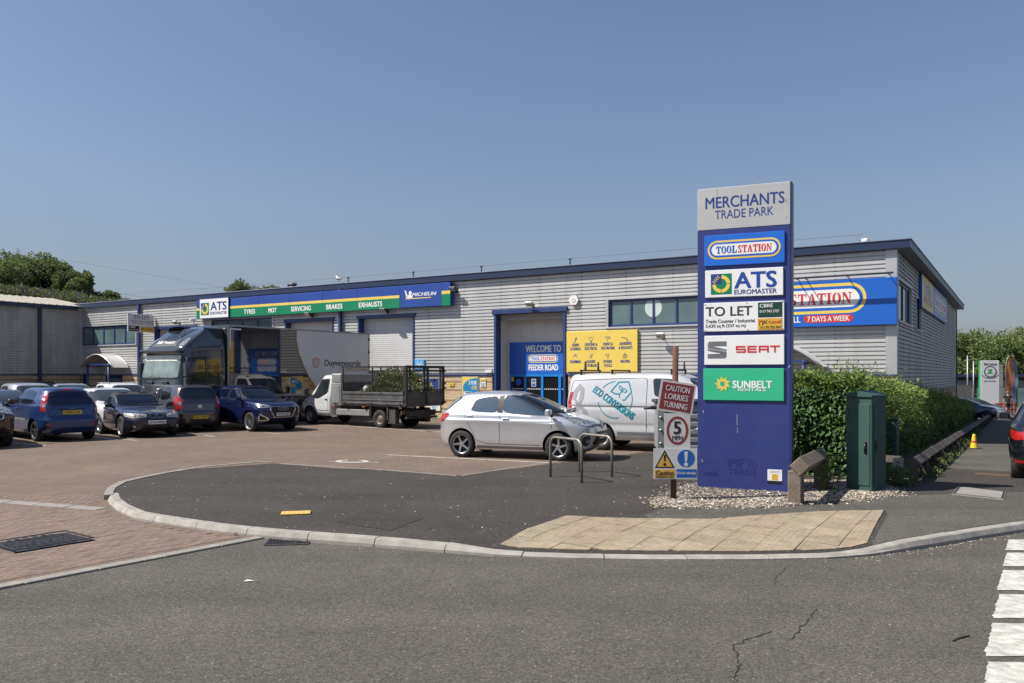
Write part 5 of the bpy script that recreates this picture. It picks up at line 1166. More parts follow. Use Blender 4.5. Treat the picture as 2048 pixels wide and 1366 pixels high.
# ------------------------------------------------------------------ cycle stands
def hoop(a, c, label):
    L_ = (c - a).to_2d().length; ang = math.atan2(c.y - a.y, c.x - a.x); h = .765; r_ = .16
    pts = [(0, 0, -.05), (0, 0, h - r_)] + [(r_ - r_ * math.cos(k * math.pi / 12), 0, h - r_ + r_ * math.sin(k * math.pi / 12)) for k in range(1, 7)] + [(L_ - r_ + r_ * math.sin(k * math.pi / 12), 0, h - r_ + r_ * math.cos(k * math.pi / 12)) for k in range(0, 7)] + [(L_, 0, -.05)]
    o = MB().tube(pts, .026, 12).build('cycle_stand', mat('dull_steel', (.27, .25, .21), .5, .6, var=.2, vscale=12, dirt=(.16, .14, .1), dscale=9), None, (a.x, a.y, pz(a.x, a.y)), (0, 0, ang)); tag(o, label, 'cycle stand', 'steel cycle stands')
hoop(G(1101, 954), G(1163.5, 965.5), 'bent steel cycle stand nearer the camera, in front of the silver hatchback wheel')
hoop(G(1159.5, 944), G(1224, 954), 'bent steel cycle stand further back, in front of the silver hatchback nose')

# ------------------------------------------------------------------ green cabinets
M_CAB = mat('cabinet_green', (.026, .066, .055), .6, .0, var=.08, vscale=3, dirt=(.03, .08, .065), dscale=4)
a = G(1692.5, 979); W_ = .45; ang = rad(-52); Dp = .47
cb_ = empty('street_cabinet', (a.x, a.y, .0), ang, 'tall dark green street cabinet standing in front of the hedge', 'street cabinet')
Hc = EYE + (HY - 793) / FPX * a.y; box('cabinet', M_CAB, cb_, 0, W_, 0, Dp, 0.02, Hc, b=.008)
mb = MB(); mb.add([(-.02, -.03, Hc), (W_ + .02, -.03, Hc), (W_ + .02, Dp + .03, Hc), (-.02, Dp + .03, Hc), (-.02, -.03, Hc + .03), (W_ + .02, -.03, Hc + .03), (W_ + .02, Dp + .03, Hc + .03), (-.02, Dp + .03, Hc + .03), (W_ / 2, -.03, Hc + .1), (W_ / 2, Dp + .03, Hc + .1)], [(0, 1, 5, 8, 4), (1, 2, 6, 5), (2, 3, 7, 9, 6), (3, 0, 4, 7), (4, 8, 9, 7), (8, 5, 6, 9), (3, 2, 1, 0)]); mb.build('lid', M_CAB, cb_)
dr = box('door', M_CAB, cb_, .03, W_ - .03, -.014, .0, .1, Hc - .12, b=.005)
MB().box(W_ * .72, W_ * .84, -.03, -.014, Hc * .4, Hc * .53, b=.01).tube([(W_ * .78, -.04, Hc * .42), (W_ * .78, -.04, Hc * .51)], .013, 8).build('handle', S_BLACK, dr)
for z in (Hc * .2, Hc * .5, Hc * .8): box('hinge', M_CAB, dr, .008, .05, -.03, -.012, z, z + .07, b=.004)
d2 = box('side_door', M_CAB, cb_, W_, W_ + .012, .06, Dp - .06, .1, Hc - .12, b=.005); box('handle', S_BLACK, d2, W_ + .012, W_ + .03, .1, .14, Hc * .42, Hc * .54, b=.006)
box('plinth', M_CONC2, cb_, -.03, W_ + .03, -.03, Dp + .03, -.1, .02)
p = Bw(.9, -9.4); s2 = empty('street_cabinet', (p.x, p.y, gz(p.x, p.y)), BANG, 'smaller dark green cabinet half hidden in the hedge behind the timber rail', 'street cabinet')
zz0 = EYE + (HY - 840) / FPX * p.y - gz(p.x, p.y); box('cabinet', M_CAB, s2, -.2, .2, 0, .35, 0, max(.7, zz0), b=.008); box('door', M_CAB, s2, -.17, .17, -.012, 0, .06, max(.7, zz0) - .05, b=.004); box('lid', M_CAB, s2, -.22, .22, -.02, .37, max(.7, zz0) + .002, max(.7, zz0) + .04, b=.008)

# ------------------------------------------------------------------ low timber rails on posts
M_TIM = mat('weathered_timber', (.17, .135, .1), .9, 0, var=.25, vscale=5, bump=.5, bscale=30, dirt=(.06, .05, .042), dscale=4, damt=.8)
M_TIMD = mat('old_timber', (.085, .07, .058), .9, 0, var=.3, vscale=5, bump=.5, bscale=30, dirt=(.03, .026, .022), dscale=4, damt=.7)
def rail(parent, a, c, m, s_=.1, strap=True, seglen=None):
    """square rail set on edge between two points"""
    d = (c - a); L_ = d.length; n = max(1, round(L_ / (seglen or L_ + 1)))
    for k in range(n):
        p, q = a + d * (k / n), a + d * ((k + 1) / n); dd = (q - p).normalized(); ang = math.atan2(dd.y, dd.x); tilt = -math.asin(dd.z)
        M = Matrix.Rotation(rad(45), 4, 'X'); l2 = (q - p).length / 2
        o = MB().box(-l2 + .004, l2 - .004, -s_, s_, -s_, s_, 0, M, b=.012).build('rail', m, parent, parent.matrix_world.inverted() @ ((p + q) / 2) if False else (p + q) / 2 - parent.location, (0, tilt, ang))
        if strap: MB().box(l2 - .045, l2 - .012, -s_ - .004, s_ + .004, -s_ - .004, s_ + .004, 0, M).build('strap', M_GALV, o)
def post(parent, p, h, m, wd=.09):
    MB().box(-wd, wd, -wd, wd, -.15, h, b=.012).build('post', m, parent, Vector((p.x, p.y, p.z)) - parent.location, (0, 0, rad(R.uniform(-4, 4)) + BANG))
p0 = G(1592, 1007); p1 = Vector((5.82, 14.3, 0)); zr0 = EYE + (HY - 937) / FPX * (p0.y - .1); ft = empty('timber_rail', (p0.x, p0.y, .0), 0, 'short diamond section timber rail on two posts between totem and cabinet', 'timber rail')
p1 = G(1642, 978)
ra_, rb_ = Vector((p0.x - .0, p0.y - .14, .57)), Vector((p1.x + .05, p1.y + .16, .55))
rail(ft, ra_, rb_, M_TIM, .105, True); post(ft, p0, .5, M_TIM, .1); post(ft, p1, .48, M_TIM, .1)
st = Bw(1.75, -12.6); lf = empty('timber_rail', (st.x, st.y, 0), 0, 'long low timber rail running along the pavement beside the hedge', 'timber rail')
lys = [-12.6 + 1.83 * k for k in range(31)]
for k in range(30):
    a, c = Bw(1.75, lys[k] + .0), Bw(1.75, lys[k + 1]); ha = .33
    a.z = gz(a.x, a.y) + ha + R.uniform(-.01, .01); c.z = gz(c.x, c.y) + ha + R.uniform(-.01, .01)
    rail(lf, a, c, M_TIMD, .085, True); post(lf, Vector((a.x, a.y, gz(a.x, a.y))), .3, M_TIMD, .07)
sx = empty('timber_rail', Bw(.1, -12.55, 0), 0, 'short timber rail with pale metal end plate beside the green cabinet', 'timber rail')
a, c = Bw(-.7, -12.3, .36), Bw(1.55, -12.55, .34); rail(sx, a, c, M_TIMD, .085, False); post(sx, Bw(1.5, -12.55, 0), .3, M_TIMD, .06)
pp = Bw(1.5, -12.64, 0); MB().box(-.09, .09, -.012, 0, -.02, .42).build('end_plate', M_GALV, sx, Vector((pp.x, pp.y, 0)) - sx.location, (0, 0, BANG))
# ================================================================== vehicles
P_GLASS = mat('car_glass', (.022, .03, .032), .03, 0, var=.5, vscale=1.6, spec=.9, coat=.3); P_SEAL = mat('window_seal', (.01, .01, .011), .5); P_TYRE = mat('tyre_rubber', (.018, .018, .018), .8, var=.2, vscale=12, dirt=(.06, .055, .05), dscale=6)
P_RIM = mat('alloy', (.42, .42, .42), .3, .85, var=.08); P_RIMD = mat('wheel_dark', (.012, .012, .013), .6); P_RIMB = mat('dark_alloy', (.1, .1, .105), .3, .7)
P_RED = mat('tail_lamp_red', (.35, .012, .012), .12, 0, var=.25, vscale=18, coat=1); P_HEAD = mat('head_lamp', (.28, .29, .29), .08, .4, var=.5, vscale=14, coat=1); P_HEADY = mat('dull_head_lamp', (.42, .4, .33), .25, .2, var=.35, vscale=12, coat=.5)
P_GRILLE = mat('grille_black', (.012, .012, .013), .4, .2, var=.3, vscale=25); P_TRIM = mat('trim_black', (.02, .02, .021), .55); P_CHROME = mat('chrome', (.62, .63, .64), .12, .95, var=.05); P_LINE = mat('shut_line', (.012, .012, .013), .8)
P_PLY = mat('plate_yellow', (.7, .45, .03), .4); P_PLW = mat('plate_white', (.66, .66, .64), .4); P_ORANGE = mat('indicator_orange', (.6, .16, .02), .25, coat=.6)

def pchip(xs, t):
    """monotone cubic through xs at the integer knots"""
    n = len(xs); i = min(n - 2, int(t)); u = t - i
    d = [xs[k + 1] - xs[k] for k in range(n - 1)]
    def m(k):
        if k == 0: return d[0]
        if k == n - 1: return d[-1]
        return 0 if d[k - 1] * d[k] <= 0 else 2 * d[k - 1] * d[k] / (d[k - 1] + d[k])
    a, c = m(i), m(i + 1)
    return (2 * u ** 3 - 3 * u * u + 1) * xs[i] + (u ** 3 - 2 * u * u + u) * a + (3 * u * u - 2 * u ** 3) * xs[i + 1] + (u ** 3 - u * u) * c
def shell(rows, xm, sub=5, n=104, zmat=None, sx=1, sy=1, sz=1):
    """closed body from stacked plan outlines: rows of (z, rear x, front x, half width, rear squareness, front squareness)"""
    cols = list(zip(*rows)); T = [k / sub for k in range((len(rows) - 1) * sub + 1)]
    vs, fs, mi = [], [], []
    for t in T:
        z, xr, xf, w_, nr, nf = (pchip(c, t) for c in cols)
        P = []
        for k in range(321):                                       # quarter by quarter, then spaced evenly along the outline
            a = 2 * math.pi * k / 320; c, s_ = math.cos(a), math.sin(a); e = 2 / (nf * (1.65 if z < .85 else 1.35 if z < 1.0 else 1) if c > 0 else nr)
            P.append(((xm + ((xf - xm) if c > 0 else (xm - xr)) * math.copysign(abs(c) ** e, c)) * sx, w_ * math.copysign(abs(s_) ** e, s_) * sy))
        D = [0.0]
        for k in range(320): D.append(D[-1] + math.hypot(P[k + 1][0] - P[k][0], P[k + 1][1] - P[k][1]))
        j = 0
        for k in range(n):
            d = D[-1] * k / n
            while j < 319 and D[j + 1] < d: j += 1
            u = (d - D[j]) / max(1e-9, D[j + 1] - D[j]); vs.append((P[j][0] + (P[j + 1][0] - P[j][0]) * u, P[j][1] + (P[j + 1][1] - P[j][1]) * u, z * sz))
    for i in range(len(T) - 1):
        for k in range(n):
            fs.append((i * n + k, i * n + (k + 1) % n, (i + 1) * n + (k + 1) % n, (i + 1) * n + k))
            zc = (vs[i * n + k][2] + vs[(i + 1) * n + k][2]) / 2
            mi.append(1 if zmat and zc > zmat * sz else 0)
    fs += [tuple(range(n - 1, -1, -1)), tuple((len(T) - 1) * n + k for k in range(n))]; mi += [0, 1 if zmat else 0]
    return vs, fs, mi
def cut(me, mats, cyls, boxes=()):
    """wheel arches: cylinders (x, y0, y1, z, r) taken out of the body"""
    o = link('body', me); tmp = [o]
    mb = MB()
    for x, y0, y1, z, r in cyls:
        M = Matrix.Translation((x, y0, z)) @ Matrix.Rotation(rad(-90), 4, 'X')
        mb.prism([(r * math.cos(2 * math.pi * k / 40), r * math.sin(2 * math.pi * k / 40)) for k in range(40)], 0, y1 - y0, 0, M)
    for b_ in boxes: mb.box(*b_)
    c = mb.build('cutter', [mats[-1]]); m = o.modifiers.new('b', 'BOOLEAN'); m.object = c; m.operation = 'DIFFERENCE'; m.solver = 'EXACT'; m.material_mode = 'TRANSFER'
    dg = bpy.context.evaluated_depsgraph_get(); out = bpy.data.meshes.new_from_object(o.evaluated_get(dg)); out.name = 'body'
    bpy.data.objects.remove(o); bpy.data.objects.remove(c)
    for p in out.polygons: p.use_smooth = True
    out.set_sharp_from_angle(angle=rad(38)); return out
class Skin:
    """projects outlines on a body so that windows, lamps and lines follow its surface"""
    def __init__(s, me):
        s.k = (1, 1, 1); s.t = BVHTree.FromPolygons([v.co.copy() for v in me.vertices], [tuple(p.vertices) for p in me.polygons])
    def patch(s, name, m, parent, pts, az, off=.004, step=.07, smooth_=True, mirror=False, el=0.0, hole=None):
        """pts: rough 3D outline; az: compass direction (degrees, 0 = front, 90 = left) the outline is pressed on from"""
        outs = []
        for sgn in ((1, -1) if mirror else (1,)):
            a = rad(az) * sgn; e = rad(el); D = Vector((math.cos(a) * math.cos(e), math.sin(a) * math.cos(e), math.sin(e))); U = Vector((-math.sin(a), math.cos(a), 0)); V = D.cross(U)
            P = [Vector((x * s.k[0], y * sgn * s.k[1], z * s.k[2])) for x, y, z in pts]; uv = [(p.dot(U), p.dot(V)) for p in P]
            bm = bmesh.new(); ov_ = [bm.verts.new((u, v_, 0)) for u, v_ in uv]
            if hole:
                ih = [Vector((x * s.k[0], y * sgn * s.k[1], z * s.k[2])) for x, y, z in hole]; iv = [bm.verts.new((p.dot(U), p.dot(V), 0)) for p in ih]
                for i in range(len(iv)): j = (i + 1) % len(iv); bm.faces.new((ov_[i], ov_[j], iv[j], iv[i]))
            else: bmesh.ops.triangulate(bm, faces=[bm.faces.new(ov_)])
            for ax in (0, 1):
                lo, hi = min(q[ax] for q in uv), max(q[ax] for q in uv); k = math.floor(lo / step) * step + step
                while k < hi:
                    co = Vector((0, 0, 0)); co[ax] = k; no = Vector((0, 0, 0)); no[ax] = 1
                    bmesh.ops.bisect_plane(bm, geom=bm.verts[:] + bm.edges[:] + bm.faces[:], plane_co=co, plane_no=no, dist=1e-5); k += step
            far = 9
            for v_ in bm.verts:
                o = U * v_.co.x + V * v_.co.y + D * far; h = s.t.ray_cast(o, -D)
                if h[0] is None: h = s.t.find_nearest(U * v_.co.x + V * v_.co.y + D * (max(p.dot(D) for p in P)))
                nn = h[1] if h[1].dot(D) > 0 else -h[1]; v_.co = h[0] + nn * off
            bm.normal_update()
            for f in bm.faces:
                if f.normal.dot(D) < 0: f.normal_flip()
                f.smooth = smooth_
            me = bpy.data.meshes.new(name); bm.to_mesh(me); bm.free(); me.materials.append(m); outs.append(link(name, me, parent))
        return outs
    def at(s, p, az, el=0.0):
        a, e = rad(az), rad(el); D = Vector((math.cos(a) * math.cos(e), math.sin(a) * math.cos(e), math.sin(e))); p = Vector((p[0] * s.k[0], p[1] * s.k[1], p[2] * s.k[2])); h = s.t.ray_cast(Vector(p) + D * 6, -D)
        return (h[0], h[1]) if h[0] else (Vector(p), D)
def rounded(P, n=2, k=.22):
    P = [Vector(p) for p in P]
    for _ in range(n):
        Q = []
        for i in range(len(P)):
            a, c = P[i], P[(i + 1) % len(P)]; Q += [a.lerp(c, k), a.lerp(c, 1 - k)]
        P = Q
    return [tuple(p) for p in P]
def grow(P, d):
    """outline moved outwards in its own plane (side outlines, x-z)"""
    c = sum((Vector(p) for p in P), Vector()) / len(P); return [tuple(Vector(p) + (Vector(p) - c).normalized() * d) for p in P]
RIMS = {}
def wheel(parent, x, y, r, wd, spokes=5, style='alloy', twist=0.0, rimr=.68, out=1):
    k = (round(r, 3), round(wd, 3), spokes, style, twist, rimr)
    if k not in RIMS:
        rr = r * rimr
        t = MB().lathe([(rr, wd * .5), (rr + .012, wd * .52), (r * .93, wd * .5), (r * .985, wd * .4), (r, wd * .25), (r, -wd * .25), (r * .985, -wd * .4), (r * .93, -wd * .5), (rr, -wd * .5), (rr * .96, -wd * .2), (rr * .96, wd * .46), (rr, wd * .5)], 40)
        m1, m2 = {'alloy': (P_RIM, P_RIMD), 'dark': (P_RIMB, P_RIMD), 'steel': (P_GALV, P_RIMD), 'rust': (P_RIMR, P_RIMD)}[style]
        b = MB(); b.lathe([(rr * .97, -wd * .1), (.0, -wd * .1)], 32, 1, False)
        if style in ('steel', 'rust'):
            b.lathe([(rr * .98, wd * .44), (rr * .9, wd * .3), (rr * .62, wd * .22), (rr * .5, wd * .34), (rr * .3, wd * .4), (.0, wd * .4)], 32, 0)
            for q in range(8): b.lathe([(rr * .07, wd * .27), (0, wd * .275)], 8, 1, M=Matrix.Rotation(q * math.pi / 4, 4, 'Z') @ Matrix.Translation((rr * .74, 0, .0)))
        else:
            b.lathe([(rr * 1.0, wd * .49), (rr * .94, wd * .47), (rr * .9, wd * .36), (rr * .9, wd * .1)], 36, 0); b.lathe([(rr * .24, wd * .2), (rr * .22, wd * .36), (rr * .1, wd * .4), (0, wd * .4)], 20, 0)
            for q in range(spokes):
                M = Matrix.Rotation(2 * math.pi * q / spokes, 4, 'Z'); w0, w1 = rr * (1.25 / spokes), rr * (.75 / spokes) if spokes > 7 else rr * .17; tw = twist * rr
                vs = [(rr * .14, -w0 / 2, wd * .24), (rr * .14, w0 / 2, wd * .24), (rr * .95, w1 / 2 + tw, wd * .36), (rr * .95, -w1 / 2 + tw, wd * .36), (rr * .14, -w0 / 2, wd * .38), (rr * .14, w0 / 2, wd * .38), (rr * .95, w1 / 2 + tw, wd * .45), (rr * .95, -w1 / 2 + tw, wd * .45)]
                b.add(vs, [(4, 7, 6, 5), (0, 4, 5, 1), (1, 5, 6, 2), (3, 7, 4, 0), (2, 6, 7, 3)], 0, False, M)
        RIMS[k] = (t.mesh('wheel', P_TYRE), b.mesh('rim', [m1, m2]))
    t, b = RIMS[k]; o = link('wheel', t, parent, (x, y, r), (rad(-90 if y > 0 else 90) * out, R.uniform(0, 0), 0)); o.rotation_euler = (rad(-90 if y * out > 0 else 90), 0, 0)
    g = link('rim', b, o); g.rotation_euler = (0, 0, R.uniform(0, 6)); return o
P_GALV = mat('hub_grey', (.3, .3, .31), .4, .6); P_RIMR = mat('hub_rusty', (.16, .14, .11), .6, .3, var=.3, vscale=10)
def numplate(parent, s, p, az, txt, m, wd=.52, h=.11, el=0):
    q, n_ = s.at(p, az); d = rad(az); e_ = MB().box(-wd / 2, wd / 2, -.022, .012, -h / 2, h / 2, b=.004).build('number_plate', m, parent, (q.x, q.y, q.z), (0, 0, d + rad(90)))
    if txt: text(txt, S_BLACK, e_, 0, -.022, 0, wd * .86, h * .62, bold=.02, t=.002)
    return e_
def lines(s, parent, m, path, az, wd=.009, off=.003, name='shut_line', mirror=True):
    """narrow gap lines pressed on the body along a 3D path"""
    a = rad(az); U = Vector((-math.sin(a), math.cos(a), 0)); P = [Vector(p) for p in path]; q = stroke([(p.dot(U), p.z) for p in P], wd)
    for k, qq in enumerate(q):
        pts = [tuple(U * u + Vector((math.cos(a), math.sin(a), 0)) * P[k].dot(Vector((math.cos(a), math.sin(a), 0))) + Vector((0, 0, z))) for u, z in qq]
        s.patch(name, m, parent, pts, az, off, .09, mirror=mirror)
def mirror_(parent, m, s, x, y, z, az=90, sz=1.0):
    for sg in (1, -1):
        b = MB()
        b.box(x - .06, x + .06, sg * (y + .14) - .1, sg * (y + .14) + .1, z + .01, z + .15, b=.03) if True else b.lathe([(0, -.12), (.05, -.11), (.085, -.06), (.09, .02), (.075, .09), (0, .11)], 14, 0, True, Matrix.Translation((x - .02, sg * (y + .13), z + .07)) @ Matrix.Rotation(rad(90), 4, 'X') @ Matrix.Diagonal((sz * .75, sz * .62, sz * .95, 1)))
        b.tube([(x + .02, sg * (y - .04), z), (x, sg * (y + .07), z + .04)], [.045, .03], 8, 1)
        b.build('wing_mirror', [m, P_TRIM], parent)
def handle(parent, m, s, x, z, wd=.17):
    for sg in (1, -1):
        q, n_ = s.at((x, 0, z), 90 * sg); MB().box(-wd / 2, wd / 2, -.018, .018, -.016, .016, b=.012).build('door_handle', m, parent, (q.x, q.y + sg * .018, q.z))
def car(name, label, cat, rows, xm, axles, r, wd, track, paintm, loc, head, group=None, glass=None, zmat=None, top=None, scale=(1, 1, 1), style='alloy', spokes=5, twist=0.0, rimr=.68, arch=.055, z=0.0, clear=False):
    e = empty(name, (loc[0], loc[1], z), head, label, cat, group)
    if clear: CUTS[e.name] = []
    vs, fs, mi = shell(rows, xm, zmat=zmat, sx=scale[0], sy=scale[1], sz=scale[2])
    me = bpy.data.meshes.new('body'); me.from_pydata(vs, [], fs); mats = [paintm, top or P_TRIM, P_DARKW]
    for m in mats: me.materials.append(m)
    me.polygons.foreach_set('material_index', mi)
    cy = []; track -= .045; s_k = scale
    for x in axles:
        for sg in (1, -1): a, c = sorted((sg * (track - .14 - wd * .5), sg * 1.3)); cy.append((x * scale[0], a, c, r + .01, r + arch))
    bme = cut(me, mats, cy); b = link('body', bme, e); s = Skin(bme)
    for x in axles:
        for sg in (1, -1): wheel(e, x * scale[0], sg * track, r, wd, spokes, style, twist, rimr)
    return e, s
P_DARKW = mat('arch_black', (.01, .01, .011), .9)
CUTS = {}
def sidewin(s, e, outline, y=.9, off=.011, m=None):
    P = rounded([(x, y, z) for x, z in outline], 2, .16); cab = CUTS.get(e.name); s.patch('window_seal', P_SEAL, e, grow(P, .022), 90, .006, .04, mirror=True, hole=P if cab is not None else None); s.patch('window', m or (P_GLASS if cab is None else P_CLEAR), e, grow(P, .006), 90, off - .006 * (cab is not None), .04, mirror=True)
    if cab is not None: cab.append(('s', [(p[0] * s.k[0], p[2] * s.k[2]) for p in P]))
def endwin(s, e, outline, az, off=.012, m=None, seal=.03, el=0.0, name='windscreen'):
    P = rounded([(3 if az == 0 else -3, y, z) for y, z in outline], 2, .12); c = sum((Vector(p) for p in P), Vector()) / len(P); cab = CUTS.get(e.name); gr_ = lambda k: [tuple(Vector(p) + (Vector(p) - c).normalized() * k) for p in P]
    s.patch('window_seal', P_SEAL, e, gr_(seal), az, .006, .05, el=el, hole=P if cab is not None else None)
    if cab is not None: cab.append(('f' if az == 0 else 'r', [(p[1] * s.k[1], p[2] * s.k[2]) for p in P]))
    return s.patch(name, m or (P_GLASS if cab is None else P_CLEAR), e, gr_(.006), az, off - .006 * (cab is not None), .05, el=el)
P_CLEAR = bpy.data.materials.new('clear_glass'); P_CLEAR.use_nodes = True; n_ = P_CLEAR.node_tree; n_.nodes.clear(); MATS['clear_glass'] = P_CLEAR
tr_ = n_.nodes.new('ShaderNodeBsdfTransparent'); tr_.inputs[0].default_value = (.74, .81, .79, 1); gl_ = n_.nodes.new('ShaderNodeBsdfGlossy'); gl_.inputs['Roughness'].default_value = .02; gl_.inputs[0].default_value = (.9, .95, 1, 1); lw_ = n_.nodes.new('ShaderNodeLayerWeight'); lw_.inputs[0].default_value = .33; mx_ = n_.nodes.new('ShaderNodeMixShader'); ou_ = n_.nodes.new('ShaderNodeOutputMaterial')
n_.links.new(lw_.outputs['Fresnel'], mx_.inputs[0]); n_.links.new(tr_.outputs[0], mx_.inputs[1]); n_.links.new(gl_.outputs[0], mx_.inputs[2]); n_.links.new(mx_.outputs[0], ou_.inputs[0])
P_CABIN = mat('cabin_dark', (.06, .06, .062), .9); P_SEAT = mat('seat_cloth', (.07, .07, .075), .9, var=.1); P_DASH = mat('dash_plastic', (.05, .05, .052), .6)
def hollow(e, s, rows, xm, x0, x1, zlo, sk=(1, 1, 1), seats=((-.25, .36), (-.25, -.36)), bench=-1.1, wheel_y=-.36, dash=None):
    """opens the cabin: takes out the inner space and the window openings, then puts in seats, dashboard and wheel"""
    body = next(c for c in e.children if c.name.startswith('body')); H = rows[-1][0]; cols = list(zip(*rows)); n = 60; vs, fs = [], []; lev = []
    for k in range((len(rows) - 1) * 3 + 1):
        v_ = [pchip(c, k / 3) for c in cols]
        if zlo <= v_[0] <= H - .045: lev.append(v_)
    for z, xr, xf, w_, nr, nf in lev:
        for k in range(n):
            a = 2 * math.pi * k / n; c, s_ = math.cos(a), math.sin(a); q = 2 / (nf if c > 0 else nr)
            x = xm + ((xf - .05 - xm) if c > 0 else (xm - xr - .05)) * math.copysign(abs(c) ** q, c); vs.append((min(max(x, x0), x1) * sk[0], (w_ - .05) * math.copysign(abs(s_) ** q, s_) * sk[1], z * sk[2]))
    L_ = len(lev)
    for i in range(L_ - 1): fs += [(i * n + k, i * n + (k + 1) % n, (i + 1) * n + (k + 1) % n, (i + 1) * n + k) for k in range(n)]
    fs += [tuple(range(n - 1, -1, -1)), tuple((L_ - 1) * n + k for k in range(n))]
    objs = [MB().add(vs, fs).build('cutter', [P_CABIN])]
    for kind, P in CUTS[e.name]:
        if sum(P[i - 1][0] * P[i][1] - P[i][0] * P[i - 1][1] for i in range(len(P))) < 0: P = P[::-1]
        mb = MB(); mb.prism(P, -1.4, 1.4) if kind == 's' else mb.prism(P, (xm if kind == 'f' else -3.2), (3.2 if kind == 'f' else xm))
        mb.v = [(u, -d, v_) for u, v_, d in mb.v] if kind == 's' else [(d, u, v_) for u, v_, d in mb.v]
        objs.append(mb.build('cutter', [P_SEAL]))
    for o in objs: m = body.modifiers.new('b', 'BOOLEAN'); m.object = o; m.operation = 'DIFFERENCE'; m.solver = 'EXACT'; m.material_mode = 'TRANSFER'
    dg = bpy.context.evaluated_depsgraph_get(); out = bpy.data.meshes.new_from_object(body.evaluated_get(dg)); body.modifiers.clear(); out.name = 'body'
    out.set_sharp_from_angle(angle=rad(38)); body.data = out
    for o in objs: bpy.data.objects.remove(o)
    zs = sk[2]
    for x, y in seats:
        M = Matrix.Translation((x, y, 0)) @ Matrix.Rotation(rad(-14), 4, 'Y'); mb = MB(); mb.box(-.06, .06, -.24, .24, zlo + .02, 1.02 * zs, 0, M, b=.05); mb.box(-.04, .04, -.13, .13, 1.04 * zs, 1.24 * zs, 0, M, b=.04); mb.build('seat', P_SEAT, e)
    if bench: M = Matrix.Translation((bench, 0, 0)) @ Matrix.Rotation(rad(-16), 4, 'Y'); mb = MB().box(-.06, .06, -.58, .58, zlo + .02, .95 * zs, 0, M, b=.05); [mb.box(-.03, .03, y - .11, y + .11, .96 * zs, 1.1 * zs, 0, M, b=.03) for y in (-.36, .36)]; mb.build('rear_bench', P_SEAT, e)
    d1 = dash or x1 - .06; MB().box(d1 - .38, d1, -.6, .6, zlo + .02, .97 * zs, b=.06).build('dashboard', P_DASH, e)
    mb = MB(); mb.tube([(0, .17 * math.cos(k * math.pi / 8), .17 * math.sin(k * math.pi / 8)) for k in range(17)], .014, 6, M=Matrix.Translation((d1 - .45, wheel_y, .93 * zs)) @ Matrix.Rotation(rad(-25), 4, 'Y'), caps=False); mb.build('steering_wheel', P_TRIM, e)
fwd = lambda deg: rad(deg)

# ---- silver five-door hatchback in front of the shop entrance
YARIS = [(.20, -1.78, 1.72, .76, 5, 3.5), (.30, -1.90, 1.88, .82, 5, 3.2), (.45, -1.96, 1.95, .84, 5, 3), (.62, -1.97, 1.97, .842, 5, 3), (.78, -1.96, 1.94, .848, 5, 3), (.87, -1.95, 1.83, .857, 5, 2.8), (.93, -1.93, 1.66, .836, 5, 2.9), (1.00, -1.91, 1.42, .825, 5, 3), (1.05, -1.89, 1.22, .80, 5, 3.6),
         (1.15, -1.81, 1.00, .77, 4.5, 4), (1.28, -1.69, .70, .715, 4.2, 4), (1.40, -1.53, .40, .66, 4, 4), (1.48, -1.38, .14, .59, 4, 4), (1.53, -1.12, -.05, .48, 3.5, 3.5), (1.56, -.75, -.35, .25, 3, 3)]
M_SILVER = mat('silver_paint', (.66, .665, .675), .32, .75, var=.03, coat=.8)
ra, fa = G(916.4, 913.8), G(1106.6, 921.5); hd_ = math.atan2(fa.y - ra.y, fa.x - ra.x); ctr_ = (ra + fa) / 2; L2 = (fa - ra).length / 2.51
nrm = Vector((math.sin(hd_), -math.cos(hd_), 0)); c0 = ctr_ - nrm * .74 + Vector((math.cos(hd_), math.sin(hd_), 0)) * .17
e, s = car('parked_car', 'silver five door hatchback parked beside the cycle stands', 'car', YARIS, -.2, (-1.25, 1.145), .315, .2, .755, M_SILVER, (c0.x, c0.y), hd_, scale=(1, .97, 1), spokes=5, twist=.22, rimr=.70, clear=True)
sidewin(s, e, [(-1.0, 1.11), (-.98, 1.2), (-.9, 1.37), (-.36, 1.45), (-.35, 1.075)]); sidewin(s, e, [(-.2, 1.06), (-.18, 1.46), (.12, 1.45), (.52, 1.32), (.84, 1.14), (.98, 1.02)])
s.patch('pillar_trim', P_TRIM, e, [(-.34, .9, 1.07), (-.34, .9, 1.45), (-.205, .9, 1.46), (-.215, .9, 1.06)], 90, .004, mirror=True); s.patch('quarter_trim', P_TRIM, e, [(1.0, .9, 1.01), (.86, .9, 1.13), (1.26, .9, .985)], 90, .004, mirror=True)
endwin(s, e, [(-.68, 1.075), (.68, 1.075), (.60, 1.3), (.5, 1.46), (-.5, 1.46), (-.60, 1.3)], 0); endwin(s, e, [(-.6, 1.08), (.6, 1.08), (.52, 1.42), (-.52, 1.42)], 180, name='rear_window')
s.patch('headlight', P_HEAD, e, rounded([(1.9, .42, .80), (1.9, .30, .84), (1.72, .62, .93), (1.45, .80, .97), (1.62, .8, .84), (1.82, .62, .78)], 1, .15), 40, .006, .05, mirror=True)
s.patch('headlight_trim', P_TRIM, e, [(1.9, .25, .825), (1.9, .32, .80), (1.85, .55, .765), (1.66, .79, .82), (1.43, .82, .985), (1.7, .62, .955), (1.9, .3, .86)], 40, .003, .05, mirror=True)
s.patch('tail_lamp', P_RED, e, rounded([(-1.95, .62, 1.0), (-1.75, .8, 1.04), (-1.65, .8, 1.02), (-1.85, .8, .82), (-1.95, .62, .84)], 1, .15), 135, .006, .05, mirror=True)
s.patch('upper_grille', P_GRILLE, e, [(2, -.55, .82), (2, -.2, .76), (2, 0, .72), (2, .2, .76), (2, .55, .82), (2, .3, .83), (2, 0, .8), (2, -.3, .83)], 0, .006)
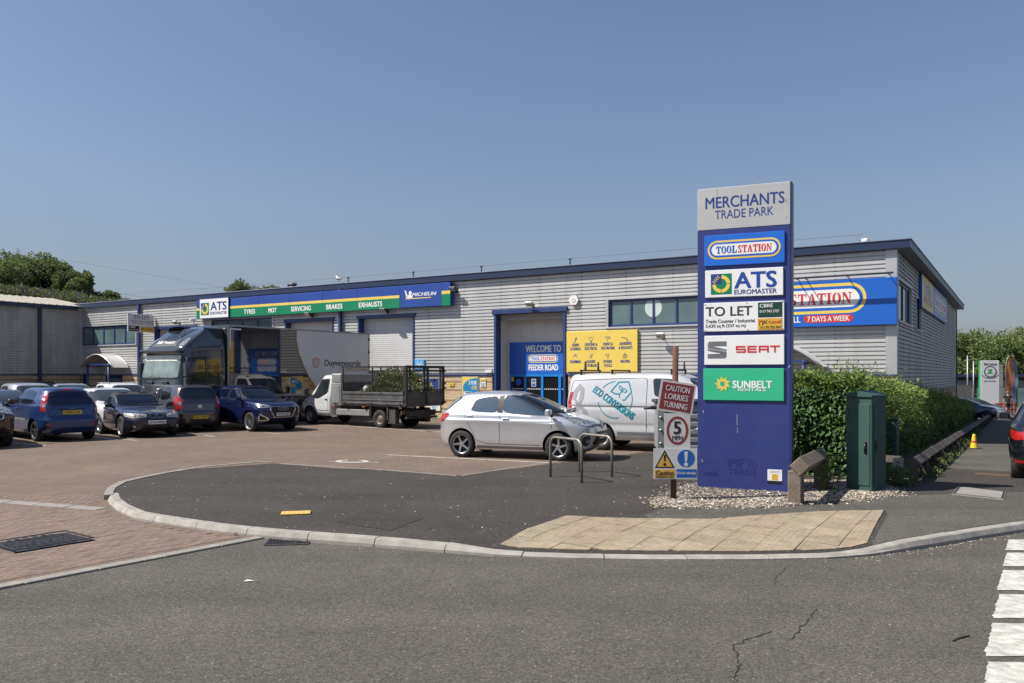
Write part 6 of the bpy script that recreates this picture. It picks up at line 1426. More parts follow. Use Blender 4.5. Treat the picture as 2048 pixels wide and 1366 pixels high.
s.patch('lower_grille', P_GRILLE, e, [(2, -.4, .66), (2, .4, .66), (2, .54, .4), (2, .46, .36), (2, -.46, .36), (2, -.54, .4)], 0, .006)
for k in range(3): s.patch('grille_bar', P_TRIM, e, [(2, -.45 - .03 * k, .585 - .07 * k), (2, .45 + .03 * k, .585 - .07 * k), (2, .45 + .03 * k, .6 - .07 * k), (2, -.45 - .03 * k, .6 - .07 * k)], 0, .014)
s.patch('bumper_trim', P_CHROME, e, [(2, -.52, .29), (2, .52, .29), (2, .5, .27), (2, -.5, .27)], 0, .008)
s.patch('fog_lamp', P_TRIM, e, rounded([(1.9, .62, .58), (1.8, .78, .56), (1.8, .78, .36), (1.9, .66, .34)], 1), 30, .005, mirror=True); s.patch('fog_lamp', P_HEAD, e, [(1.9 , .70 + .05 * math.cos(k), .45 + .05 * math.sin(k)) for k in (0, 1, 2, 3, 4, 5)], 30, .01, mirror=True)
q, n_ = s.at((2, 0, .79), 0); MB().lathe([(.085, 0), (.06, .02), (.0, .025)], 20, M=Matrix.Translation((q.x, 0, .79)) @ Matrix.Rotation(rad(70), 4, 'Y')).build('badge', P_CHROME, e)
numplate(e, s, (2, 0, .545), 0, 'VE16 OBX', P_PLW); mirror_(e, M_SILVER, s, .98, .84, 1.02); handle(e, M_SILVER, s, -.12, .93); handle(e, M_SILVER, s, -1.04, .99)
lines(s, e, P_LINE, [(-.275, .9, 1.06), (-.275, .9, .34)], 90); lines(s, e, P_LINE, [(.98, .9, 1.0), (1.0, .9, .8), (.86, .9, .34)], 90); lines(s, e, P_LINE, [(-1.14, .9, 1.12), (-1.16, .9, .95), (-1.02, .9, .72), (-.86, .9, .42), (-.62, .9, .35)], 90); lines(s, e, P_LINE, [(-.62, .9, .345), (.86, .9, .34)], 90, .012)
lines(s, e, P_LINE, [(1.86, .6, .78), (1.66, .8, .62), (1.62, .85, .56)], 50, .007)
s.patch('sill_trim', mat('sill_grey', (.2, .2, .205), .5), e, [(-.85, .9, .30), (.78, .9, .30), (.78, .9, .24), (-.85, .9, .24)], 90, .006, mirror=True)
text('HYBRID', P_CHROME, e, 1.12, -s.at((1.12, 0, .9), -90)[0].y * -1 - .004, .9, .2, .03, t=.003)
hollow(e, s, YARIS, -.2, -1.75, 1.2, .72)
for y_ in (.52, .68): s.patch('lamp_lens', P_CHROME, e, [(1.8, y_ + .045 * math.cos(k), .87 + .035 * math.sin(k)) for k in (0, 1, 2, 3, 4, 5)], 40, .01, .04, mirror=True)
MB().tube([(-1.35, 0, 1.49), (-1.52, 0, 1.72)], .006, 6).build('aerial', P_TRIM, e); s.patch('wiper', P_TRIM, e, [(1.2, -.1, 1.08), (1.2, .5, 1.1), (1.2, .5, 1.115), (1.2, -.1, 1.1)], 0, .014); s.patch('wiper', P_TRIM, e, [(1.2, -.6, 1.09), (1.2, -.05, 1.12), (1.2, -.05, 1.135), (1.2, -.6, 1.11)], 0, .014)

# ---- row of parked cars on the left
RH = rad(135)
rdir = Vector((math.cos(RH), math.sin(RH), 0))
FIESTA = [(.22, -1.80, 1.75, .77, 5, 4), (.32, -1.90, 1.88, .82, 6, 3.5), (.42, -1.95, 1.93, .84, 6, 3.4), (.56, -1.955, 1.955, .845, 6, 3.3), (.64, -1.92, 1.96, .842, 6, 3.2), (.70, -1.895, 1.94, .84, 6, 3.1), (.78, -1.88, 1.90, .838, 6, 3), (.88, -1.86, 1.75, .83, 6, 3), (.95, -1.84, 1.45, .82, 6, 3.2), (1.0, -1.82, 1.12, .80, 6, 4),
          (1.12, -1.75, .9, .765, 6, 4), (1.25, -1.64, .6, .69, 5, 4), (1.36, -1.54, .3, .625, 5, 4), (1.42, -1.46, .05, .55, 4, 4), (1.45, -1.25, -.2, .45, 4, 3), (1.465, -.8, -.4, .2, 3, 3)]
M_FBLUE = paint('mid_blue_paint', (.016, .042, .15), dirt=(.05, .065, .12)); cF = Vector((-13.35, 24.45, 0)) + Vector((math.cos(rad(138)), math.sin(rad(138)), 0)) * 1.27
e, s = car('parked_car', 'mid blue three door hatchback seen from behind with a yellow plate', 'car', FIESTA, -.2, (-1.22, 1.26), .31, .2, .745, M_FBLUE, cF, rad(138), scale=(1.03, 1.03, 1.08), style='dark', spokes=5, rimr=.72, clear=True); s.k = (1.03, 1.03, 1.08)
sidewin(s, e, [(-.05, 1.0), (.0, 1.37), (.3, 1.34), (.7, 1.14), (.92, .98)]); sidewin(s, e, [(-1.12, 1.02), (-1.1, 1.2), (-.95, 1.34), (-.12, 1.38), (-.2, 1.0)])
endwin(s, e, [(-.66, 1.02), (.66, 1.02), (.52, 1.37), (-.52, 1.37)], 0); endwin(s, e, [(-.6, 1.0), (.6, 1.0), (.6, 1.1), (.5, 1.34), (-.5, 1.34), (-.6, 1.1)], 180, name='rear_window')
s.patch('tail_lamp', P_RED, e, rounded([(-1.8, .69, 1.36), (-1.8, .73, 1.33), (-1.8, .805, 1.0), (-1.8, .81, .82), (-1.8, .66, .82), (-1.8, .655, 1.0), (-1.8, .61, 1.28)], 1, .12), 158, .008, .05, mirror=True)
s.patch('tail_lamp_lens', P_HEAD, e, [(-1.8, .72 + .05 * math.cos(k), .98 + .06 * math.sin(k)) for k in (0, 1, 2, 3, 4, 5)], 158, .012, .04, mirror=True)
s.patch('brake_light', P_RED, e, [(-2, -.14, 1.385), (-2, .14, 1.385), (-2, .14, 1.41), (-2, -.14, 1.41)], 180, .006)
s.patch('tailgate_handle', P_TRIM, e, [(-2, -.36, .855), (-2, .36, .855), (-2, .36, .88), (-2, -.36, .88)], 180, .01); numplate(e, s, (-2, 0, .785), 180, 'CA08 UYV', P_PLY)
q, n_ = s.at((-2, 0, .93), 180); MB().lathe([(.075, 0), (.06, .012), (0, .016)], 20, M=Matrix.Translation((q.x, 0, .93)) @ Matrix.Rotation(rad(-90), 4, 'Y') @ Matrix.Diagonal((.6, 1.3, 1, 1))).build('badge', P_CHROME, e)
for sg in (1, -1): s.patch('reflector', P_RED, e, [(-2, sg * .62 + .06 * math.cos(k), .46 + .05 * math.sin(k)) for k in (0, 1, 2, 3, 4, 5)], 180, .008)
lines(s, e, P_LINE, [(-2, .64, 1.0), (-2, .6, .70), (-2, -.6, .70), (-2, -.64, 1.0)], 180, .012, mirror=False); lines(s, e, P_LINE, [(-.13, .9, 1.02), (-.16, .9, .5), (-.1, .9, .36)], 90, .012); s.patch('side_strip', mat('strip_grey', (.16, .16, .15), .5), e, [(-.75, .9, .56), (.9, .9, .56), (.9, .9, .62), (-.75, .9, .62)], 90, .01, mirror=True)
s.patch('wiper', P_TRIM, e, [(-2, -.05, 1.02), (-2, -.42, 1.06), (-2, -.42, 1.075), (-2, -.05, 1.045)], 180, .014); handle(e, P_TRIM, s, -.0, .87); mirror_(e, M_FBLUE, s, .86, .82, .97)
hollow(e, s, FIESTA, -.2, -1.66, 1.1, .68, (1.03, 1.03, 1.08))

BMW = [(.20, -2.1, 2.05, .80, 5, 4), (.30, -2.2, 2.2, .85, 5, 3.4), (.42, -2.23, 2.235, .868, 5, 3.2), (.53, -2.24, 2.24, .875, 5, 3.2), (.6, -2.23, 2.2, .877, 5, 3.1), (.70, -2.2, 2.16, .876, 5, 3), (.77, -2.18, 2.03, .87, 5, 2.9), (.83, -2.14, 1.6, .86, 5, 3.1), (.88, -2.08, 1.1, .84, 5, 4), (.92, -1.9, .78, .81, 5, 5), (.98, -1.35, .64, .765, 4, 4.5), (1.12, -1.08, .36, .70, 4, 4), (1.24, -.88, .06, .64, 4, 4), (1.32, -.7, -.14, .58, 4, 4), (1.36, -.55, -.27, .4, 3, 3), (1.375, -.45, -.33, .2, 3, 3)]
M_BBLUE = paint('midnight_paint', (.013, .015, .04), rough=.2, dirt=(.06, .058, .062)); M_SOFT = mat('soft_top_fabric', (.03, .028, .026), .9, var=.15, vscale=20, bump=.2)
cB = Vector((-11.5, 25.95, 0)) + Vector((math.cos(rad(131)), math.sin(rad(131)), 0)) * 1.36
e, s = car('parked_car', 'dusty midnight blue convertible with a black fabric roof facing out of its bay', 'car', BMW, -.2, (-1.37, 1.36), .33, .22, .77, M_BBLUE, cB, rad(311), zmat=1.27, top=M_SOFT, style='alloy', spokes=14, rimr=.76, clear=True)
sidewin(s, e, [(-.95, .94), (-.9, 1.1), (-.7, 1.22), (-.1, 1.26), (.2, 1.12), (.55, .93)]); endwin(s, e, [(-.68, .955), (.68, .955), (.6, 1.15), (.52, 1.29), (-.52, 1.29), (-.6, 1.15)], 0); endwin(s, e, [(-.5, 1.0), (.5, 1.0), (.42, 1.22), (-.42, 1.22)], 180, name='rear_window')
s.patch('headlight', P_HEADY, e, rounded([(2.15, .26, .63), (2.1, .28, .73), (1.95, .6, .76), (1.72, .85, .77), (1.78, .85, .66), (2.05, .7, .61)], 1, .12), 25, .006, .05, mirror=True)
for sg in (1, -1): s.patch('kidney_grille', P_CHROME, e, rounded([(2.2, sg * .02, .62), (2.2, sg * .21, .62), (2.2, sg * .2, .755), (2.2, sg * .02, .755)], 1, .15), 0, .006); s.patch('grille', P_GRILLE, e, rounded([(2.2, sg * .035, .635), (2.2, sg * .195, .635), (2.2, sg * .188, .742), (2.2, sg * .035, .742)], 1, .15), 0, .01)
s.patch('bumper_line', P_LINE, e, [(2.2, -.82, .565), (2.2, .82, .565), (2.2, .82, .58), (2.2, -.82, .58)], 0, .006); s.patch('air_intake', P_GRILLE, e, [(2.2, -.45, .26), (2.2, .45, .26), (2.2, .4, .4), (2.2, -.4, .4)], 0, .006); s.patch('air_intake', P_GRILLE, e, rounded([(2.1, .55, .3), (1.95, .78, .3), (1.95, .78, .42), (2.1, .5, .42)], 1), 20, .006, mirror=True); s.patch('fog_lamp', P_HEAD, e, [(2.1, .62 + .055 * math.cos(k), .36 + .045 * math.sin(k)) for k in (0, 1, 2, 3, 4, 5)], 20, .01, mirror=True)
numplate(e, s, (2.3, 0, .48), 0, 'C14 PPO', P_PLW); mirror_(e, M_BBLUE, s, .55, .8, .9); s.patch('badge', P_CHROME, e, [(2, .045 * math.cos(k), .80 + .03 * math.sin(k)) for k in (0, 1, 2, 3, 4, 5)], 0, .008); lines(s, e, P_LINE, [(.68, .9, .9), (.72, .9, .5), (.66, .9, .3)], 90); lines(s, e, P_LINE, [(-.75, .9, .92), (-.78, .9, .55), (-.68, .9, .3)], 90); s.patch('side_strip', P_TRIM, e, [(-.8, .9, .5), (.92, .9, .5), (.92, .9, .535), (-.8, .9, .535)], 90, .008, mirror=True); handle(e, M_BBLUE, s, -.55, .78); s.patch('side_repeater', P_ORANGE, e, [(1.1, .9, .72), (1.2, .9, .72), (1.22, .9, .75), (1.1, .9, .75)], 90, .008, mirror=True)
s.patch('wiper', P_TRIM, e, [(1, -.1, .965), (1, .55, .98), (1, .55, .995), (1, -.1, .985)], 0, .014)
s.patch('tail_lamp', P_RED, e, [(-2.2, .45, .62), (-2.2, .45, .76), (-2.0, .86, .76), (-2.0, .86, .62)], 155, .006, mirror=True)
hollow(e, s, BMW, -.2, -1.2, .74, .6, seats=((-.2, .36), (-.2, -.36)), bench=-.95)
for y_ in (.45, .62): s.patch('lamp_lens', P_CHROME, e, [(2.1, y_ + .05 * math.cos(k), .69 + .042 * math.sin(k)) for k in (0, 1, 2, 3, 4, 5)], 25, .01, .04, mirror=True)

I10 = [(.22, -1.62, 1.58, .72, 5, 4), (.32, -1.74, 1.72, .78, 6, 3.5), (.46, -1.785, 1.78, .795, 6, 3.2), (.60, -1.79, 1.79, .80, 6, 3.2), (.70, -1.765, 1.785, .797, 6, 3.2), (.82, -1.75, 1.72, .795, 6, 3), (.92, -1.735, 1.5, .79, 6, 3), (.99, -1.71, 1.2, .78, 6, 3.5), (1.04, -1.69, 1.0, .765, 6, 4), (1.18, -1.62, .78, .725, 6, 4), (1.32, -1.54, .5, .675, 6, 4), (1.43, -1.46, .24, .62, 6, 4), (1.49, -1.38, .02, .56, 5, 4), (1.525, -1.1, -.2, .42, 4, 3), (1.54, -.8, -.4, .2, 3, 3)]
M_I10 = paint('warm_grey_paint', (.085, .078, .08), rough=.25, metal=.55); cI = Vector((-10.9, 28.15, 0)) + Vector((math.cos(rad(131)), math.sin(rad(131)), 0)) * 1.18
e, s = car('parked_car', 'small warm grey five door hatchback seen from behind with a yellow plate', 'car', I10, -.2, (-1.18, 1.2), .29, .18, .70, M_I10, cI, rad(131), scale=(1, 1.02, 1.05), style='alloy', spokes=8, rimr=.66, clear=True); s.k = (1, 1.02, 1.05)
sidewin(s, e, [(.0, 1.03), (.0, 1.42), (.3, 1.36), (.62, 1.2), (.85, 1.02)]); sidewin(s, e, [(-1.0, 1.08), (-.98, 1.3), (-.85, 1.42), (-.12, 1.44), (-.12, 1.03), (-.6, 1.03)])
endwin(s, e, [(-.6, 1.06), (.6, 1.06), (.5, 1.44), (-.5, 1.44)], 0); endwin(s, e, [(-.56, 1.08), (.56, 1.08), (.62, 1.2), (.5, 1.42), (-.5, 1.42), (-.62, 1.2)], 180, name='rear_window')
s.patch('tail_lamp', P_RED, e, rounded([(-1.7, .56, 1.02), (-1.7, .72, 1.16), (-1.5, .79, 1.14), (-1.5, .79, .95), (-1.7, .76, .74), (-1.7, .52, .76)], 1, .14), 150, .008, .05, mirror=True); s.patch('tail_lamp_lens', P_HEAD, e, [(-1.7, .58, .98), (-1.7, .72, .99), (-1.7, .7, .9), (-1.7, .6, .88)], 150, .012, .05, mirror=True)
numplate(e, s, (-2, 0, .49), 180, 'FJ13 YGM', P_PLY); lines(s, e, P_LINE, [(-2, .55, 1.02), (-2, .54, .68), (-2, -.54, .68), (-2, -.55, 1.02)], 180, .012, mirror=False); s.patch('bumper_trim', P_TRIM, e, [(-2, .3, .32), (-2, -.3, .32), (-2, -.36, .44), (-2, .36, .44)], 180, .006)
q, n_ = s.at((-2, 0, .86), 180); MB().lathe([(.075, 0), (.06, .012), (0, .016)], 20, M=Matrix.Translation((q.x, 0, .87)) @ Matrix.Rotation(rad(-90), 4, 'Y')).build('badge', P_CHROME, e); s.patch('wiper', P_TRIM, e, [(-2, .0, 1.06), (-2, .03, 1.06), (-2, -.13, 1.36), (-2, -.15, 1.35)], 180, .014); handle(e, P_CHROME, s, -.95, .92); handle(e, P_CHROME, s, .0, .9); lines(s, e, P_LINE, [(-.06, .9, 1.02), (-.06, .9, .4)], 90); s.patch('reflector', P_RED, e, [(-1.75, .6, .46), (-1.72, .72, .46), (-1.72, .72, .42), (-1.75, .6, .42)], 160, .008, mirror=True)
hollow(e, s, I10, -.2, -1.58, 1.0, .7, (1, 1.02, 1.05)); mirror_(e, P_TRIM, s, .78, .78, 1.04)

Q2 = [(.24, -1.85, 1.80, .80, 5, 4), (.36, -2.03, 2.0, .86, 6, 3.6), (.5, -2.085, 2.08, .887, 6, 3.4), (.62, -2.09, 2.095, .893, 6, 3.4), (.74, -2.085, 2.095, .895, 6, 3.4), (.86, -2.06, 2.06, .89, 6, 3.1), (.94, -2.03, 1.92, .885, 6, 3.1), (1.0, -2.0, 1.5, .875, 6, 3.3), (1.05, -1.97, 1.05, .85, 6, 4), (1.14, -1.9, .86, .80, 5, 4), (1.27, -1.74, .55, .735, 5, 4), (1.39, -1.56, .25, .67, 5, 4), (1.46, -1.42, .02, .60, 5, 4), (1.495, -1.2, -.2, .46, 4, 3), (1.51, -.9, -.4, .2, 3, 3)]
M_ABLUE = paint('deep_blue_paint', (.01, .015, .068), rough=.2); cA = Vector((-8.4, 28.6, 0)) + Vector((math.cos(rad(137)), math.sin(rad(137)), 0)) * 1.3
def suv_glass(s, e, k=1.0, kz=1.0, m=None):
    sidewin(s, e, [(-.12 * k, 1.06 * kz), (-.1 * k, 1.39 * kz), (.28 * k, 1.36 * kz), (.62 * k, 1.2 * kz), (.86 * k, 1.05 * kz)], m=m); sidewin(s, e, [(-1.2 * k, 1.12 * kz), (-1.12 * k, 1.28 * kz), (-.95 * k, 1.38 * kz), (-.22 * k, 1.4 * kz), (-.24 * k, 1.06 * kz)], m=m)
    endwin(s, e, [(-.7, 1.075 * kz), (.7, 1.075 * kz), (.62, 1.28 * kz), (.52, 1.43 * kz), (-.52, 1.43 * kz), (-.62, 1.28 * kz)], 0, m=m); endwin(s, e, [(-.62, 1.08 * kz), (.62, 1.08 * kz), (.52, 1.4 * kz), (-.52, 1.4 * kz)], 180, name='rear_window', m=m)
e, s = car('parked_car', 'deep blue compact off-roader with a framed grille facing out of its bay', 'car', Q2, -.2, (-1.3, 1.3), .34, .22, .77, M_ABLUE, cA, rad(317), scale=(1, 1, 1.04), spokes=10, rimr=.74, twist=.08, clear=True); s.k = (1, 1, 1.04)
suv_glass(s, e)
s.patch('headlight', P_HEAD, e, rounded([(2.05, .46, .80), (2.05, .44, .86), (1.85, .8, .93), (1.72, .86, .93), (1.85, .85, .82), (2.0, .7, .79)], 1, .12), 30, .007, .05, mirror=True)
GR = [(2.1, -.44, .84), (2.1, .44, .84), (2.1, .5, .74), (2.1, .34, .47), (2.1, -.34, .47), (2.1, -.5, .74)]
s.patch('grille_frame', P_CHROME, e, GR, 0, .008); s.patch('grille', P_GRILLE, e, [(x, y * .93, .66 + (z - .66) * .9) for x, y, z in GR], 0, .014)
for k in range(4):
    b = MB().lathe([(.062, -.008), (.07, 0), (.062, .008), (.054, 0), (.062, -.008)], 20, M=Matrix.Translation((s.at((2, 0, .78), 0)[0].x + .02, -.135 + .09 * k, .775)) @ Matrix.Rotation(rad(90), 4, 'Y') @ Matrix.Diagonal((.82, .82, 1, 1))).build('badge_ring', P_CHROME, e)
numplate(e, s, (2.2, 0, .575), 0, 'WU73 LWA', P_PLW)
s.patch('intake_frame', P_CHROME, e, [(2.05, .5, .44), (1.95, .8, .62), (1.95, .84, .60), (1.95, .82, .36), (2.05, .5, .38)], 20, .007, mirror=True); s.patch('air_intake', P_GRILLE, e, [(2.05, .58, .44), (1.95, .78, .56), (1.95, .79, .4), (2.05, .6, .41)], 20, .012, mirror=True); s.patch('air_intake', P_GRILLE, e, [(2.1, -.55, .28), (2.1, .55, .28), (2.1, .5, .38), (2.1, -.5, .38)], 0, .007)
mirror_(e, M_ABLUE, s, .86, .84, 1.04); handle(e, M_ABLUE, s, -.05, .92); lines(s, e, P_LINE, [(-.17, .9, 1.06), (-.18, .9, .42)], 90); lines(s, e, P_LINE, [(.86, .9, 1.03), (.9, .9, .8), (.82, .9, .4)], 90); s.patch('sill_trim', P_TRIM, e, [(-.95, .9, .27), (.95, .9, .27), (.95, .9, .36), (-.95, .9, .36)], 90, .006, mirror=True)
hollow(e, s, Q2, -.2, -1.85, 1.05, .74, (1, 1, 1.04))
s.patch('lamp_lens', P_CHROME, e, [(1.95, .62, .84), (1.95, .62, .87), (1.85, .78, .89), (1.85, .78, .86)], 30, .012, .04, mirror=True)

M_KIA = paint('bronze_brown_paint', (.07, .048, .036), rough=.22, metal=.5); cK = Vector((-14.33, 21.85, 0)) + rdir * 1.42
e, s = car('parked_car', 'bronze brown off-roader whose nose shows at the left end of the row', 'car', Q2, -.2, (-1.3, 1.3), .355, .23, .79, M_KIA, cK, RH + math.pi, scale=(1.07, 1.04, 1.085), spokes=5, rimr=.72, clear=True)
suv_glass(s, e, 1.07, 1.085)
s.patch('headlight', P_HEAD, e, rounded([(2.2, .48, .92), (2.2, .44, .98), (1.95, .82, 1.05), (1.75, .88, 1.06), (1.9, .88, .93), (2.1, .7, .9)], 1, .12), 30, .007, .05, mirror=True); s.patch('grille_frame', P_CHROME, e, rounded([(2.2, -.5, .74), (2.2, .5, .74), (2.2, .54, .93), (2.2, -.54, .93)], 1), 0, .008); s.patch('grille', P_GRILLE, e, rounded([(2.2, -.47, .76), (2.2, .47, .76), (2.2, .5, .91), (2.2, -.5, .91)], 1), 0, .014)
s.patch('fog_lamp', P_TRIM, e, rounded([(2.1, .66, .74), (2.0, .86, .72), (2.0, .86, .42), (2.1, .7, .44)], 1), 25, .007, mirror=True); s.patch('fog_lamp', P_HEAD, e, [(2.1, .78 + .05 * math.cos(k), .66 + .05 * math.sin(k)) for k in (0, 1, 2, 3, 4, 5)], 25, .012, mirror=True); s.patch('air_intake', P_GRILLE, e, [(2.2, -.6, .42), (2.2, .6, .42), (2.2, .55, .56), (2.2, -.55, .56)], 0, .008); s.patch('skid_plate', P_CHROME, e, [(2.2, -.6, .33), (2.2, .6, .33), (2.2, .6, .37), (2.2, -.6, .37)], 0, .01); s.patch('bumper_trim', P_TRIM, e, [(2.2, -.9, .24), (2.2, .9, .24), (2.2, .85, .32), (2.2, -.85, .32)], 0, .006); mirror_(e, M_KIA, s, .9, .88, 1.12)

# ---- the rows behind, of which mostly roofs show
M_WHT = paint('white_paint', (.62, .62, .61), metal=0); M_SIL2 = mat('bright_silver_paint', (.5, .51, .52), .3, .6, var=.04, coat=.8); M_DRED = paint('dark_red_paint', (.09, .012, .014)); M_REDP = paint('red_paint', (.35, .03, .025), metal=0); M_BLKP = paint('black_paint', (.012, .013, .015)); M_TEAL = paint('slate_paint', (.05, .06, .07))
def bgcar(label, rows, m, px, py_roof, zr, head, kz=1.0, kx=1.0, ground=0.0, extra=None, ra_=(-1.3, 1.3), rr=.32, zmat=None, top=None):
    Y = FPX * (EYE - zr) / (py_roof - HY) if abs(py_roof - HY) > 3 else 38
    X_ = (px - CXP) / FPX * Y
    e, s = car('parked_car', label, 'car', rows, -.2, ra_, rr, .2, .76, m, (X_, Y), head, scale=(kx, 1, kz), z=ground, zmat=zmat, top=top)
    suv_glass(s, e, .94 * kx, kz * rows[-1][0] / 1.51)
    zt = rows[-1][0] * kz
    s.patch('tail_lamp', P_RED, e, [(-2 * kx, .5, .82 * zt / 1.5), (-2 * kx, .5, .95 * zt / 1.5), (-1.8, .85, .98 * zt / 1.5), (-1.8, .85, .82 * zt / 1.5)], 150, .006, mirror=True); s.patch('headlight', P_HEAD, e, [(2 * kx, .45, .68 * zt / 1.5), (2 * kx, .45, .78 * zt / 1.5), (1.75, .84, .82 * zt / 1.5), (1.8, .84, .7 * zt / 1.5)], 30, .006, mirror=True)
    s.patch('grille', P_GRILLE, e, [(2, -.4, .5 * zt / 1.5), (2, .4, .5 * zt / 1.5), (2, .4, .66 * zt / 1.5), (2, -.4, .66 * zt / 1.5)], 0, .006); numplate(e, s, (2.2, 0, .42), 0, '', P_PLW); numplate(e, s, (-2.2, 0, .6), 180, '', P_PLY)
    mirror_(e, m, s, .85 * kx, .84, 1.03 * zt / 1.51); handle(e, m, s, -.1, .9 * zt / 1.51); lines(s, e, P_LINE, [(-.17 * kx, .9, 1.03 * zt / 1.51), (-.17 * kx, .9, .4)], 90)
    if extra: extra(e, s)
    return e
def tall_lamp(e, s): s.patch('tail_lamp', P_RED, e, [(-1.8, .66, 1.42), (-1.8, .74, 1.4), (-1.8, .84, 1.0), (-1.8, .7, 1.0)], 150, .008, mirror=True); s.patch('brake_light', P_RED, e, [(-2, -.3, 1.47), (-2, .3, 1.47), (-2, .3, 1.5), (-2, -.3, 1.5)], 180, .008)
def rails(e, s):
    for sg in (1, -1):
        MB().tube([(.2, sg * .56, 1.56), (.1, sg * .56, 1.62), (-1.2, sg * .57, 1.62), (-1.3, sg * .57, 1.55)], .018, 6).build('roof_rail', P_CHROME, e)
bgcar('silver estate with tall red tail lamps behind the mid blue hatchback', Q2, M_SIL2, 42, 765, 1.64, RH, 1.085, 1.05, extra=tall_lamp)
bgcar('dark red car of which only the roof shows near the side wing', Q2, M_DRED, 72, 761, 1.6, RH, 1.06, 1.0)
bgcar('slate coloured car with its windscreen just above the brown nose', I10, M_TEAL, 2, 779, 1.45, RH + math.pi, .945, 1.1)
bgcar('silver hatchback with a grey windscreen behind the blue hatchback roof', Q2, M_SIL2, 142, 766.5, 1.56, RH + math.pi - .2, 1.03, 1.0)
bgcar('white off-roader with roof rails facing away near the curved porch', Q2, M_WHT, 226, 764.5, 1.62, RH, 1.07, 1.02, extra=rails)
bgcar('bright red hatchback partly hidden behind the white off-roader', FIESTA, M_REDP, 262, 770, 1.47, RH, 1.0, 1.0)
bgcar('white car with its roof just above the black fabric roof', Q2, M_WHT, 222, 775, 1.5, RH + math.pi, .99, .98)
# ---- articulated lorry backed up square to the shutters
L0 = facade(.6).at(738)[0]; NP = Plane((BC + BE * L0), BV); lyA, lyT = NP.at(358)[0], NP.at(455)[0]; zTop = NP.at(456, 649.5)[1]; K = zTop / 4.0; LW = 2.5 * K
LH = math.atan2(-BV.y, -BV.x)
P_TRK = mat('graphite_paint', (.045, .055, .07), .16, .25, var=.05, coat=1); P_TRLG = mat('trailer_grey', (.58, .585, .58), .4, .05, var=.04, vscale=.8); P_TRLD = mat('trailer_dark', (.012, .013, .017), .035, .0, var=.05, spec=1.0, coat=1); P_TULIP = mat('orange_print', (.5, .16, .035), .4); P_CURT = mat('pale_curtain', (.6, .64, .58), .8, var=.15, vscale=6)
o_ = Bw(L0 - LW / 2, lyA)
lo = empty('articulated_lorry', (o_.x, o_.y, 0), LH, 'dark grey articulated lorry backed up to the workshop shutters', 'lorry')
CAB = [(.4, -2.2, -.03, 1.2, 14, 9), (.7, -2.2, .0, 1.24, 14, 9), (1.5, -2.2, .0, 1.25, 14, 9), (1.95, -2.2, -.04, 1.25, 14, 9), (2.4, -2.2, -.12, 1.24, 14, 8), (2.8, -2.2, -.2, 1.225, 14, 8), (3.0, -2.2, -.2, 1.215, 14, 7), (3.15, -2.2, -.3, 1.2, 14, 7), (3.4, -2.2, -.62, 1.16, 14, 6.5), (3.65, -2.2, -1.05, 1.11, 14, 6), (3.82, -2.2, -1.45, 1.06, 12, 6), (3.9, -2.15, -1.75, .9, 10, 5), (3.93, -2.05, -1.85, .6, 6, 5)]
vs, fs, mi = shell(CAB, -1.2, sx=K, sy=K, sz=K, n=128); me = bpy.data.meshes.new('cab'); me.from_pydata(vs, [], fs)
for m in (P_TRK, P_TRIM, P_DARKW): me.materials.append(m)
cm = cut(me, [P_TRK, P_TRIM, P_DARKW], [(-1.42 * K, .8 * K, 1.5 * K, .5 * K, .6 * K), (-1.42 * K, -1.5 * K, -.8 * K, .5 * K, .6 * K)]); cabo = link('cab', cm, lo); s = Skin(cm)
def kk(P): return [(x * K, y * K, z * K) for x, y, z in P]
s.patch('window_seal', P_SEAL, cabo, kk(rounded([(0, -1.14, 1.86), (0, 1.14, 1.86), (0, 1.14, 2.8), (0, -1.14, 2.8)], 1, .05)), 0, .004)
s.patch('windscreen', mat('screen_glass', (.16, .2, .19), .05, 0, var=.5, vscale=1.6, spec=.8), cabo, kk(rounded([(0, -1.08, 1.92), (0, 1.08, 1.92), (0, 1.08, 2.77), (0, -1.08, 2.77)], 1, .05)), 0, .01, .1)
sc_ = [(0, -1.06, 2.76), (0, -1.06, 2.62)] + [(0, -1.06 + 2.12 * (k + .5 * j) / 7, 2.62 - .075 * j) for k in range(7) for j in (0, 1)][1:] + [(0, 1.06, 2.62), (0, 1.06, 2.76)]
s.patch('curtain', P_CURT, cabo, kk(sc_), 0, .016, .08)
s.patch('window_seal', P_SEAL, cabo, kk([(-.3, 1, 1.78), (-.38, 1, 2.68), (-1.2, 1, 2.72), (-1.2, 1, 1.75)]), 90, .004, mirror=True); s.patch('window', P_GLASS, cabo, kk(rounded([(-.38, 1, 1.86), (-.46, 1, 2.62), (-1.14, 1, 2.64), (-1.14, 1, 1.82)], 1, .08)), 90, .01, mirror=True)
s.patch('rear_window', P_GLASS, cabo, kk(rounded([(-1.3, 1, 1.55), (-1.3, 1, 2.7), (-1.75, 1, 2.7), (-2.05, 1, 2.15), (-2.05, 1, 1.55)], 1, .1)), 90, .008, mirror=True)
s.patch('side_window', P_TRIM, cabo, kk([(-1.35, 1, 3.82), (-2.1, 1, 3.8), (-2.1, 1, 3.42), (-1.75, 1, 3.44)]), 90, .008, mirror=True); s.patch('roof_hatch', mat('roof_glass', (.012, .013, .015), .06), cabo, kk([(-.55, -.45, 3.3), (-.55, .45, 3.3), (-1.5, .45, 3.85), (-1.5, -.45, 3.85)]), 0, .012, el=50)
MB().box(-.32 * K, .02 * K, -1.18 * K, 1.18 * K, 2.86 * K, 2.99 * K, b=.05).build('sun_visor', P_TRK, cabo)
s.patch('sign_box', mat('sign_box_grey', (.05, .06, .065), .4), cabo, kk([(-.3, -.72, 3.1), (-.3, .72, 3.1), (-.6, .66, 3.42), (-.6, -.66, 3.42)]), 0, .012)
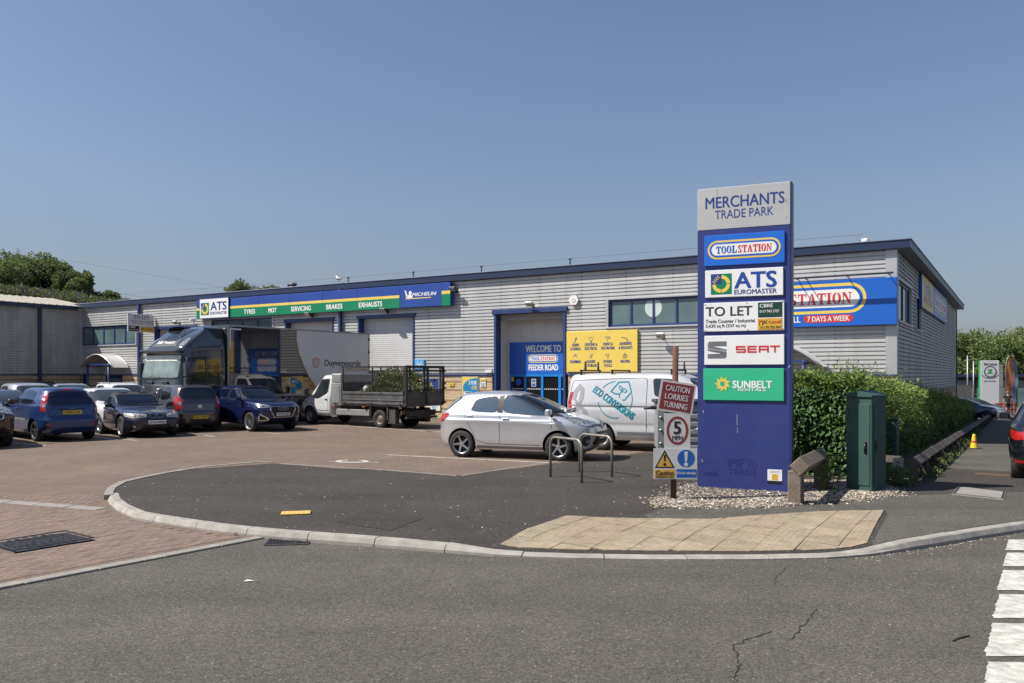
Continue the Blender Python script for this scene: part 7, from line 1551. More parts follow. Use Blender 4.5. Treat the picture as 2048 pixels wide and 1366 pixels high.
q, n_ = s.at((0, 0, 3.25 * K), 0); sgn_ = text('D&B Transport', S_WHITE, cabo, 0, 0, 0, 1.05 * K, .17 * K, bold=.02); sgn_.location = (q.x + .05, 0, 3.25 * K); sgn_.rotation_euler = (rad(-38), 0, rad(90))
s.patch('spot_lamp', P_HEAD, cabo, kk(rounded([(-.35, .82, 3.1), (-.35, 1.1, 3.12), (-.6, 1.08, 3.42), (-.6, .84, 3.42)], 1)), 10, .012, mirror=True); s.patch('marker_lamp', P_HEAD, cabo, kk([(-.7, -.3, 3.47), (-.7, -.24, 3.47), (-.7, -.24, 3.5), (-.7, -.3, 3.5)]), 0, .012, mirror=True)
for z in (1.62, 1.2): s.patch('chrome_strip', P_CHROME, cabo, kk([(0, -1.05, z), (0, 1.05, z), (0, 1.05, z + .03), (0, -1.05, z + .03)]), 0, .01)
s.patch('grille', P_GRILLE, cabo, kk([(0, -.9, .55), (0, .9, .55), (0, .95, .95), (0, -.95, .95)]), 0, .01); s.patch('headlight', P_HEAD, cabo, kk(rounded([(0, .95, .62), (-.1, 1.22, .62), (-.1, 1.22, .95), (0, .95, .85)], 1)), 20, .01, mirror=True); s.patch('front_step', P_TRIM, cabo, kk([(0, -1.0, 1.08), (0, 1.0, 1.08), (0, 1.0, 1.14), (0, -1.0, 1.14)]), 0, .01)
s.patch('badge_bar', P_CHROME, cabo, kk([(0, -.62, 1.24), (0, -.58, 1.23), (0, .36, 1.58), (0, .32, 1.6)]), 0, .012)
q, n_ = s.at((0, 0, 1.42 * K), 0); MB().lathe([(.1, 0), (.1, .02), (.065, .02), (.065, 0)], 20, M=Matrix.Translation((q.x + .005, 0, 1.42 * K)) @ Matrix.Rotation(rad(90), 4, 'Y')).build('badge', P_CHROME, cabo)
for y in (-.45, .45): s.patch('wiper', P_TRIM, cabo, kk([(0, y, 1.86), (0, y + .55, 1.9), (0, y + .55, 1.93), (0, y, 1.9)]), 0, .03); MB().box(.0, .05, y * K - .16, y * K + .16, 1.68 * K, 1.78 * K, b=.01).build('wiper_cover', P_TRIM, cabo)
lines(s, cabo, P_LINE, kk([(-.28, 1, 1.75), (-.2, 1, 1.0), (-.75, 1, .9)]), 90, .014); lines(s, cabo, P_LINE, kk([(-1.25, 1, 2.75), (-1.25, 1, .9)]), 90, .014); lines(s, cabo, P_LINE, kk([(-.3, 1, 2.78), (-1.2, 1, 2.95), (-2.15, 1, 3.02)]), 90, .014)
for sg in (1, -1):
    b = MB(); b.box(-.34 * K, -.14 * K, sg * 1.38 * K - .1, sg * 1.38 * K + .1, 1.95 * K, 2.5 * K, b=.03); b.box(-.34 * K, -.14 * K, sg * 1.38 * K - .1, sg * 1.38 * K + .1, 1.62 * K, 1.92 * K, b=.03); b.tube([(-.3 * K, sg * 1.2 * K, 2.68 * K), (-.24 * K, sg * 1.4 * K, 2.66 * K), (-.24 * K, sg * 1.4 * K, 1.6 * K), (-.3 * K, sg * 1.2 * K, 1.35 * K)], .03, 8); b.build('mirror', P_TRK, cabo)
    MB().box(-2.28 * K, -2.2 * K, sg * 1.12 * K - .06, sg * 1.12 * K + .06, .9 * K, 3.7 * K, b=.02).build('air_deflector', P_TRK, lo)
MB().tube([(-.9 * K, .3 * K, 3.4 * K), (-1.0 * K, .3 * K, 4.05 * K)], .008, 5).tube([(-1.6 * K, -.5 * K, 3.9 * K), (-1.6 * K, -.5 * K, 4.0 * K)], .012, 6).build('aerial', P_TRIM, cabo)
def tul(cx, cz, h, y, parent, rotpi=True):
    w_ = h * .8; P = stroke([(cx - w_ / 2, cz + h * .38), (cx - w_ / 2, cz - h * .1), (cx - w_ * .3, cz - h * .42), (cx, cz - h * .5), (cx + w_ * .3, cz - h * .42), (cx + w_ / 2, cz - h * .1), (cx + w_ / 2, cz + h * .38)], h * .075) + stroke([(cx - w_ / 2, cz + h * .38), (cx - w_ * .2, cz + h * .22), (cx, cz + h * .5), (cx + w_ * .2, cz + h * .22), (cx + w_ / 2, cz + h * .38)], h * .075) + stroke([(cx - w_ * .17, cz + h * .22), (cx - w_ * .17, cz - h * .46)], h * .06) + stroke([(cx + w_ * .17, cz + h * .22), (cx + w_ * .17, cz - h * .46)], h * .06)
    o = flat('tulip_mark', P_TULIP, parent, P, 0, .004); o.location = (0, y, 0); o.rotation_euler = (0, 0, math.pi); return o
q, n_ = s.at((-1.66 * K, 0, 2.2 * K), 90); tul(1.68 * K, 2.27 * K, .3 * K, q.y + .014, cabo)
for x in (-1.42,):
    for sg in (1, -1): wheel(lo, x * K, sg * 1.06 * K, .5 * K, .3 * K, 8, 'steel', rimr=.62)
# trailer
tx = -(lyT - lyA); rx = -(-.6 - lyA); tz0 = 1.15 * K
tr = empty('trailer', (0, 0, 0), 0, parent=lo)
MB().box(rx, tx, -LW / 2, LW / 2 - .004, tz0, zTop, b=.02).build('box_body', P_TRLD, tr)
tl = lambda px, py: (NP.at(px, py)[0] - lyA, NP.at(px, py)[1])
def onside(o, d=0.0): o.location = (0, LW / 2 + d, 0); o.rotation_euler = (0, 0, math.pi); return o
cur = [tl(593, 658), tl(592.5, 680), tl(597, 703), tl(606.5, 730), tl(617, 752), tl(630, 772), tl(645, 791)]
cur = [(u, min(z, zTop - .06)) for u, z in cur]; ue = -rx - .03; cur[0] = (cur[0][0], zTop - .06)
grey = [(cur[0][0], zTop - .06)] + cur[1:] + [(cur[-1][0] + .3, tz0 + .12), (ue, tz0 + .12), (ue, zTop - .06)]
onside(flat('grey_print', P_TRLG, tr, [grey], 0, .003)); onside(flat('orange_line', P_TULIP, tr, stroke(cur, .035), 0, .006))
u0, z0 = tl(631.5, 725); q_ = tul(u0, z0, tl(631, 715)[1] - tl(631, 736)[1], LW / 2 + .004, tr)
ua, ub = tl(649, 726)[0], tl(721, 728)[0]; onside(text('Duyvenvoorde', S_BLACK, tr, (ua + ub) / 2, -.004, tl(685, 728)[1], ub - ua, tl(685, 719)[1] - tl(685, 735)[1], bold=.02)); ua, ub = tl(692, 735)[0], tl(734, 736)[0]; onside(text('Flowers & Plants', P_TULIP, tr, (ua + ub) / 2, -.004, tl(713, 737.5)[1], ub - ua, .09))
mb = MB()
for a, c, d, e_ in ((rx, tx, zTop - .06, zTop + .012), (rx, tx, tz0 - .03, tz0 + .08)): mb.box(a, c, LW / 2 - .01, LW / 2 + .012, d, e_)
for a in (rx, tx - .06): mb.box(a, a + .06, LW / 2 - .01, LW / 2 + .014, tz0 + .08, zTop - .06)
mb.build('edge_rail', mat('alloy_rail', (.3, .31, .32), .4, .6), tr)
mb = MB(); mb.box(tx - .012, tx + .012, -LW / 2 + .04, LW / 2 - .04, tz0, zTop - .02); mb.build('bulkhead', P_TRK, tr)
onside(flat('reflective_mark', S_WHITE, tr, [rect(tl(459, 0 + 650)[0], tl(482, 650)[0], zTop - .18, zTop - .12), rect(tl(459, 650)[0], tl(461.5, 650)[0], zTop - .85, zTop - .18)], 0, .004))
mb = MB(); mb.box(rx + .05, rx + .12, LW / 2 - .02, LW / 2 + .05, tz0 + .3, tz0 + .42); 
for z in (.5, 1.2, 1.9, 2.5): mb.box(rx - .03, rx + .06, LW / 2 - .04, LW / 2 + .035, tz0 + z * K, tz0 + z * K + .12, b=.01)
mb.build('door_hinge', P_TRIM, tr); box('chassis', P_TRIM, tr, rx + .1, tx - .2, -.5 * K, .5 * K, .75 * K, tz0 - .005); box('pallet_box', mat('pallet_box_tan', (.2, .18, .15), .7), tr, rx + 3.55 * K, rx + 4.9 * K, .55 * K, LW / 2 - .06, .55 * K, tz0 - .04, b=.01)
for k in range(3):
    xw = rx + (1.5 + 1.3 * k) * K
    for sg in (1, -1):
        wheel(lo, xw, sg * 1.06 * K, .5 * K, .36 * K, 8, 'steel', rimr=.6)
        b = MB()
        for j in range(13): a0, a1 = rad(20 + j * 10.77), rad(20 + (j + 1) * 10.77); b.add([(xw + .56 * K * math.cos(a0), sg * .85 * K, .5 * K + .56 * K * math.sin(a0)), (xw + .56 * K * math.cos(a1), sg * .85 * K, .5 * K + .56 * K * math.sin(a1)), (xw + .56 * K * math.cos(a1), sg * 1.24 * K, .5 * K + .56 * K * math.sin(a1)), (xw + .56 * K * math.cos(a0), sg * 1.24 * K, .5 * K + .56 * K * math.sin(a0))], [(0, 1, 2, 3)])
        b.build('mudguard', P_TRIM, lo)

# ---- white cage-sided tipper truck
fw, rw = G(628, 847.4), G(765.5, 855.5); hd_ = math.atan2(fw.y - rw.y, fw.x - rw.x); wb = (fw - rw).length; lv = Vector((-math.sin(hd_), math.cos(hd_), 0))
# camera sees its left side
c0 = rw - lv * .72
P_TWH = mat('truck_white', (.56, .56, .55), .4, 0, var=.05, coat=.3, dirt=(.3, .28, .24), dscale=1.6, damt=.6); P_ALU = mat('dull_alloy', (.36, .37, .37), .45, .5, var=.1, dirt=(.2, .19, .17), dscale=2.5); P_STEEL = mat('cage_steel', (.03, .03, .032), .6, .3, var=.25, vscale=6, dirt=(.09, .05, .035), dscale=4); P_DROP = mat('drop_side', (.09, .092, .095), .6, .3, var=.25, vscale=3, dirt=(.06, .042, .028), dscale=2.5, damt=.8); P_CHAS = mat('dirty_chassis', (.045, .04, .036), .8, .1, var=.3, vscale=6, dirt=(.13, .11, .09), dscale=4)
tk = empty('tipper_truck', (c0.x, c0.y, 0), hd_, 'white single cab tipper truck with a dark mesh cage body full of cuttings', 'truck')
W0 = wb - 3.95; q = wb
TC = [(.36, q - 1.28, q + .62, .85, 12, 5), (.5, q - 1.3, q + .7, .93, 12, 4.5), (.75, q - 1.3, q + .71, .95, 12, 4.2), (.95, q - 1.3, q + .58, .95, 12, 4.2), (1.05, q - 1.3, q + .38, .945, 12, 4.4), (1.12, q - 1.3, q + .2, .94, 12, 4.6), (1.3, q - 1.3, q - .02, .91, 12, 5), (1.5, q - 1.3, q - .26, .875, 12, 5), (1.7, q - 1.3, q - .5, .835, 12, 5), (1.82, q - 1.28, q - .68, .80, 12, 5), (1.9, q - 1.25, q - .88, .72, 10, 4), (1.94, q - 1.2, q - 1.0, .5, 6, 4)]
vs, fs, mi = shell(TC, q - .7, n=112); me = bpy.data.meshes.new('cab'); me.from_pydata(vs, [], fs)
for m in (P_TWH, P_TRIM, P_DARKW): me.materials.append(m)
cm = cut(me, [P_TWH, P_TRIM, P_DARKW], [(q, .62, 1.3, .335, .41), (q, -1.3, -.62, .335, .41)]); co = link('cab', cm, tk); co.name = 'cab'; s = Skin(cm)
P_ = rounded([(q - .2, .9, 1.04), (q - .24, .9, 1.1), (q - .62, .9, 1.74), (q - 1.1, .9, 1.78), (q - 1.08, .9, 1.24), (q - .55, .9, 1.03)], 1, .1); s.patch('window_seal', P_SEAL, co, grow(P_, .02), 90, .003, mirror=True); s.patch('window', P_GLASS, co, grow(P_, -.03), 90, .007, mirror=True); s.patch('window_bar', P_SEAL, co, [(q - .58, .9, 1.03), (q - .54, .9, 1.03), (q - .62, .9, 1.74), (q - .66, .9, 1.74)], 90, .012, mirror=True)
P_ = rounded([(q, -.8, 1.14), (q, .8, 1.14), (q, .72, 1.78), (q, -.72, 1.78)], 1, .08); s.patch('window_seal', P_SEAL, co, [(x, y * 1.05, z) for x, y, z in P_], 0, .003); s.patch('windscreen', P_GLASS, co, P_, 0, .007)
s.patch('bumper', mat('bumper_grey', (.13, .13, .135), .6), co, [(q + .75, -.86, .36), (q + .75, .86, .36), (q + .75, .86, .68), (q + .75, -.86, .68)], 0, .008); s.patch('bumper_end', MATS['bumper_grey'], co, [(q + .62, .9, .38), (q + .36, .9, .38), (q + .4, .9, .62), (q + .62, .9, .68)], 70, .009, mirror=True); s.patch('headlight', P_HEAD, co, rounded([(q + .7, .5, .74), (q + .5, .88, .74), (q + .45, .88, .98), (q + .6, .55, .95)], 1), 30, .008, mirror=True); s.patch('grille', P_GRILLE, co, [(q + .7, -.45, .72), (q + .7, .45, .72), (q + .6, .45, .9), (q + .6, -.45, .9)], 0, .008); s.patch('indicator', P_ORANGE, co, rounded([(q + .3, .9, .93), (q + .16, .9, .95), (q + .16, .9, .88), (q + .24, .9, .82)], 1), 90, .008, mirror=True)
lines(s, co, P_LINE, [(q - .05, .9, 1.05), (q - .1, .9, .9), (q - .42, .9, .45)], 90, .012); lines(s, co, P_LINE, [(q - 1.12, .9, 1.8), (q - 1.12, .9, .42)], 90, .012); handle(co, P_TRIM, s, q - 1.02, 1.0, .14); lines(s, co, P_LINE, [(q - .5, .9, .56), (q - 1.28, .9, .56)], 90, .02)
for sg in (1, -1): MB().box(q - .12, q - .02, sg * 1.12 - .1, sg * 1.12 + .1, 1.14, 1.42, b=.03).tube([(q - .12, sg * .9, 1.1), (q - .08, sg * 1.05, 1.2)], .03, 6).build('wing_mirror', P_TRIM, co)
MB().tube([(q - .9, .3, 1.92), (q - 1.25, .3, 2.4)], .006, 5).build('aerial', P_TRIM, co)
for sg in (1, -1):
    wheel(tk, q, sg * .84, .335, .21, 5, 'steel', rimr=.6); wheel(tk, 0, sg * .80, .335, .2, 5, 'rust', rimr=.6); wheel(tk, 0, sg * .56, .335, .2, 5, 'rust', rimr=.6)
bx1 = q - 1.98; bx0 = -1.42
MB().box(q - 1.9, q - 1.33, -.95, .95, .78, 1.62, b=.01).box(q - 1.9, q - 1.33, -.94, .94, 1.63, 1.98, b=.03).build('tool_locker', P_ALU, tk)
for z, h_ in ((.86, .62),): box('locker_door', P_ALU, tk, q - 1.84, q - 1.4, .951, .963, z, z + h_ + .06, b=.004)
MB().box(q - 1.62, q - 1.55, .963, .98, .84, .88).box(q - 1.75, q - 1.42, .963, .972, .85, .862).build('locker_catch', P_TRIM, tk)
MB().box(-1.2, q - 1.3, -.42, -.3, .5, .7).box(-1.2, q - 1.3, .3, .42, .5, .7).box(-1.3, -1.2, -.7, .7, .45, .62).build('chassis', P_CHAS, tk)
MB().box(bx0, bx1, -.98, .98, .8, .88, b=.01).build('bed_floor', P_DROP, tk)
mb = MB(); mb.box(.55, q - 1.55, .86, .9, .42, .64, b=.01); mb.build('side_guard', P_ALU, tk)
for sg in (1, -1):
    mb = MB(); mb.box(.42, .47, sg * .82 - .12, sg * .82 + .12, .42, .8); mb.box(-.5, -.45, sg * .82 - .12, sg * .82 + .12, .3, .8); mb.box(-.5, .47, sg * .82 - .12, sg * .82 + .12, .76, .8); mb.box(-.85, -.48, sg * .8 - .1, sg * .8 + .1, .18, .72); mb.build('mudguard', P_CHAS, tk)
def pick(name, a, c, sg): 
    mb = MB(); mb.box(a, c, sg * .97 - .018, sg * .97 + .018, .88, 1.3, b=.006); mb.box(a, c, sg * .99 - .02, sg * .99 + .02, 1.22, 1.31, b=.008); mb.box(a, c, sg * .99 - .018, sg * .99 + .018, 1.0, 1.035, b=.005); mb.box(a, c, sg * .99 - .02, sg * .99 + .02, .86, .92, b=.006)
    o = mb.build(name, P_DROP, tk)
    mb = MB()
    for x in (a + .15, (a + c) / 2, c - .15): mb.box(x - .03, x + .03, sg * 1.0 - .03, sg * 1.0 + .03, .8, .92)
    mb.build('hinge', P_STEEL, o)
for sg in (1, -1): pick('drop_side', bx0 + .06, bx1 - .06, sg)
mb = MB(); mb.box(bx1 - .04, bx1, -.98, .98, .88, 1.62); mb.build('headboard', P_DROP, tk)
mb = MB(); cz = 2.26; r = .022
for sg in (1, -1):
    mb.box(bx0, bx1, sg * .96 - r, sg * .96 + r, cz - 2 * r, cz); mb.box(bx0, bx1, sg * .96 - .012, sg * .96 + .012, cz - .17, cz - .15)
    for x in (bx1 - .06, (bx0 + bx1) / 2, bx0 + .03): mb.box(x - r, x + r, sg * .96 - r, sg * .96 + r, 1.3, cz)
mb.box(bx1 - .08, bx1 - .03, -.96, .96, cz - 2 * r, cz); mb.build('cage_frame', P_STEEL, tk)
mb = MB()                                                          # fine mesh of the cage sides, thin wires
for sg in (1, -1):
    x = bx0 + .1
    while x < bx1 - .1: mb.box(x - .0018, x + .0018, sg * .96 - .002, sg * .96 + .002, 1.32, cz - .04); x += .075
    z = 1.36
    while z < cz - .05: mb.box(bx0 + .05, bx1 - .05, sg * .96 - .0018, sg * .96 + .0018, z - .0018, z + .0018); z += .075
mb.build('cage_mesh', P_STEEL, tk)
tg = MB(); tg.box(bx0 - .05, bx0 - .0, -.98, .98, .84, 1.34, b=.008); tg.box(bx0 - .07, bx0 - .05, -.9, -.06, .92, 1.28, b=.01); tg.box(bx0 - .07, bx0 - .05, .06, .9, .92, 1.28, b=.01); tgo = tg.build('tailgate', P_DROP, tk)
mb = MB(); mb.box(bx0 - .08, bx0 - .01, .9, .99, .86, 2.27, b=.01); mb.box(bx0 - .08, bx0 - .01, -.99, -.9, .86, 2.27, b=.01); mb.box(bx0 - .08, bx0 - .01, -.9, .9, 2.18, 2.27, b=.008); mb.box(bx0 - .07, bx0 - .02, .02, .1, 1.34, 2.18); mb.box(bx0 - .07, bx0 - .02, -.16, -.08, 1.34, 2.18); mb.box(bx0 - .07, bx0 - .02, .75, .8, 1.34, 2.18); mb.box(bx0 - .07, bx0 - .02, -.8, -.75, 1.34, 2.18); mb.box(bx0 - .07, bx0 - .02, -.9, .9, 2.05, 2.1); mb.box(bx0 - .07, bx0 - .02, -.9, .9, 1.36, 1.41)
mb.tube([(bx0 - .09, -.03, .9), (bx0 - .09, -.03, 2.24)], .014, 6)
for z in (.9, 1.42, 1.6, 2.05): mb.box(bx0 - .12, bx0 - .02, -1.02, -.86, z, z + .07); mb.box(bx0 - .12, bx0 - .02, -.09, .03, z, z + .05)
for y in (-.42, .42): mb.box(bx0 - .09, bx0 - .06, y - .16, y + .16, 1.72, 1.74); mb.box(bx0 - .1, bx0 - .05, y - .02, y + .02, 1.66, 1.8)
mb.build('rear_gate', P_STEEL, tk)
MB().box(bx0 + .25, bx0 + .32, -.88, .88, .5, .66, b=.01).build('light_bar', P_CHAS, tk); 
for sg in (1, -1): box('tail_lamp', mat('dusty_red_lamp', (.18, .05, .04), .4), tk, bx0 + .23, bx0 + .252, sg * .68 - .17, sg * .68 + .17, .53, .64, b=.006)
box('number_plate', mat('dirty_plate', (.2, .13, .06), .7), tk, bx0 + .235, bx0 + .252, -.26, .26, .53, .64); MB().box(bx0 + .1, bx0 + .18, -.8, .8, .36, .44, b=.01).box(bx0 + .1, bx0 + .5, -.05, .05, .36, .5).build('rear_bumper', P_CHAS, tk)
for x in (q - 1.5, .75, -1.2): box('marker_lamp', P_ORANGE, tk, x - .05, x + .05, .93 if x > 1 else .96, .97 if x > 1 else 1.0, .735, .775, b=.006)
# heap of cuttings in the bed
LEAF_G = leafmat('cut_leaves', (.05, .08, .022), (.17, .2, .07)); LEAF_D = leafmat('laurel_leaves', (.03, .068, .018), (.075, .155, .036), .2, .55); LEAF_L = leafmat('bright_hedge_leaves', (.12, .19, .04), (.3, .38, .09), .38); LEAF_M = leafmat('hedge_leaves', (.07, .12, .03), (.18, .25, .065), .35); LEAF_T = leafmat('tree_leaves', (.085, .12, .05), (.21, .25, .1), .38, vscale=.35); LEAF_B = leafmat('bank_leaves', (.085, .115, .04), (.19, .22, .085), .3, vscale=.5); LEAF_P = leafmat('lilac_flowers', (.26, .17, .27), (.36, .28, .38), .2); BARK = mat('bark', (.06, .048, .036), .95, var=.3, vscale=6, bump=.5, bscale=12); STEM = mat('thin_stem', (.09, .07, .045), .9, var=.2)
def leaf(mb, p, d, up, L_, W_, mi=0, fold=.15):
    """one leaf: two quads folded on the midrib"""
    d = d.normalized(); sd = d.cross(up)
    if sd.length < .01: sd = d.cross(Vector((1, 0, 0)))
    sd.normalize(); n_ = sd.cross(d)
    a, c, t_ = p, p + d * (L_ * .5) - n_ * (L_ * .02), p + d * L_ - n_ * (L_ * .12); l_, r_ = p + d * (L_ * .45) + sd * W_ / 2 + n_ * (W_ * fold), p + d * (L_ * .45) - sd * W_ / 2 + n_ * (W_ * fold)
    mb.add([a, l_, t_, r_], [(0, 3, 2), (0, 2, 1)], mi)
def rv(): 
    while True:
        v_ = Vector((R.uniform(-1, 1), R.uniform(-1, 1), R.uniform(-1, 1)))
        if .05 < v_.length < 1: return v_.normalized()
hp = tk.matrix_world
bpy.context.view_layer.update()
mb = MB(); hm = tk.matrix_world.copy()
for _ in range(5200):
    x = R.uniform(bx0 + .15, bx0 + 2.75); y = R.uniform(-.85, .85); h = .3 + .78 * math.exp(-((x - (bx0 + 1.35)) / .6) ** 2) * (1 - .3 * y * y) + .16 * noise.noise(Vector((x * 3, y * 3, 1))); 
    if x > bx0 + 2.2: h *= .55
    z = 1.15 + h * R.uniform(.3, 1.05) ** .5
    leaf(mb, Vector((x, y, z)), rv() + Vector((0, 0, .3)), rv(), R.uniform(.06, .12), R.uniform(.03, .06), 0)
for _ in range(110):
    x = bx0 + 1.35 + R.gauss(0, .6); y = R.uniform(-.8, .8); p = Vector((min(max(x, bx0 + .1), bx0 + 2.7), y, 1.2)); d = Vector((R.gauss(0, .5), R.gauss(0, .4), 1)).normalized(); L_ = R.uniform(.3, .8)
    mb.tube([p, p + d * L_ * .5 + rv() * .04, p + d * L_], [.008, .006, .003], 4, 1)
    for k in range(5): leaf(mb, p + d * L_ * R.uniform(.5, 1), rv(), rv(), .08, .04)
hc = mb.build('green_cuttings', [LEAF_G, STEM], None, hm.translation, (0, 0, hd_)); tag(hc, 'heap of cut hedge branches lying in the cage of the white tipper truck', 'garden waste')
sk = MB().box(bx0 + 2.3, bx0 + 2.62, .3, .7, .9, 1.55, b=.1).build('rubbish_sack', mat('pale_sack', (.5, .5, .48), .7, bump=.4, bscale=12), None, hm.translation, (0, 0, hd_)); tag(sk, 'pale sack beside the cuttings in the truck bed', 'sack')

# ---- silver panel van
M_VAN = mat('van_silver', (.6, .6, .6), .3, .25, var=.03, coat=.8)
VANR = [(.28, -2.30, 2.25, .90, 8, 5), (.40, -2.45, 2.42, .97, 9, 4.5), (.52, -2.48, 2.47, .985, 9, 4.2), (.66, -2.485, 2.48, .975, 9, 4.1), (.74, -2.48, 2.48, .985, 9, 4), (.95, -2.475, 2.44, .99, 9, 4), (1.04, -2.47, 2.36, .985, 9, 4), (1.12, -2.465, 2.1, .97, 9, 4), (1.16, -2.46, 1.95, .985, 9, 4.3), (1.22, -2.46, 1.82, .982, 9, 4.5), (1.35, -2.45, 1.62, .96, 9, 5), (1.55, -2.43, 1.3, .925, 9, 5), (1.75, -2.41, .98, .885, 9, 5), (1.88, -2.38, .72, .85, 8, 5), (1.95, -2.30, .5, .78, 7, 5), (1.985, -1.9, .2, .6, 5, 4), (1.995, -1.4, -.2, .3, 4, 3)]
VH = rad(-25); vr = G(1127, 749 + FPX * EYE / 21.5); vd = Vector((math.cos(VH), math.sin(VH), 0)); vn = Vector((math.sin(VH), -math.cos(VH), 0)); vc = vr + vd * 2.46 - vn * .97
e, s = car('panel_van', 'silver panel van with turquoise house logo parked behind the silver hatchback', 'van', VANR, 0, (-1.45, 1.5), .34, .22, .86, M_VAN, (vc.x, vc.y), VH, spokes=5, style='steel', rimr=.62, arch=.06)
VP = Plane((vc + vn * .97).to_2d(), vd.to_2d()); v2 = lambda px, py: VP.at(px, py)
wrap = lambda off: (lambda p: (lambda h: h[0] + h[1] * (off + (.003 if p.y < -.001 else 0)))(s.at((p.x, 0, p.z), -90)))
def vpatch(name, m, pts, off=.006, st=.06): return s.patch(name, m, e, [(x, -1, z) for x, z in pts], -90, off, st)
M_TURQ = mat('turquoise_print', (.01, .24, .28), .4); M_VGREY = mat('pale_grey_print', (.3, .31, .32), .4)
def vstroke(pxs, wd, m, name='logo_line'):
    for q_ in stroke([v2(*p) for p in pxs], wd): vpatch(name, m, q_, .006, .08)
cx, cz = 1230.5, 799.5; ar = lambda a0, a1, n, r=36.5: [(cx + r * .93 * math.cos(rad(a0 + (a1 - a0) * k / n)), cz - r * math.sin(rad(a0 + (a1 - a0) * k / n))) for k in range(n + 1)]
vstroke(ar(93, 140, 5), .02, M_TURQ); vstroke(ar(187, 283, 10), .02, M_TURQ); vstroke(ar(-32, 18, 5), .02, M_TURQ)
vstroke([(1238, 788.5), (1229, 787), (1221, 783), (1235.5, 764.5), (1255.5, 763.5), (1262, 784), (1249, 800), (1244, 800)], .032, M_TURQ)
vstroke([(1239, 796), (1238, 790), (1240, 785), (1245, 783), (1250, 785), (1253, 781), (1247, 777), (1241, 782), (1237, 775), (1238, 771), (1243, 775), (1242, 782)], .022, M_TURQ)
(tx0, tz0_), (tx1, tz1_) = v2(1187, 777), v2(1268, 834); an = math.degrees(math.atan2(tz1_ - tz0_, tx1 - tx0)); Ln = math.hypot(tx1 - tx0, tz1_ - tz0_)
for wd_, f0, f1 in (('ECO', 0, .22), ('CONVERSIONS', .255, 1.0)):
    f = (f0 + f1) / 2; text(wd_, M_TURQ, e, tx0 + (tx1 - tx0) * f, 0, tz0_ + (tz1_ - tz0_) * f, Ln * (f1 - f0), .19, bold=.03, rot=an, wrap=wrap(.006), t=.003)
vstroke([(1146, 800), (1150, 782), (1158, 773), (1163, 778), (1163, 795), (1156, 815), (1150, 800), (1158, 812), (1170, 822), (1174, 838)], .11, M_VGREY, 'swirl')
vpatch('window_seal', P_SEAL, rounded([v2(1304, 756.5), v2(1352, 759), v2(1372, 786), v2(1365, 799), v2(1322, 797), v2(1308, 790)], 1, .1)); vpatch('window', P_GLASS, rounded([v2(1306.5, 759), v2(1350, 761), v2(1369, 786), v2(1363, 796.5), v2(1323, 794.5), v2(1310, 788)], 1, .1), .01)
s.patch('window', P_GLASS, e, [(.3, 1, 1.25), (.3, 1, 1.75), (.8, 1, 1.72), (1.3, 1, 1.3), (1.3, 1, 1.22)], 90, .006); endwin(s, e, [(-.82, 1.25), (.82, 1.25), (.72, 1.84), (-.72, 1.84)], 0, name='windscreen')
vl = lambda P, wd=.012: [vpatch('shut_line', P_LINE, q_, .004, .1) for q_ in stroke([v2(*p) for p in P], wd)]
vl([(1293, 751), (1292.5, 870)]); vl([(1139, 782), (1141, 768), (1146, 761), (1200, 758.5), (1285, 755.5), (1292, 758)]); vl([(1139, 782), (1139, 800)]); vl([(1292.5, 870), (1226, 868)], .01); vl([(1384, 800), (1384, 868)])
s.patch('tail_lamp', P_RED, e, [(-2.5, -.92, 1.0), (-2.5, -.985, 1.0), (-2.42, -1, 1.05), (-2.42, -1, 1.5), (-2.5, -.94, 1.48)], -150, .006); s.patch('tail_lamp', P_RED, e, [(-2.5, .84, 1.05), (-2.5, .97, 1.05), (-2.3, 1, 1.1), (-2.35, 1, 1.5), (-2.5, .92, 1.48)], 150, .006)
s.patch('sill_trim', mat('van_grey', (.22, .225, .23), .4, .3), e, [(-1.0, -1, .42), (1.05, -1, .42), (1.05, -1, .50), (-1.0, -1, .50)], -90, .005); s.patch('headlight', P_HEAD, e, [(2.4, .5, .9), (2.2, .9, .9), (2.0, .95, 1.08), (2.3, .6, 1.05)], 30, .007, mirror=True); s.patch('grille', P_GRILLE, e, [(2.5, -.6, .6), (2.5, .6, .6), (2.5, .5, .85), (2.5, -.5, .85)], 0, .007); mirror_(e, M_VAN, s, 1.55, .98, 1.3, sz=1.3); numplate(e, s, (-2.5, 0, .62), 180, '', P_PLY)
for k, x in enumerate((-2.05, -1.2, .35)):
    b = MB(); b.box(x - .022, x + .022, -.8, .8, 2.04, 2.075); 
    for y in (-.74, .74): b.tube([(x, y, 1.93), (x, y, 2.05)], .028, 8)
    if k != 1:
        for y in (-.42, .62): b.add([(x - .02, y - .05, 2.07), (x + .02, y - .05, 2.07), (x + .02, y + .05, 2.07), (x - .02, y + .05, 2.07), (x - .015, y - .02, 2.3), (x + .015, y - .02, 2.3), (x + .015, y + .015, 2.3), (x - .015, y + .015, 2.3)], [(0, 1, 5, 4), (1, 2, 6, 5), (2, 3, 7, 6), (3, 0, 4, 7), (4, 5, 6, 7)])
    b.build('roof_bar', P_TRIM, e)

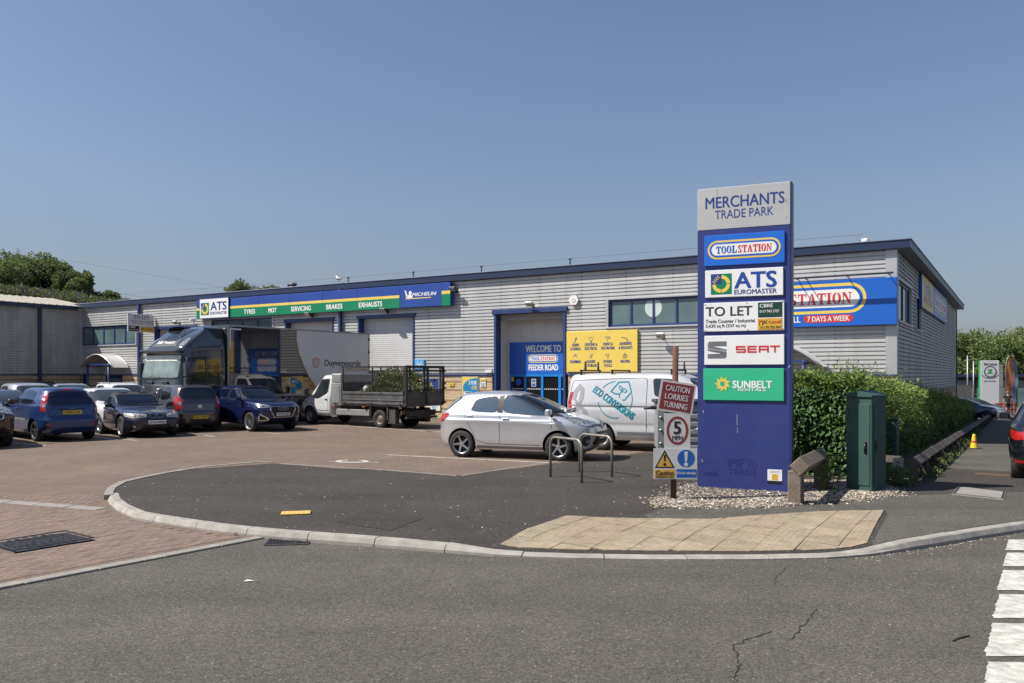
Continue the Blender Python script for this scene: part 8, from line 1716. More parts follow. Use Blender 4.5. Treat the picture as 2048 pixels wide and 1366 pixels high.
# ---- grey ribbed trailer half hidden behind the warning signs
ta = G(1318, 935); tb = empty('box_trailer', (ta.x, ta.y + .1, 0), rad(-6), 'grey ribbed box trailer half hidden behind the warning signs and totem', 'trailer')
P_RIB = mat('ribbed_grey', (.3, .31, .31), .5, .35, var=.06, vscale=3, dirt=(.2, .2, .18), dscale=3); th = EYE + (HY - 806) / FPX * ta.y
mb = MB(); z = .36; mb.box(.0, 2.3, .0, 1.2, .36, th - .02)
while z < th - .1: mb.box(.16, 2.28, -.03, .0, z, z + .1, b=.012); z += .165
mb.build('ribbed_body', P_RIB, tb); box('corner_frame', P_RIB, tb, -.03, .16, -.05, .06, .12, th, b=.02); box('corner_frame', P_RIB, tb, 2.2, 2.34, -.05, .06, .3, th, b=.02); MB().box(-.06, 2.36, -.06, 1.24, th - .02, th + .05, b=.015).build('top_frame', P_TRIM, tb)
MB().box(-.16, -.0, -.04, .04, th - .14, th - .06, b=.015).tube([(-.3, 0, th - .12), (-.1, 0, th - .11)], .025, 8).build('latch', P_TRIM, tb); MB().tube([(.72, -.07, .78), (.83, -.07, .82), (.98, -.07, 1.12)], .018, 8).tube([(.83, -.06, .82), (1.05, -.06, .55)], .014, 6).build('strut', P_RIM, tb)
for y in (0.05, 1.15): wheel(tb, 1.1, y - .02 if y < .5 else y, .3, .18, 5, 'steel', rimr=.6, out=-1 if y < .5 else 1)
for z in (.5, .78, 1.05): MB().lathe([(.03, 0), (.025, .03), (0, .035)], 10, M=Matrix.Translation((.05, -.05, z)) @ Matrix.Rotation(rad(90), 4, 'X')).build('bolt', P_RIM, tb)
# ---- blue vehicle nose glimpsed between post and totem is left to the van's own screen

# ---- black off-roader at the right edge, half on the pavement
bp = G(2032, 962, -.12); hb = math.atan2(BV.y, BV.x); bl_ = Vector((-math.sin(hb), math.cos(hb), 0)); bf = Vector((math.cos(hb), math.sin(hb), 0))
M_BLK2 = paint('black_blue_paint', (.01, .013, .017), rough=.18)
bc = bp - bl_ * .80 + bf * 1.39
e, s = car('parked_car', 'black off-roader parked with two wheels on the pavement at the right edge', 'car', Q2, -.2, (-1.3, 1.3), .36, .25, .80, M_BLK2, (bc.x, bc.y), hb, scale=(1.05, 1.04, 1.05), z=gz(bc.x, bc.y) - .03, spokes=5)
suv_glass(s, e, 1.05, 1.05)
s.patch('tail_lamp', P_RED, e, rounded([(-2.2, .38, 1.0), (-2.1, .8, .98), (-1.7, .93, 1.02), (-1.8, .93, .88), (-2.1, .82, .82), (-2.2, .4, .9)], 1, .12), 150, .008, .05, mirror=True); s.patch('reflector', P_RED, e, [(-2.2, .5, .46), (-2.05, .86, .46), (-2.05, .86, .40), (-2.2, .5, .40)], 155, .008, mirror=True); s.patch('bumper_trim', P_TRIM, e, [(-2.3, .85, .24), (-2.3, -.85, .24), (-2.3, -.85, .4), (-2.3, .85, .4)], 180, .006); numplate(e, s, (-2.3, 0, .8), 180, '', P_PLY); mirror_(e, M_BLK2, s, .92, .88, 1.08); lines(s, e, P_LINE, [(-2.3, .8, .74), (-2.3, -.8, .74)], 180, .012, mirror=False)
# ---- another car further up the road, and the showroom cars nose out to the pavement
p = Bw(4.75, 3.5); e, s = car('parked_car', 'dark car parked further up the road beyond the black off-roader', 'car', I10, -.2, (-1.18, 1.2), .3, .19, .71, M_BLKP, (p.x, p.y), hb, z=gz(p.x, p.y) - .05, scale=(1.08, 1.05, 1)); suv_glass(s, e, .9, 1.0); s.patch('tail_lamp', P_RED, e, [(-1.7, .5, .82), (-1.7, .5, 1.0), (-1.5, .8, 1.05), (-1.5, .8, .85)], 150, .006, mirror=True); mirror_(e, M_BLKP, s, .8, .78, 1.05)
for k, (px, Y, m, lab, rws) in enumerate(((1967, 52, M_ABLUE, 'bright blue saloon nosing out of the forecourt behind the hedge end', FIESTA), (1976, 56.5, M_SIL2, 'silver saloon nosing out of the forecourt beside the bright blue one', BMW), (1981, 60, M_BLKP, 'black saloon nosing out of the forecourt beyond the silver one', BMW), (1986, 63.5, M_TEAL, 'slate hatchback furthest along the forecourt row by the totem', FIESTA))):
    X_ = (px - 12 - CXP) / FPX * Y; z = gz(X_, Y) if gz(X_, Y) < -.5 else -.0225 * (Bl(X_, Y)[1] + 12.5)
    e, s = car('parked_car', lab, 'car', rws, -.2, (-1.3, 1.3), .32, .2, .76, m, (X_ - 1.0, Y), rad(-28), z=z); suv_glass(s, e, .92, .96 if rws is FIESTA else .88); s.patch('headlight', P_HEAD, e, [(2, .45, .64), (2, .45, .74), (1.75, .84, .78), (1.8, .84, .66)], 30, .006, mirror=True); s.patch('grille', P_GRILLE, e, [(2.2, -.4, .46), (2.2, .4, .46), (2.2, .4, .62), (2.2, -.4, .62)], 0, .006); numplate(e, s, (2.4, 0, .4), 0, '', P_PLW)
# ================================================================== planting
def hz_top(ly): return 1.93 - max(0, ly + 13) * .02
# soil under the hedge, gravel bed
hp_ = [Bw(-1.4, -9.6), Bw(-1.3, -12.7), Bw(1.7, -12.9), Bw(1.7, 48), Bw(-.6, 48), Bw(-.6, -8.6)]
gridpoly('planting_bed', [tuple(p.to_2d()) for p in hp_], 1.5, lambda x, y: gz(x, y) + .012, M_SOIL)
GB = [G(*p).to_2d() for p in [(1300, 1003), (1325, 991), (1345, 977), (1400, 966), (1590, 960), (1700, 962), (1775, 972), (1800, 984), (1790, 990), (1720, 1000), (1640, 1008), (1560, 1013.5), (1440, 1016), (1350, 1017), (1310, 1012)]]
gridpoly('gravel_bed', [tuple(p) for p in GB], .3, lambda x, y: pz(x, y) + .007, mat('gravel_base', (.13, .115, .1), .95, var=.4, vscale=30, bump=.6, bscale=60))
M_GRAV = [mat('gravel_%s' % n_, c, .85, var=.25, vscale=40) for n_, c in (('cream', (.36, .31, .24)), ('white', (.5, .47, .41)), ('grey', (.15, .135, .12)), ('plum', (.085, .07, .07)), ('tan', (.28, .21, .14)))]
mb = MB(); xs_ = [p.x for p in GB]; ys_ = [p.y for p in GB]; n_ = 0
while n_ < 9000:
    x, y = R.uniform(min(xs_) - .15, max(xs_) + .1), R.uniform(min(ys_) - .12, max(ys_)); q = Vector((x, y))
    if not inside(q, GB):
        d = min(segdist(q, GB[i], GB[i - 1]) for i in range(len(GB)))
        if d > .3 or R.random() > math.exp(-d * 9) * .5: continue
        z = pz(x, y) + .004
    else: z = pz(x, y) + .008
    n_ += 1; dk = x < 4.9 and y > 13.0
    mi = R.choices(range(5), (1.2, 1.2, 3, 5, 1) if dk else (5, 2, 3, 1.5, 3))[0]; stone(mb, x, y, z + .005, R.choice((.012, .017, .022, .028)), mi)
tag(mb.build('gravel', M_GRAV), kind='stuff')

# the hedge: core painted near black as inner shade, leaf cloud, and near laurel leaves one by one
hg = empty('hedge', Bw(0, -10, 0), BANG, 'long overgrown hedge between the pavement and the building corner', 'hedge')
HX0, HX1 = -5.9, .75                                               # front face spans these; then the run along the pavement
def hsurf():
    """random point on the hedge's skin with outward direction, in building coordinates"""
    while True:
        k = R.random()
        if k < .2:                                                # front face towards the camera
            lx = R.uniform(-.75, .95); top = hz_top(-13); z = top * R.uniform(.02, 1) ; ly = -12.6 + .22 * noise.noise(Vector((lx * 1.2, z * 1.2, 3))) + .25 * (z / top) ** 4; return lx, ly, z, Vector((.1, -1, .15))
        if k < .62:                                                # side along the pavement
            ly = -12.2 + 44 * R.random() ** 1.7; top = hz_top(ly); z = top * R.uniform(.02, 1); lx = .95 + .3 * noise.noise(Vector((ly * .8, z * 1.1, 7))) - .25 * (z / top) ** 4 + .1 * math.sin(ly * 1.3); return lx, ly, z, Vector((1, -.3, .2))
        if k < .97:                                                # top
            ly = -12.5 + 44 * R.random() ** 1.7; lx = R.uniform(-1.0, .85); top = hz_top(ly); z = top + .24 * noise.noise(Vector((lx * .9, ly * .7, 11))) + .05 * noise.noise(Vector((lx * 4, ly * 4, 1))); return lx, ly, z, Vector((.1, -.2, 1))
        ly = -12.3 + 30 * R.random(); lx = R.uniform(-.8, .8); return lx, ly, hz_top(ly) + R.random() ** 2 * .35, Vector((0, 0, 1))
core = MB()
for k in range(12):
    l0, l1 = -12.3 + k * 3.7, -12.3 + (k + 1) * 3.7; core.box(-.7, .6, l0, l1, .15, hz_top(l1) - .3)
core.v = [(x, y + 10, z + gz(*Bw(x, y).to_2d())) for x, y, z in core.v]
core.build('painted_shade_core', mat('hedge_core', (.012, .02, .008), 1.0, var=.4, vscale=5), hg)
mb = MB(); lf_n = 0; near = []
for _ in range(46000):
    lx, ly, z, n_ = hsurf(); w_ = Bw(lx, ly); g0 = gz(w_.x, w_.y); dist = w_.length; p = Vector((lx, ly + 10, z + g0)) - n_.normalized() * R.random() ** 2 * .22
    laurel = ly < -11.2 and lx < .9 and n_.y < -.5 and z < 1.72
    if laurel:
        if R.random() < .72: continue
        near.append((p, n_)); continue
    L_ = R.uniform(.045, .09) * (1 if dist < 18 else 1.25 if dist < 26 else 1.7); d = (n_.normalized() * .6 + rv()).normalized()
    bright = (z > .68 * hz_top(ly)) + (z > .35 * hz_top(ly)) * (ly > -9) * .45  # lighter leaves higher up: sunlight put into the leaf colour
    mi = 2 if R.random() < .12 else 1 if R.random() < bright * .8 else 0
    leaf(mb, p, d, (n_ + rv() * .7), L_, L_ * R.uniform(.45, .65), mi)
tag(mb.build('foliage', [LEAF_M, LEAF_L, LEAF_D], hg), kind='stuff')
lmesh = []
for k in range(4):
    q_ = MB(); L_, W_ = (.12, .135, .11, .145)[k], (.05, .056, .046, .052)[k]
    vs = [(0, 0, 0), (L_ * .3, W_ / 2, .008), (L_ * .7, W_ * .42, .004), (L_, 0, -.02), (L_ * .7, -W_ * .42, .004), (L_ * .3, -W_ / 2, .008), (L_ * .35, 0, -.002), (L_ * .7, 0, -.006)]
    q_.add(vs, [(0, 6, 1), (1, 6, 7, 2), (2, 7, 3), (3, 7, 4), (4, 7, 6, 5), (5, 6, 0)], 0, True); lmesh.append(q_)
ms = [q_.mesh('leaf', LEAF_D) for q_ in lmesh]; mb = MB()
for k in range(26):                                                # leafy shoots reaching into the light
    pass
near.sort(key=lambda t: Bw(t[0].x, t[0].y - 10).y + R.random() * .3)
for k, (p, n_) in enumerate(near):
    d = (Vector((R.gauss(0, .6), -.55, R.gauss(-.15, .55)))).normalized(); up = Vector((R.gauss(0, .3), -.5, .9)); sd = d.cross(up).normalized(); nn = sd.cross(d)
    M = Matrix((( d.x, -sd.x, nn.x, p.x), (d.y, -sd.y, nn.y, p.y), (d.z, -sd.z, nn.z, p.z), (0, 0, 0, 1)))
    if k < 300:
        o = link('leaf', R.choice(ms), hg); o.matrix_local = M
    else: q_ = R.choice(lmesh); mb.add(q_.v, q_.f, 0, True, M)
tag(mb.build('laurel_leaves', [LEAF_D], hg), kind='stuff')
# thin shoots above the hedge
mb = MB()
for _ in range(260):
    ly = -12.3 + 26 * R.random() ** 1.5; lx = R.uniform(-.8, .9); w_ = Bw(lx, ly); z0 = hz_top(ly) - .1 + gz(w_.x, w_.y); h = R.uniform(.12, .5) * (1 if R.random() < .8 else 1.6); d = Vector((R.gauss(0, .3), R.gauss(0, .3), 1)); p = Vector((lx, ly + 10, z0))
    mb.tube([p, p + d * h * .5 + rv() * .02, p + d * h], [.004, .003, .002], 4, 1, caps=False)
    for k in range(9): t_ = R.uniform(.25, 1); leaf(mb, p + d * h * t_, rv() + Vector((0, 0, .2)), rv(), R.uniform(.04, .07), .03)
tag(mb.build('shoots', [LEAF_L, STEM], hg), kind='stuff')

def bush(name, label, loc, rx_, ry_, h, n, L_, mats, cat='shrub', group=None, wts=None, stems=8):
    e_ = empty(name, loc, 0, label, cat, group); mb = MB()
    for _ in range(n):
        v_ = rv(); k = R.random() ** .4; p = Vector((v_.x * rx_ * k, v_.y * ry_ * k, h * .5 + v_.z * h * .5 * k)); p += Vector((noise.noise(p * 3), noise.noise(p * 3 + Vector((5, 0, 0))), 0)) * .3 * rx_
        leaf(mb, p, v_ * .5 + rv() + Vector((0, 0, .3)), rv() + Vector((0, 0, 1)), L_ * R.uniform(.7, 1.3), L_ * .5, R.choices(range(len(mats)), wts)[0] if wts else R.randrange(len(mats)))
    tag(mb.build('foliage', mats, e_), kind='stuff'); mb = MB()
    for _ in range(stems): a = R.uniform(0, 6.3); mb.tube([(0.1 * math.cos(a) * rx_, .1 * math.sin(a) * ry_, 0), (.5 * rx_ * math.cos(a), .5 * ry_ * math.sin(a), h * .6)], [.008, .004], 5)
    mb.build('stem', STEM, e_); return e_
p = G(1795, 975); bush('ground_shrub', 'low bramble sprawling at the foot of the green cabinet and timber rail', (p.x, p.y + .35, .0), .62, .3, .32, 900, .075, [LEAF_M, LEAF_D], wts=(2, 3))
p = G(1672, 985); bush('laurel_shoot', 'young laurel shoot with pale leaves beside the green cabinet', (p.x, p.y + .25, .0), .22, .14, .62, 90, .12, [LEAF_L, LEAF_M])
for k in range(12):
    ly = -11.2 + k * 1.9; w_ = Bw(1.95, ly); 
    bush('weed_tuft', 'weeds growing under the long low timber rail', (w_.x, w_.y, gz(w_.x, w_.y)), .16, .35, R.uniform(.14, .3), 130, .05, [LEAF_M, LEAF_B], 'weeds', 'weeds under the timber rail', stems=3)
for px, py in ((1790, 1088), (1815, 1086.5), (1885, 1079), (1897, 1077), (2010, 1066), (2035, 1061)):
    p = G(px, py - 2, -.1); mb = MB()
    for _ in range(26): q_ = Vector((R.gauss(0, .07), R.gauss(0, .025), 0)); leaf(mb, q_, Vector((R.gauss(0, .5), R.gauss(0, .4), 1)), rv(), R.uniform(.04, .11), .012)
    tag(mb.build('grass_tuft', LEAF_L, None, (p.x, p.y, -.1)), 'tuft of grass growing in the gutter at the kerb', 'grass', 'grass tufts along the kerb')

def tree(name, label, loc, h, spread, n, L_, mats, wts=None, trunk=.22, base=.25, group=None, seed=0, blobs=9):
    """tapered trunk with limbs; leaf clumps gathered in boughs with gaps between"""
    rr = random.Random(seed); e_ = empty(name, loc, 0, label, 'tree', group); mb = MB(); B = []
    mb.tube([(0, 0, -.5), (spread * .03, 0, h * .25), (-.02 * spread, .02 * spread, h * .5), (0, 0, h * .8)], [trunk * h * .12, trunk * h * .09, trunk * h * .06, trunk * h * .02], 8)
    for k in range(blobs):
        a = rr.uniform(0, 6.3); t_ = rr.random(); zz = h * (base + (1 - base) * t_); rd = spread * math.sqrt(max(.05, 1 - abs(t_ - .38) ** 2 * 2.0)) * rr.uniform(.35, .8); c = Vector((rd * math.cos(a), rd * math.sin(a), min(zz, h * .9))); B.append((c, spread * rr.uniform(.32, .52)))
        z0 = h * rr.uniform(.25, .55); mb.tube([(0, 0, z0), c * .5 + Vector((0, 0, z0 * .5)), c], [trunk * h * .05, trunk * h * .03, trunk * h * .01], 6)
    B.append((Vector((0, 0, h * .86)), spread * .4)); mb.build('trunk', BARK, e_); mb = MB()
    for _ in range(n):
        c, r_ = rr.choice(B); v_ = rv(); k = rr.random() ** .33; p = c + Vector((v_.x * r_, v_.y * r_, v_.z * r_ * .8)) * k; p += Vector((noise.noise(p * .8), noise.noise(p * .8 + Vector((9, 0, 0))), noise.noise(p * .8 + Vector((0, 9, 0))))) * r_ * .45
        leaf(mb, p, v_ + rv(), rv() + v_ * .5, L_ * rr.uniform(.6, 1.3), L_ * rr.uniform(.5, .8), rr.choices(range(len(mats)), wts)[0] if wts else 0)
    tag(mb.build('crown', mats, e_), kind='stuff'); return e_
def atpx(px, Y): return (px - CXP) / FPX * Y
def zpx(py, Y): return EYE + (HY - py) / FPX * Y
# wooded bank behind the wing
hl = MB(); n = 40
pr_ = [(-140, 7), (-95, 10), (-70, 10), (-55, 9.9), (-48, 9.6), (-43, 9.0), (-36, 7.4), (-20, 3), (10, 0)]
hl.add([(x, 74, -2) for x, z in pr_] + [(x, 78, z) for x, z in pr_] + [(x, 120, z + 1) for x, z in pr_] + [(x, 160, -2) for x, z in pr_], [(r * 9 + i, r * 9 + i + 1, r * 9 + 10 + i, r * 9 + 9 + i) for r in range(3) for i in range(8)]); hb_ = hl.build('hill', M_SOIL); hb_['kind'] = 'structure'
mb = MB()
for _ in range(15000):
    x = R.uniform(-70, -36); y = R.uniform(75, 84); zt = 10 if x < -52 else 10 - (x + 52) * .12; z = zt * (.55 if y < 78 else 1) + (y < 78) * (y - 75) / 3 * zt * .45 + R.uniform(0, 1.1) * (.6 + .6 * noise.noise(Vector((x * .5, y * .5, 2)))) + .2
    leaf(mb, Vector((x, y, z)), Vector((R.gauss(0, .5), -.4 + R.gauss(0, .4), 1)), rv(), R.uniform(.18, .36), R.uniform(.08, .15), R.choices((0, 1, 2), (5, 2, 1.6))[0])
tag(mb.build('bank_scrub', [LEAF_B, LEAF_M, LEAF_P]), kind='stuff')
for k, (px, Y, top, base_, spr, lab) in enumerate(((-20, 86, 520, 600, 4.3, 'broad dark tree at the left end of the bank behind the wing'), (48, 84, 512, 598, 3.7, 'dense dark tree with a ragged top on the bank left of the gap'), (118, 86, 518, 596, 2.9, 'tall dark tree right of the gap in the trees on the bank'), (150, 84, 538, 600, 2.1, 'leaning dark tree on the right shoulder of the group on the bank'), (178, 86, 572, 608, 1.5, 'low dark tree trailing down at the end of the group on the bank'), (222, 88, 583, 612, 1.4, 'small feathery tree just above the roof corner'))):
    z0, z1 = zpx(base_, Y), zpx(top, Y); tree('bank_tree', lab, (atpx(px, Y), Y, z0 - 1.2), (z1 - z0 + 1.2) * .9, spr, 13000 if k < 4 else 5000, .27, [LEAF_T, LEAF_M], (5, 1), seed=40 + k, base=.12, group=None, blobs=11)
for k, (px, top, lab) in enumerate(((478, 562, 'rounded tree top showing over the roof above the tyre workshop sign'), (522, 565, 'smaller tree top showing over the roof right of the rounded one'))):
    Y = 92; z1 = zpx(top, Y); tree('distant_tree', lab, (atpx(px, Y), Y, 0), z1, 2.7, 7000, .28, [LEAF_T, LEAF_B], (3, 2), seed=70 + k, base=.62, blobs=8)
# wooded slope at the far right
for k, (px, Y, top, spr, mt, lab) in enumerate(((1925, 108, 672, 4.2, LEAF_T, 'dark tree right behind the far corner of the building'), (1948, 120, 668, 5.5, LEAF_T, 'rounded tall tree behind the lamp posts'), (1975, 105, 690, 4.6, LEAF_M, 'mid green bushy tree behind the white totem'), (2000, 118, 676, 5.5, LEAF_T, 'dark tree behind the feather flags'), (2022, 108, 684, 4.6, LEAF_B, 'pale green tree right of the feather flags'), (2046, 112, 668, 5.2, LEAF_T, 'tall loose tree at the far right edge'), (2070, 104, 690, 5, LEAF_M, 'bushy tree just past the right edge'))):
    g0 = -3.0; z1 = zpx(top, Y); tree('roadside_tree', lab, (atpx(px, Y), Y, g0), z1 - g0, spr, 9000, .34, [mt, LEAF_T], (3, 2), seed=90 + k, base=.1, blobs=12)
# ================================================================== far end of the road
def far(px, Y, py=None): 
    x = atpx(px, Y); return Vector((x, Y, -.0225 * (Bl(x, Y)[1] + 12.5)))
T_W = mat('totem_white', (.6, .6, .6), .4, var=.03); T_G = mat('green_logo', (.03, .3, .08), .4)
p = far(1980, 76); z1 = zpx(721, 76); tw = 34 / FPX * 76; ss = empty('showroom_totem', (p.x, p.y, p.z), rad(-10), 'tall pale showroom totem with a round green badge at the far end', 'totem sign')
Hh = z1 - p.z; box('body', T_W, ss, -tw / 2, tw / 2, 0, .5, 0, Hh, b=.02); box('green_edge', T_G, ss, -tw / 2 - .02, -tw / 2, .02, .48, 0, Hh)
zl = lambda py: zpx(py, 76) - p.z
text('ŠKODA', S_CHAR, ss, .05, 0, zl(728.3), tw * .72, .24, bold=.05, t=.01); flat('badge_ring', P_CHROME, ss, [circ(.02, zl(743.5), .56, 24)], 0, .02); flat('badge_ring', S_CHAR, ss, [circ(.02, zl(743.5), .5, 24)], -.02, .004); flat('badge_field', T_W, ss, [circ(.02, zl(743.5), .44, 24)], -.024, .004)
flat('badge_arrow', T_G, ss, [[(-.25, zl(743.5) - .2), (.25, zl(743.5) - .2), (.25, zl(743.5) - .1), (.1, zl(743.5) - .1), (.2, zl(743.5) + .3), (.0, zl(743.5) + .2), (-.3, zl(743.5) + .22), (-.05, zl(743.5) + .02), (-.25, zl(743.5) - .1)]], -.028, .004)
flat('line', S_CHAR, ss, stroke([(-tw / 2 + .05, zl(750)), (-.35, zl(756.5)), (.35, zl(756.5)), (tw / 2 - .05, zl(750))], .06), 0, .004); text('MON MOTORS', S_CHAR, ss, 0, 0, zl(762.5), tw * .64, .12, bold=.03, t=.006)
q = far(2001, 80); z2 = zpx(729, 80); o = box('back_sign', mat('sign_beige', (.36, .35, .3), .5), None, -.25, .25, 0, .4, 0, z2 - q.z); o.location = q; tag(o, 'narrow beige sign board right behind the pale showroom totem', 'sign')
for k, (px, Y, top, lab) in enumerate(((1935, 62, 711, 'thin grey lamp post nearer the building corner'), (1947, 68, 722, 'thin grey lamp post just left of the showroom totem'))):
    q = far(px, Y); h = zpx(top, Y) - q.z; lp = empty('lamp_post', q, 0, lab, 'lamp post', 'forecourt lamp posts'); MB().tube([(0, 0, 0), (0, 0, h)], [.06, .045], 8).build('column', M_GALV, lp)
    for z in ((h - .35,) if k == 0 else (h - .3, h - 1.4 * 2)): MB().box(0, .5 * Y / 50 * .75, -.05, .05, z, z + .07, b=.02).build('lamp_arm', M_GALV, lp)
for k, (px, Y, top, w_, m, lab) in enumerate(((2019, 66, 711, .62, mat('flag_orange', (.42, .15, .06), .7, var=.2, vscale=2), 'orange feather flag on a bent pole at the far end'), (2026, 69, 719, .55, mat('flag_violet', (.16, .16, .28), .7, var=.2, vscale=2), 'dull violet feather flag behind the orange one'), (2030, 71, 724, .5, mat('flag_teal', (.14, .24, .25), .7, var=.25, vscale=2), 'faded teal feather flag furthest right of the three'))):
    q = far(px, Y); h = zpx(top, Y) - q.z; ff = empty('feather_flag', q, 0, lab, 'flag', 'feather flags by the showroom'); MB().tube([(-w_ / 2, 0, 0), (-w_ / 2, 0, h * .75), (-w_ * .35, 0, h * .93), (.0, 0, h), (w_ * .3, 0, h * .99)], .022, 6).build('pole', M_GALV, ff)
    mb = MB(); n = 16; vs = []
    for i in range(n + 1):
        t_ = i / n; z = h * (.24 + .75 * t_); xl = -w_ / 2 + (w_ * .62 * smooth(.75, 1, t_)); xr = w_ / 2 - (.3 * w_ * (1 - smooth(0, .5, t_)))
        for j in range(4): vs.append((xl + (xr - xl) * j / 3, .06 * math.sin(t_ * 11 + j * 1.7), z))
    mb.add(vs, [(i * 4 + j, i * 4 + j + 1, i * 4 + 5 + j, i * 4 + 4 + j) for i in range(n) for j in range(3)], 0, True); mb.build('cloth', m, ff)
    if k == 0: MB().box(-.1, .04, -.1, -.09, h * .5, h * .52).build('print', S_CHAR, ff)
# orange barriers behind the walker
M_OR = mat('barrier_orange', (.6, .1, .04), .5, var=.1)
for k, (px, Y) in enumerate(((2003, 68), (2020, 67))):
    q = far(px, Y); b_ = empty('road_barrier', q, rad(6 + 10 * k), ('bright orange plastic barrier left of the walking man', 'bright orange plastic barrier right behind the walking man')[k], 'barrier', 'orange barriers'); mb = MB(); mb.box(-.62, .62, -.05, .05, .82, 1.0, b=.02); mb.box(-.62, .62, -.05, .05, .42, .55, b=.02)
    for x in (-.58, -.2, .2, .58): mb.box(x - .05, x + .05, -.045, .045, .12, .82, b=.01)
    mb.build('panel', M_OR, b_); MB().box(-.56, -.4, -.25, .25, 0, .1, b=.02).box(.4, .56, -.25, .25, 0, .1, b=.02).build('foot', P_TRIM, b_)
# showroom building, dark glass
p = far(1990, 92); sh = empty('showroom', (p.x, p.y, p.z), rad(-20), 'low dark glass fronted showroom under the trees at the far end', 'building'); box('wall', mat('showroom_dark', (.03, .032, .036), .5), sh, -10, 12, 0, 9, 0, 3.7); box('roof', M_NAVY2, sh, -10.4, 12.4, -.6, 9.4, 3.7, 4.0)
for k in range(11): w_ = box('window', P_TRIM, sh, -9.9 + k * 2, -8.0 + k * 2, -.08, -.005, .15, 3.4); box('pane', M_GLASS, w_, -9.8 + k * 2, -8.1 + k * 2, -.1, -.082, .25, 3.3)
q = far(1922, 56); o = box('garden_wall', mat('dark_wall', (.06, .06, .06), .9, bump=.3), None, -.35, .6, 0, .3, -.5, zpx(770, 56) - q.z); o.location = q; o.rotation_euler = (0, 0, BANG); tag(o, 'short dark wall at the far corner of the building', 'wall')
# yellow folding caution cone on the pavement
p = Bw(2.25, -4.2); p = G(1948, 749 + FPX * (EYE + .19) / 24.6, -.19); cn = empty('caution_cone', (p.x, p.y, gz(p.x, p.y)), 0, 'yellow caution cone standing on the pavement by the timber rail', 'cone'); M_CONE = mat('cone_yellow', (.72, .46, .02), .5, var=.06)
mb = MB(); mb.lathe([(.11, .015), (.1, .05), (.055, .32), (.045, .38), (.035, .42), (.0, .43)], 16); mb.build('body', M_CONE, cn); MB().box(-.15, .15, -.15, .15, 0, .02, b=.01).build('base', P_TRIM, cn); MB().lathe([(.081, .17), (.071, .23)], 16).build('band', mat('band_red', (.5, .05, .03), .5), cn)

# ================================================================== the walker
def skin(name, joints, bones, m, parent, sub=2, root=0):
    me = bpy.data.meshes.new(name); me.from_pydata([j[:3] for j in joints], bones, []); o = bpy.data.objects.new(name, me); COL.objects.link(o); sm = o.modifiers.new('s', 'SKIN'); sm.use_smooth_shade = True
    for i, j in enumerate(joints): r_ = j[3] if isinstance(j[3], tuple) else (j[3], j[3]); me.skin_vertices[0].data[i].radius = r_
    me.skin_vertices[0].data[root].use_root = True
    ss_ = o.modifiers.new('d', 'SUBSURF'); ss_.levels = sub; ss_.render_levels = sub
    dg = bpy.context.evaluated_depsgraph_get(); out = bpy.data.meshes.new_from_object(o.evaluated_get(dg)); bpy.data.objects.remove(o); out.materials.clear(); out.materials.append(m); out.name = name
    for p_ in out.polygons: p_.use_smooth = True
    return link(name, out, parent)
p = G(2015.5, 749 + FPX * 2.99 / 60, -1.04); ang = math.atan2(-BV.y, -BV.x)
wk = empty('person', (p.x, p.y, p.z), math.atan2(BV.y, BV.x) - math.pi / 2 + .1, 'person in a black T-shirt and dark shorts walking away along the pavement', 'person')
SK = mat('skin_tone', (.4, .24, .17), .55, var=.05)
J = [(0, 0, .95, (.14, .1)), (0, 0, 1.15, (.13, .09)), (0, 0, 1.35, (.16, .1)), (0, .01, 1.48, (.08, .07)), (0, .015, 1.56, .055), (0, .02, 1.64, (.075, .09)), (0, .02, 1.73, (.06, .075)),
     (.2, 0, 1.43, .055), (.25, -.03, 1.17, .042), (.25, .09, .93, .032), (.255, .12, .85, (.02, .035)), (-.2, 0, 1.43, .055), (-.25, .04, 1.17, .042), (-.25, .02, .92, .032), (-.25, .05, .84, (.02, .035)),
     (.09, 0, .88, .085), (.1, .14, .5, .056), (.1, .05, .1, .038), (.1, .17, .035, (.04, .03)), (-.09, 0, .88, .085), (-.1, -.05, .48, .056), (-.1, -.27, .13, .038), (-.1, -.2, .04, (.04, .03))]
Bn = [(0, 1), (1, 2), (2, 3), (3, 4), (4, 5), (5, 6), (2, 7), (7, 8), (8, 9), (9, 10), (2, 11), (11, 12), (12, 13), (13, 14), (0, 15), (15, 16), (16, 17), (17, 18), (0, 19), (19, 20), (20, 21), (21, 22)]
skin('body', J, Bn, SK, wk)
CT = mat('black_cloth', (.015, .015, .017), .9); CS = mat('dark_shorts', (.03, .032, .038), .9)
skin('t_shirt', [(0, 0, .8, (.165, .125)), (0, 0, 1.15, (.16, .115)), (0, 0, 1.36, (.19, .125)), (0, .01, 1.47, (.11, .09)), (.2, 0, 1.43, .085), (.24, -.02, 1.24, .07), (-.2, 0, 1.43, .085), (-.24, .03, 1.24, .07)], [(0, 1), (1, 2), (2, 3), (2, 4), (4, 5), (2, 6), (6, 7)], CT, wk)
skin('shorts', [(0, 0, .95, (.165, .13)), (.095, .01, .85, .11), (.1, .11, .56, .09), (-.095, .0, .85, .11), (-.1, -.03, .55, .09)], [(0, 1), (1, 2), (0, 3), (3, 4)], CS, wk)
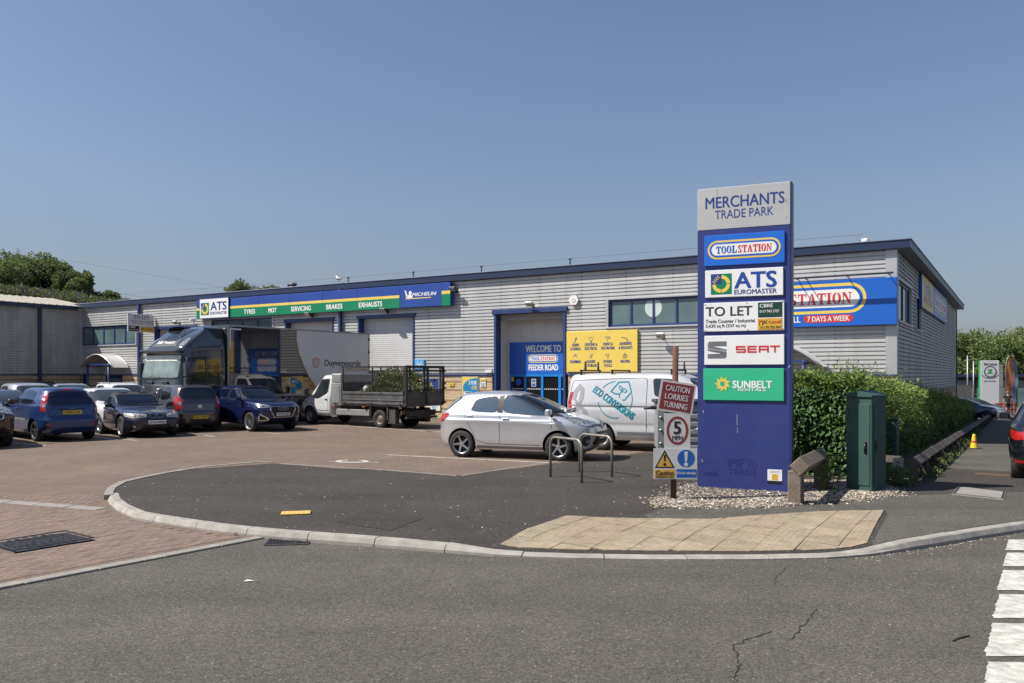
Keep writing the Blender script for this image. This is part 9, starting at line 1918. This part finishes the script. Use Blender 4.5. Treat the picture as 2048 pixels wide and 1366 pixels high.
MB().lathe([(.0, .115), (.05, .105), (.08, .06), (.092, .0), (.085, -.06), (.07, -.075)], 16, M=Matrix.Translation((0, .005, 1.665))).build('hair', mat('fair_hair', (.22, .13, .07), .8), wk)
for sg, (fx_, fy) in ((1, (.1, .1)), (-1, (-.1, -.24))):
    MB().box(fx_ - .045, fx_ + .045, fy - .1, fy + .16, 0, .09, b=.03).build('shoe', S_CHAR, wk)
    MB().tube([(fx_, fy - .04, .05), (fx_, fy - .05, .24)], .05, 10).build('sock', S_CHAR, wk)
# ================================================================== the far power line
q = Vector((atpx(36, 300), 300, 0)); pylon = empty('power_pylon', q, rad(20), 'thin lattice power pylon rising behind the trees on the bank', 'pylon'); z1 = zpx(503, 300); mb = MB()
for sx_ in (-1, 1):
    for sy_ in (-1, 1): mb.tube([(sx_ * 2.5, sy_ * 2.5, 0), (sx_ * .5, sy_ * .5, z1 - 4), (0, 0, z1)], .09, 4)
for k in range(12):
    z = z1 * k / 12; w0, w1 = 2.5 - 2 * k / 12, 2.5 - 2 * (k + 1) / 12
    for sg in (-1, 1): mb.tube([(-w0, sg * w0, z), (w1, sg * w1, z1 * (k + 1) / 12)], .05, 4); mb.tube([(sg * w0, -w0, z), (sg * w1, w1, z1 * (k + 1) / 12)], .05, 4)
for z, L_ in ((z1 - 9, 6.5), (z1 - 16, 5), (z1, .5)): mb.tube([(-L_, 0, z), (0, 0, z + 1.6), (L_, 0, z)], .09, 4); mb.tube([(-L_, 0, z), (L_, 0, z)], .09, 4)
mb.build('lattice', mat('pylon_grey', (.12, .125, .13), .6), pylon)
mb = MB()
for (z, L_) in ((z1, 0), (z1 - 10, 6.5), (z1 - 10, -6.5)):
    a = q + Vector((L_, 0, z)); c = Vector((a.x - 160, 340, z + 6)); d = Vector((150, 420, z - 42))
    for A, Bq in ((a, c), (a, d)): mb.tube([A.lerp(Bq, t_ / 10) - Vector((0, 0, 6 * math.sin(math.pi * t_ / 10) * .6)) for t_ in range(11)], .03, 4, caps=False)
mb.build('power_line', MATS['pylon_grey'], pylon).location = -q
pylon.children[-1].rotation_euler = (0, 0, 0); pylon.rotation_euler = (0, 0, 0)
